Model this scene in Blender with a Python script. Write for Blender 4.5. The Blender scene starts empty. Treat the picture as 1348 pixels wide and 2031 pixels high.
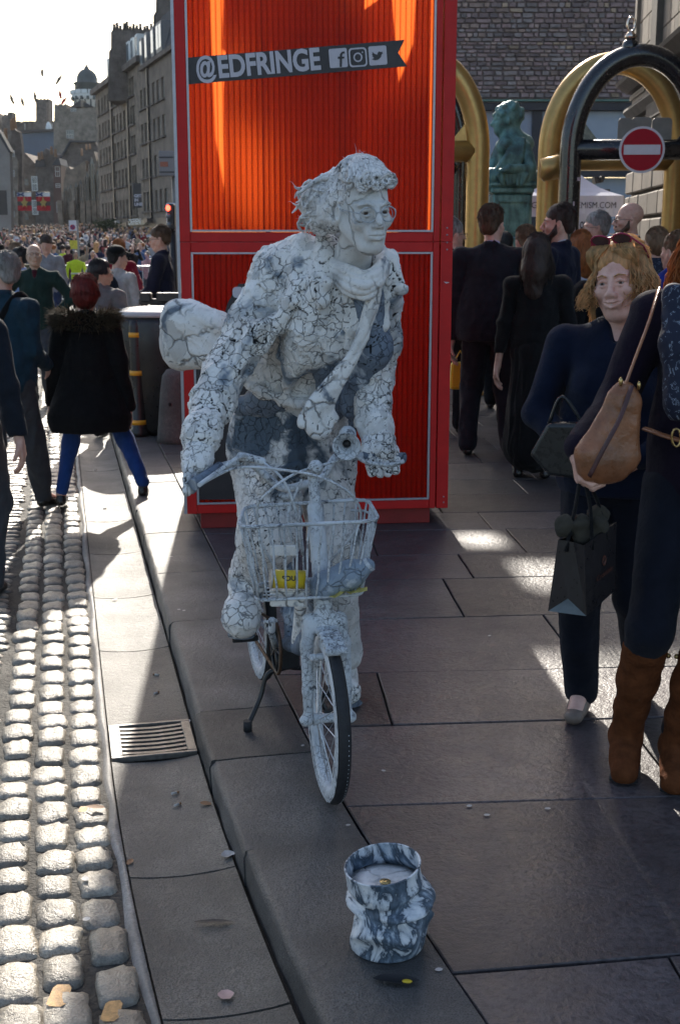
import bpy, math, random
import numpy as np
from mathutils import Vector, Matrix, Euler, kdtree
R = math.radians
random.seed(7)
RS = np.random.RandomState(11)
sc = bpy.context.scene
col = sc.collection

# ------------------------------------------------------------------ camera, sky, sun, exposure
F_PX, CX, CY, CAM_H = 2435.0, 674.0, 1015.5, 1.62
PITCH = math.atan(535 / F_PX)
cam_data = bpy.data.cameras.new('camera')
cam = bpy.data.objects.new('camera', cam_data)
col.objects.link(cam)
cam.location = (0, 0, CAM_H)
cam.rotation_euler = (math.pi / 2 - PITCH, 0, 0)
cam_data.sensor_fit = 'VERTICAL'
cam_data.sensor_height = 36
cam_data.lens = 36 * F_PX / 2031
cam_data.clip_start = 0.05
cam_data.clip_end = 3000
cam_data.dof.use_dof = True
cam_data.dof.focus_distance = 3.75
cam_data.dof.aperture_fstop = 11.0
sc.camera = cam

SUN_EL, SUN_AZ = R(30), R(-3.9)      # azimuth measured from +Y towards +X
world = bpy.data.worlds.new('World')
sc.world = world
world.use_nodes = True
wn = world.node_tree.nodes
wl = world.node_tree.links
wn.clear()
w_out = wn.new('ShaderNodeOutputWorld')
w_bg = wn.new('ShaderNodeBackground')
w_sky = wn.new('ShaderNodeTexSky')
w_sky.sky_type = 'NISHITA'
w_sky.sun_disc = False
w_sky.sun_elevation = SUN_EL
w_sky.sun_rotation = SUN_AZ
w_sky.air_density = 1.0
w_sky.dust_density = 2.0
w_sky.ozone_density = 0.4
w_bg.inputs['Strength'].default_value = 0.15
wl.new(w_sky.outputs[0], w_bg.inputs['Color'])
wl.new(w_bg.outputs[0], w_out.inputs['Surface'])

SUN_DIR = Vector((math.sin(SUN_AZ) * math.cos(SUN_EL), math.cos(SUN_AZ) * math.cos(SUN_EL), math.sin(SUN_EL)))
sun_data = bpy.data.lights.new('sun', 'SUN')
sun_data.energy = 5.0
sun_data.angle = R(0.6)
sun_data.color = (1.0, 0.93, 0.82)
sun = bpy.data.objects.new('sun', sun_data)
col.objects.link(sun)
sun.location = (-3, 20, 30)
sun.rotation_euler = SUN_DIR.to_track_quat('Z', 'Y').to_euler()

sc.view_settings.view_transform = 'Standard'
sc.view_settings.look = 'None'
sc.view_settings.gamma = 1
sc.view_settings.exposure = 0.65
sc.view_settings.use_curve_mapping = False
sc.cycles.max_bounces = 6
sc.cycles.transparent_max_bounces = 12

# ------------------------------------------------------------------ pixel helpers (photo pixels, 1348 x 2031)
_ct, _st = math.cos(PITCH), math.sin(PITCH)
def ray(px, py):
    u = (px - CX) / F_PX; v = (CY - py) / F_PX
    return Vector((u, _ct + v * _st, -_st + v * _ct))
def G(px, py, z=0.0):
    d = ray(px, py); t = (z - CAM_H) / d.z
    return Vector((d.x * t, d.y * t, z))
def At(px, py, Y):
    d = ray(px, py); t = Y / d.y
    return Vector((d.x * t, Y, CAM_H + d.z * t))

# ------------------------------------------------------------------ object helpers
def tag(o, label=None, cat=None, group=None, kind=None):
    if label: o['label'] = label
    if cat: o['category'] = cat
    if group: o['group'] = group
    if kind: o['kind'] = kind
    return o
def empty(name, loc=(0, 0, 0), rz=0.0, label=None, cat=None, group=None, kind=None):
    o = bpy.data.objects.new(name, None)
    o.empty_display_size = 0.1
    o.location = loc; o.rotation_euler = (0, 0, rz)
    col.objects.link(o)
    return tag(o, label, cat, group, kind)
def link(name, me, parent=None, loc=None, rot=None):
    o = bpy.data.objects.new(name, me)
    col.objects.link(o)
    if parent: o.parent = parent
    if loc is not None: o.location = loc
    if rot is not None: o.rotation_euler = rot
    return o
def to_local(root, pts):
    """world points -> the local frame of a root empty (location + z rotation)"""
    c, s = math.cos(-root.rotation_euler.z), math.sin(-root.rotation_euler.z)
    out = []
    for p in pts:
        x, y, z = p[0] - root.location.x, p[1] - root.location.y, p[2] - root.location.z
        out.append((x * c - y * s, x * s + y * c, z))
    return out
def copy_tree(o, parent=None):
    c = o.copy(); col.objects.link(c)
    c.parent = parent
    for ch in list(o.children):
        copy_tree(ch, c)
    return c

class MB:
    """collects geometry, builds ONE mesh object"""
    def __init__(s): s.v = []; s.f = []; s.m = []; s.mats = []; s.cur = 0; s.sm = []; s.smooth = False
    def mat(s, m):
        if m not in s.mats: s.mats.append(m)
        s.cur = s.mats.index(m); return s
    def add(s, vs, fs):
        b = len(s.v); s.v.extend([tuple(v) for v in vs])
        for f in fs:
            s.f.append([b + i for i in f]); s.m.append(s.cur); s.sm.append(s.smooth)
        return s
    def box(s, c, d, rz=0.0, M=None, taper=1.0):
        hx, hy, hz = d[0] / 2, d[1] / 2, d[2] / 2
        vs = []
        for z in (-1, 1):
            k = taper if z > 0 else 1
            for x, y in ((-1, -1), (1, -1), (1, 1), (-1, 1)):
                vs.append(Vector((x * hx * k, y * hy * k, z * hz)))
        if M is None: M = Matrix.Rotation(rz, 3, 'Z')
        vs = [M @ v + Vector(c) for v in vs]
        return s.add(vs, [(3, 2, 1, 0), (4, 5, 6, 7), (0, 1, 5, 4), (1, 2, 6, 5), (2, 3, 7, 6), (3, 0, 4, 7)])
    def prism(s, poly, z0, z1):
        """vertical prism over an xy polygon (ccw)"""
        n = len(poly)
        vs = [(p[0], p[1], z0) for p in poly] + [(p[0], p[1], z1) for p in poly]
        fs = [tuple(range(n - 1, -1, -1)), tuple(range(n, 2 * n))] + [(i, (i + 1) % n, n + (i + 1) % n, n + i) for i in range(n)]
        return s.add(vs, fs)
    def plate(s, poly3, nrm):
        """polygon of 3d points extruded along the vector nrm"""
        n = len(poly3); N = Vector(nrm)
        vs = [Vector(p) for p in poly3] + [Vector(p) + N for p in poly3]
        fs = [tuple(range(n - 1, -1, -1)), tuple(range(n, 2 * n))] + [(i, (i + 1) % n, n + (i + 1) % n, n + i) for i in range(n)]
        return s.add(vs, fs)
    def tube(s, pts, r, n=8, closed=False, caps=True, flat=1.0, up=None):
        pts = [Vector(p) for p in pts]
        N = len(pts)
        rr = r if isinstance(r, (list, tuple)) else [r] * N
        T = []
        for i in range(N):
            a = pts[(i - 1) % N] if (closed or i > 0) else pts[i]
            b = pts[(i + 1) % N] if (closed or i < N - 1) else pts[i]
            t = (b - a); T.append(t.normalized() if t.length > 1e-9 else Vector((0, 0, 1)))
        u = Vector(up) if up else (Vector((0, 0, 1)) if abs(T[0].z) < .9 else Vector((1, 0, 0)))
        vs = []
        for i in range(N):
            u = (u - T[i] * u.dot(T[i]))
            if u.length < 1e-6: u = Vector((1, 0, 0)).cross(T[i])
            u.normalize(); w = T[i].cross(u)
            for k in range(n):
                a = 2 * math.pi * k / n
                vs.append(pts[i] + (u * math.cos(a) * flat + w * math.sin(a)) * rr[i])
        fs = []
        for i in range(N if closed else N - 1):
            j = (i + 1) % N
            for k in range(n):
                l = (k + 1) % n
                fs.append((i * n + k, i * n + l, j * n + l, j * n + k))
        old = s.smooth; s.smooth = n > 4
        s.add(vs, fs); 
        if caps and not closed:
            s.smooth = False
            b = len(s.v) - len(vs)
            s.f.append([b + k for k in range(n - 1, -1, -1)]); s.m.append(s.cur); s.sm.append(False)
            s.f.append([b + (N - 1) * n + k for k in range(n)]); s.m.append(s.cur); s.sm.append(False)
        s.smooth = old
        return s
    def lathe(s, prof, c=(0, 0, 0), n=24, M=None, jitter=None):
        """profile [(r,z)...] turned about z"""
        vs = []; N = len(prof); c = Vector(c)
        for (r, z) in prof:
            for k in range(n):
                a = 2 * math.pi * k / n
                rr = r * (jitter(a, z) if jitter else 1)
                v = Vector((rr * math.cos(a), rr * math.sin(a), z))
                if M is not None: v = M @ v
                vs.append(v + c)
        fs = []
        for i in range(N - 1):
            for k in range(n):
                l = (k + 1) % n
                fs.append((i * n + k, i * n + l, (i + 1) * n + l, (i + 1) * n + k))
        if prof[0][0] > 1e-6: fs.append(tuple(range(n - 1, -1, -1)))
        if prof[-1][0] > 1e-6: fs.append(tuple((N - 1) * n + k for k in range(n)))
        old = s.smooth; s.smooth = True
        s.add(vs, fs); s.smooth = old
        return s
    def ball(s, c, r, n=10, m=7):
        rx = r if isinstance(r, (tuple, list)) else (r, r, r)
        vs = [(c[0], c[1], c[2] - rx[2])]
        for i in range(1, m):
            t = math.pi * i / m
            for k in range(n):
                a = 2 * math.pi * k / n
                vs.append((c[0] + rx[0] * math.sin(t) * math.cos(a), c[1] + rx[1] * math.sin(t) * math.sin(a), c[2] - rx[2] * math.cos(t)))
        vs.append((c[0], c[1], c[2] + rx[2])); L = len(vs) - 1
        fs = [(0, 1 + (k + 1) % n, 1 + k) for k in range(n)]
        for i in range(m - 2):
            for k in range(n):
                l = (k + 1) % n
                fs.append((1 + i * n + k, 1 + i * n + l, 1 + (i + 1) * n + l, 1 + (i + 1) * n + k))
        fs += [(L, 1 + (m - 2) * n + k, 1 + (m - 2) * n + (k + 1) % n) for k in range(n)]
        old = s.smooth; s.smooth = True
        s.add(vs, fs); s.smooth = old
        return s
    def mesh(s, name):
        me = bpy.data.meshes.new(name)
        me.from_pydata([tuple(v) for v in s.v], [], s.f)
        for m in s.mats: me.materials.append(m)
        me.polygons.foreach_set('material_index', s.m)
        me.polygons.foreach_set('use_smooth', s.sm)
        me.update()
        return me
    def build(s, name, parent=None, loc=None, rot=None):
        return link(name, s.mesh(name), parent, loc, rot)

def bevel(o, w, seg=1):
    m = o.modifiers.new('bevel', 'BEVEL'); m.width = w; m.segments = seg; m.limit_method = 'ANGLE'; m.angle_limit = R(40)
    return o
def bez(p0, p1, p2, p3, n=10):
    out = []
    for i in range(n + 1):
        t = i / n; a = (1 - t)
        out.append(Vector(p0) * a**3 + Vector(p1) * 3 * a * a * t + Vector(p2) * 3 * a * t * t + Vector(p3) * t**3)
    return out
def spline(pts, k=6):
    """Catmull-Rom through the points"""
    P = [Vector(p) for p in pts]
    P = [P[0] * 2 - P[1]] + P + [P[-1] * 2 - P[-2]]
    out = []
    for i in range(1, len(P) - 2):
        for j in range(k):
            t = j / k
            out.append(0.5 * ((2 * P[i]) + (-P[i - 1] + P[i + 1]) * t + (2 * P[i - 1] - 5 * P[i] + 4 * P[i + 1] - P[i + 2]) * t * t + (-P[i - 1] + 3 * P[i] - 3 * P[i + 1] + P[i + 2]) * t**3))
    out.append(P[-2])
    return out
def text_mesh(name, body, size, mat, depth=0.002, offset=0.0, spacing=1.0):
    cu = bpy.data.curves.new(name, 'FONT')
    cu.body = body; cu.size = size; cu.extrude = depth; cu.offset = offset; cu.space_character = spacing
    cu.align_x = 'LEFT'; cu.resolution_u = 4
    o = bpy.data.objects.new(name, cu); col.objects.link(o)
    bpy.context.view_layer.update()
    me = bpy.data.meshes.new_from_object(o.evaluated_get(bpy.context.evaluated_depsgraph_get()))
    me.name = name
    bpy.data.objects.remove(o)
    me.materials.clear(); me.materials.append(mat)
    return me

# ------------------------------------------------------------------ materials
def _n(nt, t, **kw):
    n = nt.nodes.new(t)
    for k, v in kw.items():
        if hasattr(n, k): setattr(n, k, v)
        else: n.inputs[k].default_value = v
    return n
def new_mat(name):
    m = bpy.data.materials.new(name); m.use_nodes = True
    nt = m.node_tree
    b = nt.nodes['Principled BSDF']
    return m, nt, b
def ramp(nt, fac, stops, interp='LINEAR'):
    r = nt.nodes.new('ShaderNodeValToRGB'); r.color_ramp.interpolation = interp
    e = r.color_ramp.elements
    while len(e) < len(stops): e.new(0.5)
    for el, (p, c) in zip(e, stops):
        el.position = p; el.color = (c[0], c[1], c[2], 1) if not isinstance(c, (int, float)) else (c, c, c, 1)
    nt.links.new(fac, r.inputs[0]); return r.outputs[0]
def mixc(nt, fac, a, b, mode='MIX'):
    m = nt.nodes.new('ShaderNodeMix'); m.data_type = 'RGBA'; m.blend_type = mode
    for s, v in ((m.inputs[0], fac), (m.inputs[6], a), (m.inputs[7], b)):
        if isinstance(v, (int, float)): s.default_value = v
        elif isinstance(v, (tuple, list)): s.default_value = (v[0], v[1], v[2], 1)
        else: nt.links.new(v, s)
    return m.outputs[2]
def mathn(nt, op, a, b=0.0, c=None):
    m = nt.nodes.new('ShaderNodeMath'); m.operation = op
    for i, v in enumerate((a, b) if c is None else (a, b, c)):
        if isinstance(v, (int, float)): m.inputs[i].default_value = v
        else: nt.links.new(v, m.inputs[i])
    return m.outputs[0]
def noise(nt, scale, detail=4, rough=0.55, vec=None, dist=0.0):
    n = nt.nodes.new('ShaderNodeTexNoise'); n.inputs['Scale'].default_value = scale
    n.inputs['Detail'].default_value = detail; n.inputs['Roughness'].default_value = rough
    n.inputs['Distortion'].default_value = dist
    if vec is None: vec = coords(nt)
    nt.links.new(vec, n.inputs['Vector'])
    return n.outputs[0]
def coords(nt, kind='Object', scale=None):
    c = nt.nodes.new('ShaderNodeTexCoord'); o = c.outputs[kind]
    if scale:
        mp = nt.nodes.new('ShaderNodeMapping'); mp.inputs['Scale'].default_value = scale
        nt.links.new(o, mp.inputs[0]); o = mp.outputs[0]
    return o
def geo_pos(nt, scale=None):
    o = nt.nodes.new('ShaderNodeNewGeometry').outputs['Position']
    if scale:
        mp = nt.nodes.new('ShaderNodeMapping'); mp.inputs['Scale'].default_value = scale
        nt.links.new(o, mp.inputs[0]); o = mp.outputs[0]
    return o
def bump(nt, b, height, strength=0.3, dist=0.01):
    n = nt.nodes.new('ShaderNodeBump'); n.inputs['Strength'].default_value = strength
    n.inputs['Distance'].default_value = dist
    nt.links.new(height, n.inputs['Height']); nt.links.new(n.outputs[0], b.inputs['Normal'])
    return n
def obj_random(nt):
    return nt.nodes.new('ShaderNodeObjectInfo').outputs['Random']
MC = {}
def mat(name, color, rough=0.6, metal=0.0, var=0.25, scale=20, bmp=0.15, bdist=0.003, spec=0.5, sheen=0.0, rand=0.0, coat=0.0, aniso=None, world=False):
    """general procedural material: base colour varied by noise, fine relief, uneven roughness"""
    if name in MC: return MC[name]
    m, nt, b = new_mat(name)
    vec = geo_pos(nt) if world else coords(nt, 'Object', aniso)
    n1 = noise(nt, scale, 5, .6, vec)
    n2 = noise(nt, scale * 6, 3, .6, vec)
    lo = tuple(c * (1 - var) for c in color); hi = tuple(min(1, c * (1 + var)) for c in color)
    c = ramp(nt, n1, [(0.3, lo), (0.7, hi)])
    if rand:
        v = mathn(nt, 'MULTIPLY_ADD', obj_random(nt), 2 * rand, 1 - rand)
        h = nt.nodes.new('ShaderNodeHueSaturation'); nt.links.new(v, h.inputs['Value']); nt.links.new(c, h.inputs['Color']); c = h.outputs[0]
    nt.links.new(c, b.inputs['Base Color'])
    rr = ramp(nt, n2, [(0.3, max(0, rough - .1)), (0.7, min(1, rough + .1))]); nt.links.new(rr, b.inputs['Roughness'])
    b.inputs['Metallic'].default_value = metal
    b.inputs['Specular IOR Level'].default_value = spec
    if sheen: b.inputs['Sheen Weight'].default_value = sheen; b.inputs['Sheen Roughness'].default_value = .5
    if coat: b.inputs['Coat Weight'].default_value = coat; b.inputs['Coat Roughness'].default_value = .15
    if bmp: bump(nt, b, mathn(nt, 'ADD', n1, n2), bmp, bdist)
    MC[name] = m
    return m
def fabric(name, color, var=.2, knit=900, rough=.85, sheen=.06, fold=14):
    if name in MC: return MC[name]
    m, nt, b = new_mat(name)
    vec = coords(nt)
    n1 = noise(nt, fold, 4, .55, vec); n2 = noise(nt, knit, 1, .5, vec)
    c = ramp(nt, n1, [(.3, tuple(x * (1 - var) for x in color)), (.7, tuple(x * (1 + var) for x in color))])
    nt.links.new(c, b.inputs['Base Color']); b.inputs['Roughness'].default_value = rough
    b.inputs['Sheen Weight'].default_value = sheen; b.inputs['Specular IOR Level'].default_value = .12
    bump(nt, b, mathn(nt, 'MULTIPLY_ADD', n1, 1.0, mathn(nt, 'MULTIPLY', n2, .12)), .6, .02)
    MC[name] = m
    return m
def skin(name, color):
    if name in MC: return MC[name]
    m, nt, b = new_mat(name)
    vec = coords(nt)
    n1 = noise(nt, 30, 4, .6, vec); n2 = noise(nt, 400, 2, .5, vec)
    c = ramp(nt, n1, [(.3, (color[0] * .85, color[1] * .75, color[2] * .72)), (.7, (color[0] * 1.08, color[1] * 1.08, color[2] * 1.08))])
    nt.links.new(c, b.inputs['Base Color']); b.inputs['Roughness'].default_value = .5
    b.inputs['Subsurface Weight'].default_value = .0
    bump(nt, b, n2, .15, .002)
    MC[name] = m
    return m
def hairmat(name, color, trans=.35):
    if name in MC: return MC[name]
    m, nt, b = new_mat(name)
    v = noise(nt, 60, 3, .6, coords(nt, 'Object', (1, 1, .25)))
    c = ramp(nt, v, [(.3, tuple(x * .55 for x in color)), (.7, tuple(min(1, x * 1.3) for x in color))])
    nt.links.new(c, b.inputs['Base Color']); b.inputs['Roughness'].default_value = .6
    bump(nt, b, noise(nt, 220, 2, .6, coords(nt, 'Object', (1, 1, .12))), .5, .004)
    if trans:
        t = nt.nodes.new('ShaderNodeBsdfTranslucent'); nt.links.new(c, t.inputs[0])
        mx = nt.nodes.new('ShaderNodeMixShader'); mx.inputs[0].default_value = trans
        nt.links.new(b.outputs[0], mx.inputs[1]); nt.links.new(t.outputs[0], mx.inputs[2])
        nt.links.new(mx.outputs[0], nt.nodes['Material Output'].inputs[0])
    MC[name] = m
    return m
# ------------------------------------------------------------------ sculpting: smooth-union distance fields meshed with surface nets
def vnoise(P, scale, seed=0):
    """vectorised value noise, -1..1"""
    Q = P * scale + seed * 17.31
    I = np.floor(Q).astype(np.int64); Fr = Q - I
    Fr = Fr * Fr * (3 - 2 * Fr)
    def h(i, j, k):
        n = (i * 374761393 + j * 668265263 + k * 2147483647 + seed * 974634777) & 0xffffffff
        n = ((n ^ (n >> 13)) * 1274126177) & 0xffffffff
        return ((n ^ (n >> 16)) & 0xffff) / 32767.5 - 1
    r = 0
    for a in (0, 1):
        for b in (0, 1):
            for c in (0, 1):
                w = (Fr[..., 0] if a else 1 - Fr[..., 0]) * (Fr[..., 1] if b else 1 - Fr[..., 1]) * (Fr[..., 2] if c else 1 - Fr[..., 2])
                r = r + w * h(I[..., 0] + a, I[..., 1] + b, I[..., 2] + c)
    return r
def fbm(P, scale, oct=3, seed=0):
    r = 0; a = 1.0
    for o in range(oct):
        r = r + a * vnoise(P, scale * 2**o, seed + o); a *= .5
    return r
class SDF:
    def __init__(s): s.p = []
    def cap(s, a, b, ra, rb=None, k=.02, op=1, flat=None, fr=1.0):
        """tapered capsule; flat = axis along which it is squashed by fr"""
        s.p.append(('c', np.array(a, float), np.array(b, float), ra, ra if rb is None else rb, k, op, None if flat is None else np.array(Vector(flat).normalized(), float), fr)); return s
    def ell(s, c, r, rot=None, k=.02, op=1):
        r = (r, r, r) if isinstance(r, (int, float)) else r
        M = np.eye(3) if rot is None else (np.array(rot.to_3x3()) if isinstance(rot, Matrix) else np.array(Euler([R(x) for x in rot]).to_matrix()))
        s.p.append(('e', np.array(c, float), np.array(r, float), M, 0, k, op, None, 1)); return s
    def chain(s, pts, rs, k=.02, **kw):
        for i in range(len(pts) - 1):
            s.cap(pts[i], pts[i + 1], rs[i], rs[i + 1], k, **kw)
        return s
    def bounds(s):
        lo = np.full(3, 1e9); hi = -lo
        for q in s.p:
            if q[6] < 0: continue
            if q[0] == 'c':
                rm = max(q[3], q[4]) * max(1, q[8])
                lo = np.minimum(lo, np.minimum(q[1], q[2]) - rm); hi = np.maximum(hi, np.maximum(q[1], q[2]) + rm)
            else:
                ext = np.abs(q[3]) @ q[2]
                lo = np.minimum(lo, q[1] - ext); hi = np.maximum(hi, q[1] + ext)
        return lo, hi
    def mesh(s, h, disp=None, cut=None):
        lo, hi = s.bounds()
        lo = lo - 3 * h; hi = hi + 3 * h
        n = np.ceil((hi - lo) / h).astype(int) + 1
        ax = [(lo[i] + h * np.arange(n[i])).astype(np.float32) for i in range(3)]
        Fd = np.full(n, 1.0, np.float32)
        for q in s.p:
            k = max(q[5], 1e-4); op = q[6]
            if q[0] == 'c':
                rm = max(q[3], q[4]) * max(1, q[8]) + k + 2 * h
                l = np.minimum(q[1], q[2]) - rm; u = np.maximum(q[1], q[2]) + rm
            else:
                ext = np.abs(q[3]) @ q[2] + k + 2 * h
                l = q[1] - ext; u = q[1] + ext
            i0 = np.clip(np.floor((l - lo) / h).astype(int), 0, n - 1); i1 = np.clip(np.ceil((u - lo) / h).astype(int) + 1, 1, n)
            if np.any(i1 <= i0): continue
            X = ax[0][i0[0]:i1[0]][:, None, None]; Y = ax[1][i0[1]:i1[1]][None, :, None]; Z = ax[2][i0[2]:i1[2]][None, None, :]
            if q[0] == 'c':
                a, b = q[1], q[2]; d = b - a; L = float(d @ d) + 1e-12
                px, py, pz = X - a[0], Y - a[1], Z - a[2]
                t = np.clip((px * d[0] + py * d[1] + pz * d[2]) / L, 0, 1)
                ex, ey, ez = px - t * d[0], py - t * d[1], pz - t * d[2]
                if q[7] is not None:
                    w = q[7]; g = (ex * w[0] + ey * w[1] + ez * w[2]) * (1 / q[8] - 1)
                    ex = ex + g * w[0]; ey = ey + g * w[1]; ez = ez + g * w[2]
                D = np.sqrt(ex * ex + ey * ey + ez * ez) - (q[3] + t * (q[4] - q[3]))
                if q[7] is not None: D = D * (min(1, q[8]) * .6 + .4)
            else:
                M = q[3].T; px, py, pz = X - q[1][0], Y - q[1][1], Z - q[1][2]
                ux = (M[0, 0] * px + M[0, 1] * py + M[0, 2] * pz) / q[2][0]
                uy = (M[1, 0] * px + M[1, 1] * py + M[1, 2] * pz) / q[2][1]
                uz = (M[2, 0] * px + M[2, 1] * py + M[2, 2] * pz) / q[2][2]
                k0 = np.sqrt(ux * ux + uy * uy + uz * uz)
                k1 = np.sqrt((ux / q[2][0])**2 + (uy / q[2][1])**2 + (uz / q[2][2])**2)
                D = np.where(k1 > 1e-6, k0 * (k0 - 1) / np.maximum(k1, 1e-6), -min(q[2]))
            sl = (slice(i0[0], i1[0]), slice(i0[1], i1[1]), slice(i0[2], i1[2]))
            A = Fd[sl]
            if op > 0:
                hh = np.maximum(k - np.abs(A - D), 0) / k
                Fd[sl] = np.minimum(A, D) - hh * hh * k * .25
            else:
                D = -D
                hh = np.maximum(k - np.abs(A - D), 0) / k
                Fd[sl] = np.maximum(A, D) + hh * hh * k * .25
        if cut is not None:       # cut(X,Y,Z) -> field; keeps where <0
            Fd = np.maximum(Fd, cut(ax[0][:, None, None], ax[1][None, :, None], ax[2][None, None, :]).astype(np.float32))
        return surface_nets(Fd, lo, h)
def surface_nets(Fd, lo, h):
    S = Fd < 0
    c = S[:-1, :-1, :-1].astype(np.int8)
    cnt = np.zeros(c.shape, np.int8)
    for a in (0, 1):
        for b in (0, 1):
            for d in (0, 1):
                cnt += S[a:S.shape[0] - 1 + a, b:S.shape[1] - 1 + b, d:S.shape[2] - 1 + d]
    act = (cnt > 0) & (cnt < 8)
    I, J, K = np.nonzero(act)
    idx = np.full(act.shape, -1, np.int32); idx[I, J, K] = np.arange(len(I))
    pos = np.zeros((len(I), 3)); num = np.zeros(len(I))
    corners = [(a, b, d) for a in (0, 1) for b in (0, 1) for d in (0, 1)]
    val = {q: Fd[I + q[0], J + q[1], K + q[2]] for q in corners}
    for q in corners:
        for axn in range(3):
            if q[axn]: continue
            r = list(q); r[axn] = 1; r = tuple(r)
            v0, v1 = val[q], val[r]
            m = (v0 < 0) != (v1 < 0)
            t = np.where(m, v0 / np.where(m, v0 - v1, 1), 0)
            pt = np.array(q, float)[None, :].repeat(len(I), 0); pt[:, axn] = t
            pos += pt * m[:, None]; num += m
    pos = pos / np.maximum(num, 1)[:, None]
    V = lo + (np.stack([I, J, K], 1) + pos) * h
    faces = []
    for axn in range(3):
        sl0 = [slice(None)] * 3; sl1 = [slice(None)] * 3
        sl0[axn] = slice(0, -1); sl1[axn] = slice(1, None)
        A, B = S[tuple(sl0)], S[tuple(sl1)]
        o = [x for x in range(3) if x != axn]
        E = A != B
        P = np.stack(np.nonzero(E), 1)
        ok = (P[:, o[0]] > 0) & (P[:, o[1]] > 0) & (P[:, o[0]] < act.shape[o[0]]) & (P[:, o[1]] < act.shape[o[1]])
        P = P[ok]
        fl = A[P[:, 0], P[:, 1], P[:, 2]]
        def g(d0, d1):
            Q = P.copy(); Q[:, o[0]] += d0; Q[:, o[1]] += d1
            return idx[Q[:, 0], Q[:, 1], Q[:, 2]]
        q = np.stack([g(-1, -1), g(0, -1), g(0, 0), g(-1, 0)], 1)
        if axn == 1: fl = ~fl
        q[~fl] = q[~fl][:, ::-1]
        faces.append(q)
    Fc = np.concatenate(faces) if faces else np.zeros((0, 4), int)
    Fc = Fc[(Fc >= 0).all(1)]
    return V, Fc
def vnormals(V, Fc):
    a, b, c, d = (V[Fc[:, i]] for i in range(4))
    n = np.cross(c - a, d - b)
    N = np.zeros_like(V)
    for i in range(4): np.add.at(N, Fc[:, i], n)
    return N / np.maximum(np.linalg.norm(N, axis=1, keepdims=True), 1e-9)
def np_mesh(name, V, Fc, mats, attrs=None, matidx=None):
    me = bpy.data.meshes.new(name)
    n, m = len(V), len(Fc)
    me.vertices.add(n); me.vertices.foreach_set('co', np.ascontiguousarray(V, np.float32).ravel())
    me.loops.add(m * 4); me.loops.foreach_set('vertex_index', Fc.astype(np.int32).ravel())
    me.polygons.add(m); me.polygons.foreach_set('loop_start', (np.arange(m) * 4).astype(np.int32))
    me.update(calc_edges=True)
    me.polygons.foreach_set('use_smooth', np.ones(m, bool))
    for x in (mats if isinstance(mats, (list, tuple)) else [mats]): me.materials.append(x)
    if matidx is not None: me.polygons.foreach_set('material_index', matidx.astype(np.int32))
    for k, v in (attrs or {}).items():
        at = me.attributes.new(k, 'FLOAT', 'POINT'); at.data.foreach_set('value', v.astype(np.float32))
    me.update()
    return me
def sculpt(name, sdf, h, m, parent=None, wr=0.0, wscale=9.0, seed=0, stretch=(1, 1, 1), cut=None, loc=None):
    """mesh the field; wr = amplitude of cloth folds"""
    V, Fc = sdf.mesh(h, cut=cut)
    if wr:
        N = vnormals(V, Fc); Q = V * np.array(stretch)
        q = Q + .05 * np.stack([vnoise(Q, 5, seed + 9), vnoise(Q, 5, seed + 8), vnoise(Q, 5, seed + 7)], 1)
        r = 1 - np.abs(vnoise(q, wscale, seed)) * 2
        r2 = 1 - np.abs(vnoise(q, wscale * 2.3, seed + 3)) * 2
        V = V + N * (wr * (r * .7 + r2 * .35))[:, None]
    return link(name, np_mesh(name, V, Fc, m), parent, loc)
def plates(V, Fc, density, depth, tilt, seed=0, curl=0.0, gap=.0022, warp=.012):
    """break a surface into dried clay plates: displaced verts, crack attribute (1 in the cracks) and a tone per plate"""
    N = vnormals(V, Fc)
    rs = np.random.RandomState(seed)
    ns = int(density)
    big = rs.choice(len(V), ns * 2, replace=True)
    keep = rs.rand(ns * 2) < np.clip(.45 + .55 * vnoise(V[big], 7, seed + 31), .08, 1)
    S = V[big[keep]]; _, ui = np.unique(np.round(S / max(.006, gap * 3)).astype(int), axis=0, return_index=True)
    S = S[rs.permutation(ui)][:ns]; ns = len(S)
    kd = kdtree.KDTree(ns)
    for i, p in enumerate(S): kd.insert(p, i)
    kd.balance()
    Q = V + np.stack([fbm(V, 30, 3, seed + 1), fbm(V, 30, 3, seed + 5), fbm(V, 30, 3, seed + 9)], 1) * warp
    i1 = np.zeros(len(V), int); i2 = np.zeros(len(V), int); d1 = np.zeros(len(V)); d2 = np.zeros(len(V))
    fn = kd.find_n
    for i, p in enumerate(Q.tolist()):
        r = fn(p, 2)
        i1[i] = r[0][1]; i2[i] = r[1][1]; d1[i] = r[0][2]; d2[i] = r[1][2]
    sep = np.linalg.norm(S[i1] - S[i2], axis=1) + 1e-6
    edge = (d2 * d2 - d1 * d1) / (2 * sep)
    pair = ((i1 * i2 + i1 + i2) * 7919 % 1000) / 1000.0       # every joint has its own width
    wob = gap * np.clip(.25 + 1.7 * pair ** 2 + .4 * vnoise(V, 22, seed + 3), .05, 1.7)
    crack = np.clip(1.15 - edge / wob, 0, 1) * np.clip(wob / gap * 1.6, .25, 1) * np.clip(.75 + 1.1 * vnoise(V, 5.5, seed + 77), .4, 1)
    T = rs.normal(0, 1, (ns, 3)); lift = rs.uniform(-.3, 1, ns)
    dd = np.einsum('ij,ij->i', T[i1], Q - S[i1])
    disp = -crack * depth + tilt * np.clip(dd, -.05, .05) + lift[i1] * depth * .45 + curl * np.exp(-edge / .006) * (crack < .5)
    plates.tone = rs.uniform(0, 1, ns)[i1]
    return V + N * disp[:, None], crack
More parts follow.
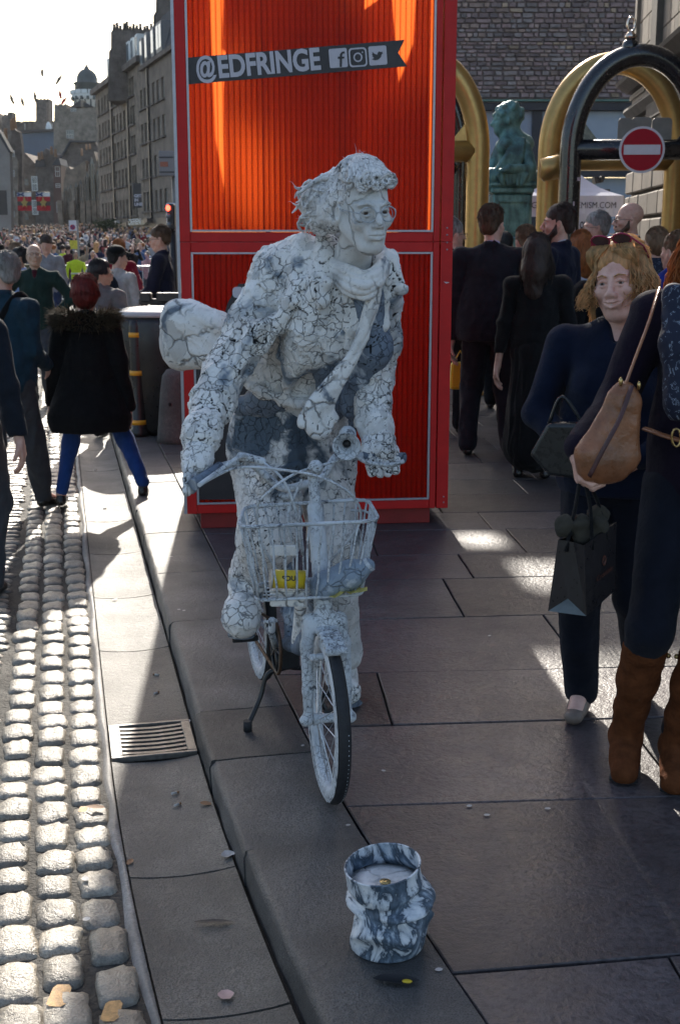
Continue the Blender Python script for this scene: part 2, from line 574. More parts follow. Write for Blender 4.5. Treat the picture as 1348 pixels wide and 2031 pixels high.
# ------------------------------------------------------------------ ground, road, gutter, kerb, pavement
def hz(y):                                   # the street climbs towards the castle
    return -0.10 + max(0, min(y, 200) - 45) * 0.022
def stone_mat(name, c1, c2, rough, scale=30, speck=.5, bmp=.5, spec=.5, bd=.004, patch=2.2, joint=None):
    m, nt, b = new_mat(name)
    v = geo_pos(nt)
    big = noise(nt, patch, 4, .6, v); mid = noise(nt, scale, 5, .65, v); fine = noise(nt, scale * 4.5, 3, .7, v)
    c = ramp(nt, mid, [(.3, c1), (.7, c2)])
    sp = ramp(nt, fine, [(.38, 1 - speck), (.52, .9), (.62, 1.0)])
    c = mixc(nt, 1.0, c, sp, 'MULTIPLY')
    c = mixc(nt, ramp(nt, big, [(.38, 0.0), (.62, .75)]), c, tuple(x * .55 for x in c1))
    gum = nt.nodes.new('ShaderNodeTexVoronoi'); gum.inputs['Scale'].default_value = 7; nt.links.new(v, gum.inputs['Vector'])
    c = mixc(nt, mathn(nt, 'MULTIPLY', ramp(nt, gum.outputs['Distance'], [(.07, .6), (.10, 0.)]), ramp(nt, big, [(.5, 0.), (.55, 1.)])), c, tuple(x * .35 for x in c1))
    vv = mathn(nt, 'MULTIPLY_ADD', obj_random(nt), .7, .65)
    h = nt.nodes.new('ShaderNodeHueSaturation'); nt.links.new(vv, h.inputs['Value']); nt.links.new(c, h.inputs['Color'])
    nt.links.new(h.outputs[0], b.inputs['Base Color'])
    r = ramp(nt, mathn(nt, 'MULTIPLY_ADD', big, .5, mathn(nt, 'MULTIPLY', mid, .5)), [(.3, max(.05, rough - .13)), (.7, min(1, rough + .12))])
    nt.links.new(r, b.inputs['Roughness']); b.inputs['Specular IOR Level'].default_value = spec
    bump(nt, b, mathn(nt, 'MULTIPLY_ADD', fine, .6, mid), bmp, bd)
    return m
M_sett = stone_mat('granite_sett', (.24, .205, .16), (.50, .44, .35), .38, 28, .4, .8, .6, .008)
M_settthin = stone_mat('whin_sett', (.20, .175, .14), (.42, .37, .30), .38, 28, .4, .8, .6, .008)
M_joint = stone_mat('sett_joint', (.06, .054, .048), (.15, .135, .115), .75, 14, .5, 1.0, .3, .012)
M_gutter = stone_mat('gutter_stone', (.13, .122, .112), (.25, .235, .21), .5, 45, .7, 1.0, .5, .006, 3)
M_kerb = stone_mat('kerb_stone', (.09, .088, .088), (.175, .17, .168), .5, 45, .75, 1.0, .5, .006, 3)
M_slab = stone_mat('paving_slab', (.070, .058, .062), (.122, .103, .106), .48, 11, .5, .9, .45, .007, 1.1)
M_slab2 = stone_mat('paving_slab_grey', (.076, .069, .072), (.138, .127, .125), .48, 11, .5, .9, .45, .007, 1.1)
M_mortar = stone_mat('mortar', (.03, .027, .026), (.06, .055, .05), .9, 30, .4, .8, .2)
M_road = stone_mat('far_road', (.06, .058, .056), (.12, .115, .11), .8, 6, .4, .8, .5, .02)

mb = MB().mat(M_joint)
ys = [-6, 4, 8, 12, 16, 20, 24, 30, 45, 60, 90, 130, 200, 420, 900]
vs = []; fs = []
for i, y in enumerate(ys):
    for x in (-700 if y > 100 else -60, 700 if y > 100 else 60): vs.append((x, y, hz(y) - .013))
for i in range(len(ys) - 1): fs.append((2 * i, 2 * i + 1, 2 * i + 3, 2 * i + 2))
mb.mat(M_road if False else M_joint).add(vs, fs)
road = mb.build('road'); tag(road, kind='structure')

K0 = Vector((-0.49, 4.0, 0)); KT = Vector((-.2195, .9756, 0)).normalized(); KN = Vector((-KT.y, KT.x, 0))
def kp(s, w, z=0.0):
    w = w - (.0227 * s * s if s < 0 else 0); p = K0 + KT * s + KN * w; return Vector((p.x, p.y, z))
def kxy(x, y): d = Vector((x, y, 0)) - K0; return d.dot(KT), d.dot(KN)
RZK = math.atan2(KT.y, KT.x)

def sett_mesh(name, seed, m, L, W, Hh=.03):
    """rough hewn stone: domed top with an irregular outline"""
    rs = np.random.RandomState(seed); nx, ny = 6, 6
    vs = []; fs = []
    def outline(u, v):
        p = 7.0
        l = (abs(u)**p + abs(v)**p)**(1 / p) if (u or v) else 1
        mx = max(abs(u), abs(v))
        return u * (mx / l if l else 1), v * (mx / l if l else 1)
    jx = rs.normal(0, .035, (nx + 1, ny + 1)); jy = rs.normal(0, .03, (nx + 1, ny + 1)); jz = rs.normal(0, .0015, (nx + 1, ny + 1))
    cc = [rs.uniform(.90, 1.02) for _ in range(4)]
    for i in range(nx + 1):
        for j in range(ny + 1):
            u, v = -1 + 2 * i / nx, -1 + 2 * j / ny
            ed = max(abs(u), abs(v))
            uu, vv = outline(u, v)
            s_ = cc[(u > 0) * 2 + (v > 0)] if ed > .6 else 1
            k = 1.0
            z = Hh * (1 - .025 * (u**4 + v**4)) + jz[i, j] * 1.6
            if ed > .99: z = Hh * .55; k = 1.03
            elif ed > .6: k = 1.28 * (.9 if abs(abs(u)-abs(v))<.1 else 1); z -= .0015
            vs.append(((uu * s_ * k + jx[i, j] * (.5 if ed < .9 else 1)) * L / 2, (vv * s_ * k + jy[i, j] * (.5 if ed < .9 else 1)) * W / 2, z))
    for i in range(nx):
        for j in range(ny):
            a = i * (ny + 1) + j; fs.append((a, a + ny + 1, a + ny + 2, a + 1))
    rim = [(i, 0) for i in range(nx)] + [(nx, j) for j in range(ny)] + [(nx - i, ny) for i in range(nx)] + [(0, ny - j) for j in range(ny)]
    b = len(vs); n = len(rim)
    for (i, j) in rim:
        x, y, z = vs[i * (ny + 1) + j]; vs.append((x * 1.02, y * 1.02, -.02))
    for k in range(n):
        l = (k + 1) % n; i0 = rim[k]; i1 = rim[l]
        fs.append((i0[0] * (ny + 1) + i0[1], b + k, b + l, i1[0] * (ny + 1) + i1[1]))
    mb = MB().mat(m); mb.smooth = True; mb.add(vs, fs)
    return mb.mesh(name)
SM = [sett_mesh('sett', 20 + i, M_sett, .152, .104) for i in range(8)]
ST = [sett_mesh('sett', 60 + i, M_settthin, .078, .23) for i in range(6)]
setts = [('col', w0, 0) for w0 in (.388, .503, .618)]
nset = 0
extra = MB()
def add_inst(mbx, me, M):
    mbx.mat(me.materials[0]); mbx.smooth = True
    mbx.add([M @ v.co for v in me.vertices], [tuple(p.vertices) for p in me.polygons])
for w0 in (.388, .503, .618):
    s = -2.2 + random.random() * .1
    while s < 17:
        L = random.uniform(.125, .178)
        me = random.choice(SM)
        M = Matrix.Translation(kp(s + L / 2, w0 + random.uniform(-.006, .006), -.128 + random.uniform(-.004, .004))) @ Matrix.Rotation(RZK + random.uniform(-.04, .04), 4, 'Z') @ Matrix.Rotation(random.uniform(-.025, .025), 4, 'X') @ Matrix.Rotation(random.uniform(-.02, .02), 4, 'Y') @ Matrix.Diagonal((L / .15 * .93, random.uniform(.92, 1.04), 1, 1))
        if nset < 175 and s < 7:
            o = link('sett', me, road); o.matrix_local = M; nset += 1
        else: add_inst(extra, me, M)
        s += L + .006
cands = []
s = -2.0
while s < 20:
    w = .70 + random.uniform(-.02, .02)
    while w < 8:
        W = random.uniform(.17, .29)
        p = kp(s, w + W / 2)
        if p.x > -.32 * p.y - .3: cands.append((s, w + W / 2, W))
        w += W + .012
    s += .094
cands.sort(key=lambda t: t[0])
for (s, w, W) in cands:
    me = random.choice(ST)
    M = Matrix.Translation(kp(s, w, -.129 + random.uniform(-.003, .003))) @ Matrix.Rotation(RZK + random.uniform(-.03, .03), 4, 'Z') @ Matrix.Rotation(random.uniform(-.02, .02), 4, 'X') @ Matrix.Diagonal((1, W / .24, 1, 1))
    if nset < 298:
        o = link('sett', me, road); o.matrix_local = M; nset += 1
    else: add_inst(extra, me, M)
mb = MB().mat(M_road); ys2 = [21, 24, 45, 80, 130, 200]
mb.add([(x, y, hz(y) - .004) for y in ys2 for x in (-50, 40)], [(2 * i, 2 * i + 1, 2 * i + 3, 2 * i + 2) for i in range(5)]); mb.build('far_surface', road)
far = extra.build('setts', road); tag(far, kind='stuff')
# orange road-marking remnants on the near setts
M_orange = mat('marking_paint', (.5, .27, .09), .6, var=.4, scale=60, bmp=.4, world=True)

# gutter channel: slightly dished slabs
gut = empty('gutter', kp(0, .17, -.1), kind='structure')
def dished(name, s0, s1, w0, w1, parent, m, zb=-.1, dish=.009, n=8):
    mb = MB().mat(m); mb.smooth = True
    vs = []; fs = []
    ns = 4
    for i in range(ns + 1):
        s = s0 + (s1 - s0) * i / ns
        for j in range(n + 1):
            t = j / n
            z = zb - dish * math.sin(math.pi * t) ** 1.5 + .004 * (1 if t < .12 or t > .88 else 0)
            vs.append(kp(s, w0 + (w1 - w0) * t, z + random.uniform(-.0007, .0007)))
    for i in range(ns):
        for j in range(n):
            a = i * (n + 1) + j; fs.append((a, a + 1, a + n + 2, a + n + 1))
    b = len(vs)
    for i in (0, ns):
        for j in range(n + 1):
            v = vs[i * (n + 1) + j]; vs.append((v[0], v[1], zb - .06))
    ends = []
    for j in range(n):
        ends.append((j, b + j, b + j + 1, j + 1)); k = ns * (n + 1) + j; ends.append((k + 1, b + n + 2 + j, b + n + 1 + j, k))
    mb.add(vs, fs); mb.smooth = False; mb.add(vs, ends)
    o = mb.build(name); o.parent = parent; o.matrix_parent_inverse = Matrix.Translation(-parent.location) if False else Matrix.Identity(4)
    for v in o.data.vertices: v.co -= parent.location
    return o
gj = [-1.9, -1.16, -.55, -.03]          # joints towards the camera
gjs = [-3.2, -2.4, -1.52, -.86, -.06]
gfar = [.26, 1.12, 1.95, 2.85, 3.7, 4.6, 5.5, 6.5, 7.6, 8.8, 10.2, 11.6, 13, 14.4]
for a, b_ in list(zip(gjs[:-1], gjs[1:])) + list(zip(gfar[:-1], gfar[1:])):
    dished('channel_slab', a + .004, b_ - .004, .010, .302, gut, M_gutter)
mb = MB().mat(M_mortar)
for a, b_ in ((-3.4, 14.4),):
    mb.plate([kp(a, .004, -.112), kp(b_, .004, -.112), kp(b_, .34, -.112), kp(a, .34, -.112)], (0, 0, -.05))
o = mb.build('mortar_bed', gut); [setattr(v, 'co', v.co - gut.location) for v in o.data.vertices]
# concrete lip between channel and setts
M_lip = stone_mat('concrete_lip', (.20, .19, .175), (.33, .31, .29), .6, 30, .3, .8, .4)
mb = MB().mat(M_lip)
mb.smooth = True
vs = []; fs = []
for i in range(93):
    s = -3.2 + i * .19
    wob = random.uniform(-.008, .012)
    for w, z in ((.304, -.118), (.307, -.098 + random.uniform(-.002, .002)), (.322 + wob, -.100 + random.uniform(-.003, .002)), (.336 + wob, -.118)): vs.append(kp(s, w, z) - gut.location)
for i in range(92):
    for j in range(3): a = i * 4 + j; fs.append((a, a + 1, a + 5, a + 4))
mb.add(vs, fs); mb.build('concrete_lip', gut)

# drain grate
M_iron = mat('cast_iron', (.16, .15, .14), .45, metal=.6, var=.3, scale=40, bmp=.4)
M_dark = mat('hole_shade', (.006, .006, .006), .9, bmp=0)  # black surface stands for the shade inside drain and socket
gr = empty('drain_grate', kp(.1, .156, -.1), RZK - math.pi / 2, 'cast iron drain grate with curved slots set in the stone gutter', 'drain grate')
mb = MB().mat(M_iron)
W2, L2 = .146, .15
mb.box((0, -L2 + .008, .001), (2 * W2, .016, .02)); mb.box((0, L2 - .008, .001), (2 * W2, .016, .02))
mb.box((-W2 + .02, 0, .001), (.04, 2 * L2 - .034, .02)); mb.box((W2 - .016, 0, .001), (.032, 2 * L2 - .034, .02))
bevel(mb.build('rim', gr), .002)
barm = None
for i in range(7):
    y = -L2 + .04 + i * .0365
    if barm is None:
        mb = MB().mat(M_iron)
        xs = [-W2 + .036 + k * (2 * W2 - .068) / 10 for k in range(11)]
        vs = []; fs = []
        for x in xs:
            c = .010 * (x / W2) ** 2
            for dy, z in ((-.0085, .009), (.0085, .009), (.0085, -.02), (-.0085, -.02)): vs.append((x, dy + c, z - .004 * (1 - (x / W2) ** 2)))
        for k in range(10):
            a = 4 * k
            for q in range(4): fs.append((a + q, a + (q + 1) % 4, a + 4 + (q + 1) % 4, a + 4 + q))
        mb.add(vs, fs); barm = mb.mesh('bar')
    link('bar', barm, gr, (0, y, 0))
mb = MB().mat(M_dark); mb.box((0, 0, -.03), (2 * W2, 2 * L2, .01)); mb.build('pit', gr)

# kerb
kerb = empty('kerb', K0, kind='structure')
kjs = [-4.0, -3.0, -1.83, -.95, -.34, .08, 1.16, 1.98, 2.86, 3.55, 4.4, 5.3, 6.3, 7.3, 8.4, 9.6, 10.8, 12, 13.2, 14.4]
for a, b_ in zip(kjs[:-1], kjs[1:]):
    mb = MB().mat(M_kerb)
    dz = random.uniform(-.003, .003); dw = random.uniform(-.006, .004)
    n = 9; vs = []; fs = []
    prof = [(.0, -.16), (.002, -.09), (.001, -.026), (0, -.017), (-.005, -.005), (-.015, 0), (-.024, .0006), (-.12, .001), (-.24, .0), (-.333, .0)]
    for i in range(n + 1):
        s = a + .003 + (b_ - a - .006) * i / n
        for (w, z) in prof:
            chip = random.uniform(-.004, .003) if -.03 < w < .003 else 0
            vs.append(kp(s, w + dw * (w > -.03) + chip, z + dz + chip * .5) - kerb.location)
    m_ = len(prof)
    for i in range(n):
        for j in range(m_ - 1): q = i * m_ + j; fs.append((q, q + m_, q + m_ + 1, q + 1))
    mb.smooth = True; mb.add(vs, fs); mb.smooth = False; mb.add(vs, [tuple(range(m_)), tuple(n * m_ + j for j in range(m_ - 1, -1, -1))])
    mb.build('kerbstone', kerb)

# pavement slabs
pave = empty('pavement', (1, 6, 0), kind='structure')
rows = [(1.6, .1), (2.46, .14), (3.34, .07), (3.95, .075), (4.48, .06), (5.16, .09), (5.80, .08), (6.28, .08), (6.85, .08), (7.3, .08), (7.85, .08), (8.35, .08), (9.0, .08), (9.6, .08), (10.2, .08), (10.9, .08), (11.6, .08), (12.4, .08), (13.2, .08), (14.0, .08)]
explicit = {1: [.95 + 1.3], 2: [1.03], 3: [.18, 1.5], 4: [.95], 5: [.55, 1.15], 6: [.66], 7: [.2, 1.0]}
base = MB().mat(M_mortar)
def kw_x(y, w=-.338):     # x of the kerb's back edge at a given y
    s = (y - K0.y - KN.y * w) / KT.y
    return K0.x + KT.x * s + KN.x * (w - (.0227 * s * s if s < 0 else 0))
base.add([(kw_x(1), 1, -.018), (14, 1, -.018), (14, 15, -.018), (kw_x(15), 15, -.018)], [(0, 1, 2, 3)])
o = base.build('mortar_bed', pave); [setattr(v, 'co', v.co - Vector((1, 6, 0))) for v in o.data.vertices]
ns = 0
for i in range(len(rows) - 1):
    (ya, sa), (yb, sb) = rows[i], rows[i + 1]
    xl = kw_x((ya + yb) / 2)
    xr = .36 * ya + 1.2
    if i in explicit: cuts = explicit[i][:]
    else: cuts = [xl + random.uniform(.3, .9)]
    while cuts[-1] < xr: cuts.append(cuts[-1] + random.uniform(.65, 1.15))
    cuts = [None] + cuts
    for a, b_ in zip(cuts[:-1], cuts[1:]):
        g = .0035
        sk = -.07
        def P(x, y0, s_, dy): return Vector((x, y0 + s_ * x + dy, 0))
        if a is None:
            pts = []
            yA = ya + sa * kw_x(ya) + g; yB = yb + sb * kw_x(yb) - g
            pts = [Vector((kw_x(yA) + g, yA, 0)), P(b_ - g + (0 if True else 0), ya, sa, g), P(b_ + sk * (yb - ya) - g, yb, sb, -g), Vector((kw_x(yB) + g, yB, 0))]
            if pts[1].x < pts[0].x + .05: continue
        else:
            pts = [P(a + g, ya, sa, g), P(b_ - g, ya, sa, g), P(b_ + sk * (yb - ya) - g, yb, sb, -g), P(a + sk * (yb - ya) + g, yb, sb, -g)]
        c = sum(pts, Vector()) / 4
        loc = [(p - c) for p in pts]
        tl = (random.uniform(-.0015, .0015), random.uniform(-.0015, .0015)); dz = random.uniform(-.0015, .0015)
        # subdivided rim for slightly irregular arrises
        poly = []
        for k in range(4):
            p, q = loc[k], loc[(k + 1) % 4]
            for t in (0, .25, .5, .75):
                r_ = p.lerp(q, t)
                if t: r_ = r_ + Vector((random.uniform(-.0018, .0018), random.uniform(-.0018, .0018), 0))
                poly.append(r_)
        z = lambda p: p.x * tl[0] + p.y * tl[1]
        n = len(poly)
        inn = [p * (1 - .004 / max(.1, p.length)) for p in poly]
        vs = [(p.x, p.y, -.04) for p in poly] + [(p.x, p.y, z(p) - .003) for p in poly] + [(p.x, p.y, z(p)) for p in inn]
        fs = [(k, (k + 1) % n, n + (k + 1) % n, n + k) for k in range(n)] + [(n + k, n + (k + 1) % n, 2 * n + (k + 1) % n, 2 * n + k) for k in range(n)] + [tuple(2 * n + k for k in range(n))]
        mb = MB().mat(M_slab if random.random() < (.85 if c.x < 1.2 else .3) and c.y < 8 else M_slab2); mb.add(vs, fs)
        o = mb.build('paving_slab', pave, (c.x - 1, c.y - 6, dz)); ns += 1
# far forecourt beyond the individually laid slabs
M_farpave = stone_mat('far_paving', (.07, .066, .07), (.13, .12, .12), .5, 2, .3, .6, .4)
mb = MB().mat(M_farpave)
mb.plate([(-2.8, 13.79, -.004), (30, 16.42, -.004), (30, 42, -.004), (3.5, 42, -.004), (.5, 24, -.004)], (0, 0, -.2))
o = mb.build('forecourt'); tag(o, kind='structure')

# ------------------------------------------------------------------ the red exhibition tower
M_redpaint = mat('red_paint', (.48, .010, .010), .5, var=.12, scale=8, bmp=.06, bdist=.002, spec=.3)
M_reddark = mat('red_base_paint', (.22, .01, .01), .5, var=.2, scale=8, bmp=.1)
M_silver = mat('anodised_trim', (.36, .36, .40), .4, metal=.6, var=.1, scale=30, bmp=.05)
M_blackvinyl = mat('black_vinyl', (.022, .018, .022), .45, var=.2, scale=10, bmp=.05)
M_print = mat('white_print', (.50, .47, .52), .5, var=.06, scale=20, bmp=.0)
def poly_mat(name, c, tr, fr=.42):
    m, nt, b = new_mat(name)
    v = coords(nt)
    n1 = noise(nt, 6, 3, .6, v)
    hi = noise(nt, 260, 2, .7, v)
    cc = ramp(nt, n1, [(.3, tuple(x * .85 for x in c)), (.7, c)])
    nt.links.new(cc, b.inputs['Base Color']); b.inputs['Roughness'].default_value = .28
    b.inputs['Specular IOR Level'].default_value = .5
    bump(nt, b, hi, .25, .002)
    t = nt.nodes.new('ShaderNodeBsdfTranslucent'); tc = mixc(nt, 1, tr, ramp(nt, hi, [(.3, .7), (.7, 1.0)]), 'MULTIPLY'); nt.links.new(tc, t.inputs[0])
    mx = nt.nodes.new('ShaderNodeMixShader'); mx.inputs[0].default_value = 1 - fr
    nt.links.new(b.outputs[0], mx.inputs[1]); nt.links.new(t.outputs[0], mx.inputs[2])
    nt.links.new(mx.outputs[0], nt.nodes['Material Output'].inputs[0])
    return m
M_poly = poly_mat('red_polycarbonate', (.30, .012, .008), (1.0, .19, .035), .2)
M_polyback = poly_mat('red_polycarbonate_rear', (.40, .03, .01), (1.0, .58, .30), .1)
BL = Vector((-.872, 6.86, .1)); BR = Vector((.63, 7.03, .1))
BW = (BR - BL).length; BANG = math.atan2(BR.y - BL.y, BR.x - BL.x)
BD = 1.5; BTOP = 4.0; BMID = 1.60
box = empty('red_tower', (BL.x, BL.y, 0), BANG, 'tall red frame tower with glowing red ribbed panels behind the silver cyclist', 'display tower')
bn = Vector((math.sin(BANG), -math.cos(BANG), 0))     # front normal
def bl(px, py):
    """photo pixel -> local (x, z) on the tower's front plane"""
    d = ray(px, py); o = Vector((0, 0, CAM_H)); t = (BL - o).dot(bn) / d.dot(bn); p = o + d * t - BL
    return p.x * math.cos(BANG) + p.y * math.sin(BANG), p.z + BL.z
print('box width', BW, 'mid', bl(600, 480), 'bottom', bl(600, 1012), 'right', bl(885, 1008), bl(903, 0), bl(345, 0), bl(863, 455), bl(371, 455))
fr_ = .055
def bar(name, c, d, m=M_redpaint, bev=.004):
    mb = MB().mat(m); mb.box(c, d); return bevel(mb.build(name, box), bev, 2)
xi0 = .075; xi1 = BW - .115
zmid = bl(600, 480)[1]
for zlo, zhi in ((.1, zmid - .001), (zmid + .001, BTOP)):
    bar('corner_post', (.028, .03, (zlo + zhi) / 2), (.056, .06, zhi - zlo))
    bar('corner_post', (BW - .092, .03, (zlo + zhi) / 2), (.036, .055, zhi - zlo))
    bar('corner_post', (BW - .034, .033, (zlo + zhi) / 2), (.068, .07, zhi - zlo))
    bar('corner_post', (.03, BD - .03, (zlo + zhi) / 2), (.06, .06, zhi - zlo))
    bar('corner_post', (BW - .03, BD - .03, (zlo + zhi) / 2), (.06, .06, zhi - zlo))
    for yy in (.03, BD - .03):
        for z in (zlo + .026, zhi - .026):
            bar('cross_rail', ((.056 + BW - .111) / 2, yy, z), (BW - .111 - .057, .05, .052))
    for z in (zlo + .026, zhi - .026):
        bar('side_rail', (.03, BD / 2, z), (.05, BD - .121, .052)); bar('side_rail', (BW - .03, BD / 2, z), (.05, BD - .131, .052))
    # silver glazing trim
    zt0, zt1 = zlo + .053, zhi - .053
    for x in (.063, BW - .118): bar('trim_strip', (x, .006, (zt0 + zt1) / 2), (.012, .014, zt1 - zt0), M_silver, .001)
    for z in (zt0 + .006, zt1 - .006): bar('trim_strip', ((.07 + BW - .125) / 2, .0045, z), (BW - .195, .013, .011), M_silver, .001)
    # ribbed polycarbonate: one strip per flute
    x0, x1 = .070, BW - .125; nf = 44; wf = (x1 - x0) / nf
    zz0, zz1 = zt0 + .001, zt1 - .001
    mb = MB().mat(M_poly); mb.smooth = True
    vs = []; fs = []
    prof = [(-.48, .008), (-.44, .0), (-.15, -.0022), (.15, -.0022), (.44, .0), (.48, .008)]
    for z in (zz0, zz1):
        for (u, y) in prof: vs.append((u * wf, y, z))
    for k in range(5): fs.append((k, k + 1, k + 7, k + 6))
    mb.add(vs, fs); sm = mb.mesh('panel_strip')
    mseam = None
    for k in range(nf):
        link('panel_strip', sm, box, (x0 + wf * (k + .5), .022, 0))
    mb = MB().mat(M_reddark)
    for k in range(nf + 1):
        w_ = .008 if k in (13, 27, 28) else .0016
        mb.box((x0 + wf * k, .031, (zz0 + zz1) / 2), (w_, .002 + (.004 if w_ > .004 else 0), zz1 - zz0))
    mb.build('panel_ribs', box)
# unseen rear and added inner sheets shape the front glow, lower frame mostly solid
def sheet(x0, x1, z0, z1, m=M_polyback, y=BD - .04):
    mb = MB().mat(m); mb.box(((x0 + x1) / 2, y, (z0 + z1) / 2), (x1 - x0, .006, z1 - z0)); return mb.build('rear_panel', box)
def psheet(pts, y=BD - .04, m=None):
    mb = MB().mat(m or M_polyback); mb.plate([(x, y, z) for x, z in pts], (0, .006, 0)); return mb.build('rear_panel', box)
zl_ = zmid + .06
psheet([(.06, zl_), (.50, zl_), (.47, 2.42), (.33, 2.62), (.27, 3.0), (.25, 3.94), (.06, 3.94)])
psheet([(.50, zl_), (1.02, zl_), (1.0, 3.94), (.60, 3.94), (.52, 3.3), (.56, 2.6)])
psheet([(1.02, zl_), (1.44, zl_), (1.44, 3.94), (1.36, 3.94), (1.34, 3.5), (1.22, 3.18), (1.02, 3.12)])
psheet([(.31, 3.46), (.55, 3.30), (.60, 3.94), (.34, 3.94)]); psheet([(.30, 2.75), (.55, 2.5), (.53, 3.05), (.40, 3.1)], .9); psheet([(.75, 2.3), (1.3, 2.45), (1.2, 3.5), (.9, 3.3)], 1.0)
psheet([(.25, zl_), (1.0, zl_), (1.02, 3.1), (.62, 3.2), (.32, 3.3), (.26, 2.5)], .16, poly_mat('glow_diffuser', (.5, .3, .25), (1.0, .85, .7), .03)); psheet([(1.02, zl_), (1.36, zl_), (1.36, 2.5), (1.03, 2.3)], .16, bpy.data.materials['glow_diffuser'])  # added liner blurs the glow behind the front panel
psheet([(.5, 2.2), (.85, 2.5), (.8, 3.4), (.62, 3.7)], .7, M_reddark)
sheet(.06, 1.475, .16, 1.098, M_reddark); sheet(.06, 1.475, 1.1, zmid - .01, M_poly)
bar('rear_mullion', (.56, BD - .07, (zmid + 3.95) / 2), (.03, .03, 3.95 - zmid - .12)); bar('rear_mullion', (.96, BD - .07, (zmid + 3.95) / 2), (.05, .03, 3.95 - zmid - .12))  # posts put in at the back to cast silhouettes on the front
for i, (x, z0, z1) in enumerate(((.62, zmid + .3, 2.9), (.78, zmid + .25, 2.6), (1.12, zmid + .3, 2.5))):
    bar('inner_crate', (x, .55 + .2 * i, (z0 + z1) / 2 + .2), (.16 - .02 * i, .2, (z1 - z0) * .5), M_reddark)  # added unseen blocks that throw silhouettes on the glowing front
for x, sgn in ((.012, -1), (BW - .012, 1)):
    for z0, z1 in ((.16, zmid - .06), (zmid + .06, BTOP - .06)):
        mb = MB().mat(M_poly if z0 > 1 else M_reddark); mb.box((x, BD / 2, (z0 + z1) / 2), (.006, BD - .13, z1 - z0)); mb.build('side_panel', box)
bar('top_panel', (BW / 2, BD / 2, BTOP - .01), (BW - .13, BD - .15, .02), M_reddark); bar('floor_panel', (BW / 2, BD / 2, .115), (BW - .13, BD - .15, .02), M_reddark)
bar('mid_floor', (BW / 2, BD / 2, zmid - .035), (BW - .13, BD - .15, .02), M_reddark); bar('plinth', (BW / 2 - .01, .06 + .6, .05), (BW - .17, 1.2, .098), M_reddark)  # inner floor added unseen to keep the upper glow out of the lower frame
for px, py in ((886, 452), (886, 466), (886, 481), (886, 495), (879, 985), (879, 996)):
    x, z = bl(px, py); MB().mat(M_silver).ball((x, -.003, z), .005, 8, 5).build('bolt', box)
mb = MB().mat(M_silver)
mb.box((-.009, .02, 2.05), (.016, .035, 3.9)); mb.build('edge_strip', box)
# added tower, unseen behind the first: shades the right pavement; slots pass sun patches
shade_tower = empty('red_tower', (-.35, 19.0, 0), 0, 'second taller red tower hidden directly behind the glowing red one', 'display tower')
for x0_, x1_, z0, z1 in ((.0, 1.95, 7.01, 7.08), (.0, .17, 7.085, 7.25), (.40, 1.95, 7.085, 7.25), (.0, 1.95, 7.255, 7.45), (.0, .36, 7.455, 7.75), (.70, 1.95, 7.455, 7.75), (.0, 1.95, 7.755, 8.3)): mb = MB().mat(M_reddark); mb.box(((x0_ + x1_) / 2, .04, (z0 + z1) / 2), (x1_ - x0_, .03, z1 - z0)); mb.build('sign_board', shade_tower)  # boards pieced around slots that let small sun patches reach the pavement
for z0, z1 in ((.05, 2.45), (2.46, 4.9), (4.91, 7.0)):
    for x in (.04, 1.9):
        for y in (.04, 1.5): mb = MB().mat(M_redpaint); mb.box((x, y, (z0 + z1) / 2), (.08, .08, z1 - z0)); mb.build('corner_post', shade_tower)
    for y in (.04, 1.5): mb = MB().mat(M_reddark); mb.box((.97, y, (z0 + z1) / 2), (1.76, .02, z1 - z0)); mb.build('panel', shade_tower)
    for x in (.04, 1.9): mb = MB().mat(M_reddark); mb.box((x, .77, (z0 + z1) / 2), (.02, 1.36, z1 - z0)); mb.build('panel', shade_tower)
# torn paper scrap on the post
x, z = bl(884, 560); mb = MB().mat(M_print); mb.plate([(x - .015, -.006, z + .004), (x, -.006, z - .006), (x + .02, -.006, z)], (0, .002, 0)); mb.build('paper_scrap', box)
# banner with lettering
def bpoly(pxs, y, th, m, name='banner'):
    mb = MB().mat(m); mb.plate([(bl(*p)[0], y, bl(*p)[1]) for p in pxs], (0, th, 0)); return mb.build(name, box)
ban = bpoly([(366, 114), (369, 167), (808, 131), (790, 104), (803, 78)], .0135, .003, M_blackvinyl, 'banner')
def put_text(body, pa, pb, hpx, y, parent, m, name='lettering', offset=.018):
    """text whose baseline runs from photo pixel pa to pb"""
    a = Vector((bl(*pa)[0], 0, bl(*pa)[1])); b_ = Vector((bl(*pb)[0], 0, bl(*pb)[1]))
    me = text_mesh(name, body, 1.0, m, depth=.0, offset=offset)
    xs = [v.co.x for v in me.vertices]; zs = [v.co.y for v in me.vertices]
    w = max(xs) - min(xs); L = (b_ - a).length
    h = hpx / F_PX * 7.0 / .73
    for v in me.vertices: v.co = Vector(((v.co.x - min(xs)) * L / w, v.co.y * h, v.co.z * .0005))
    ang = math.atan2(b_.z - a.z, b_.x - a.x)
    o = link(name, me, parent, (a.x, y, a.z)); o.rotation_euler = (math.pi / 2, -ang, 0)
    return o
put_text('@', (391, 153), (430, 150), 36, .0095, ban, M_print, offset=.028)
put_text('EDFRINGE', (435, 153), (637, 136), 39, .0095, ban, M_print, offset=.032)
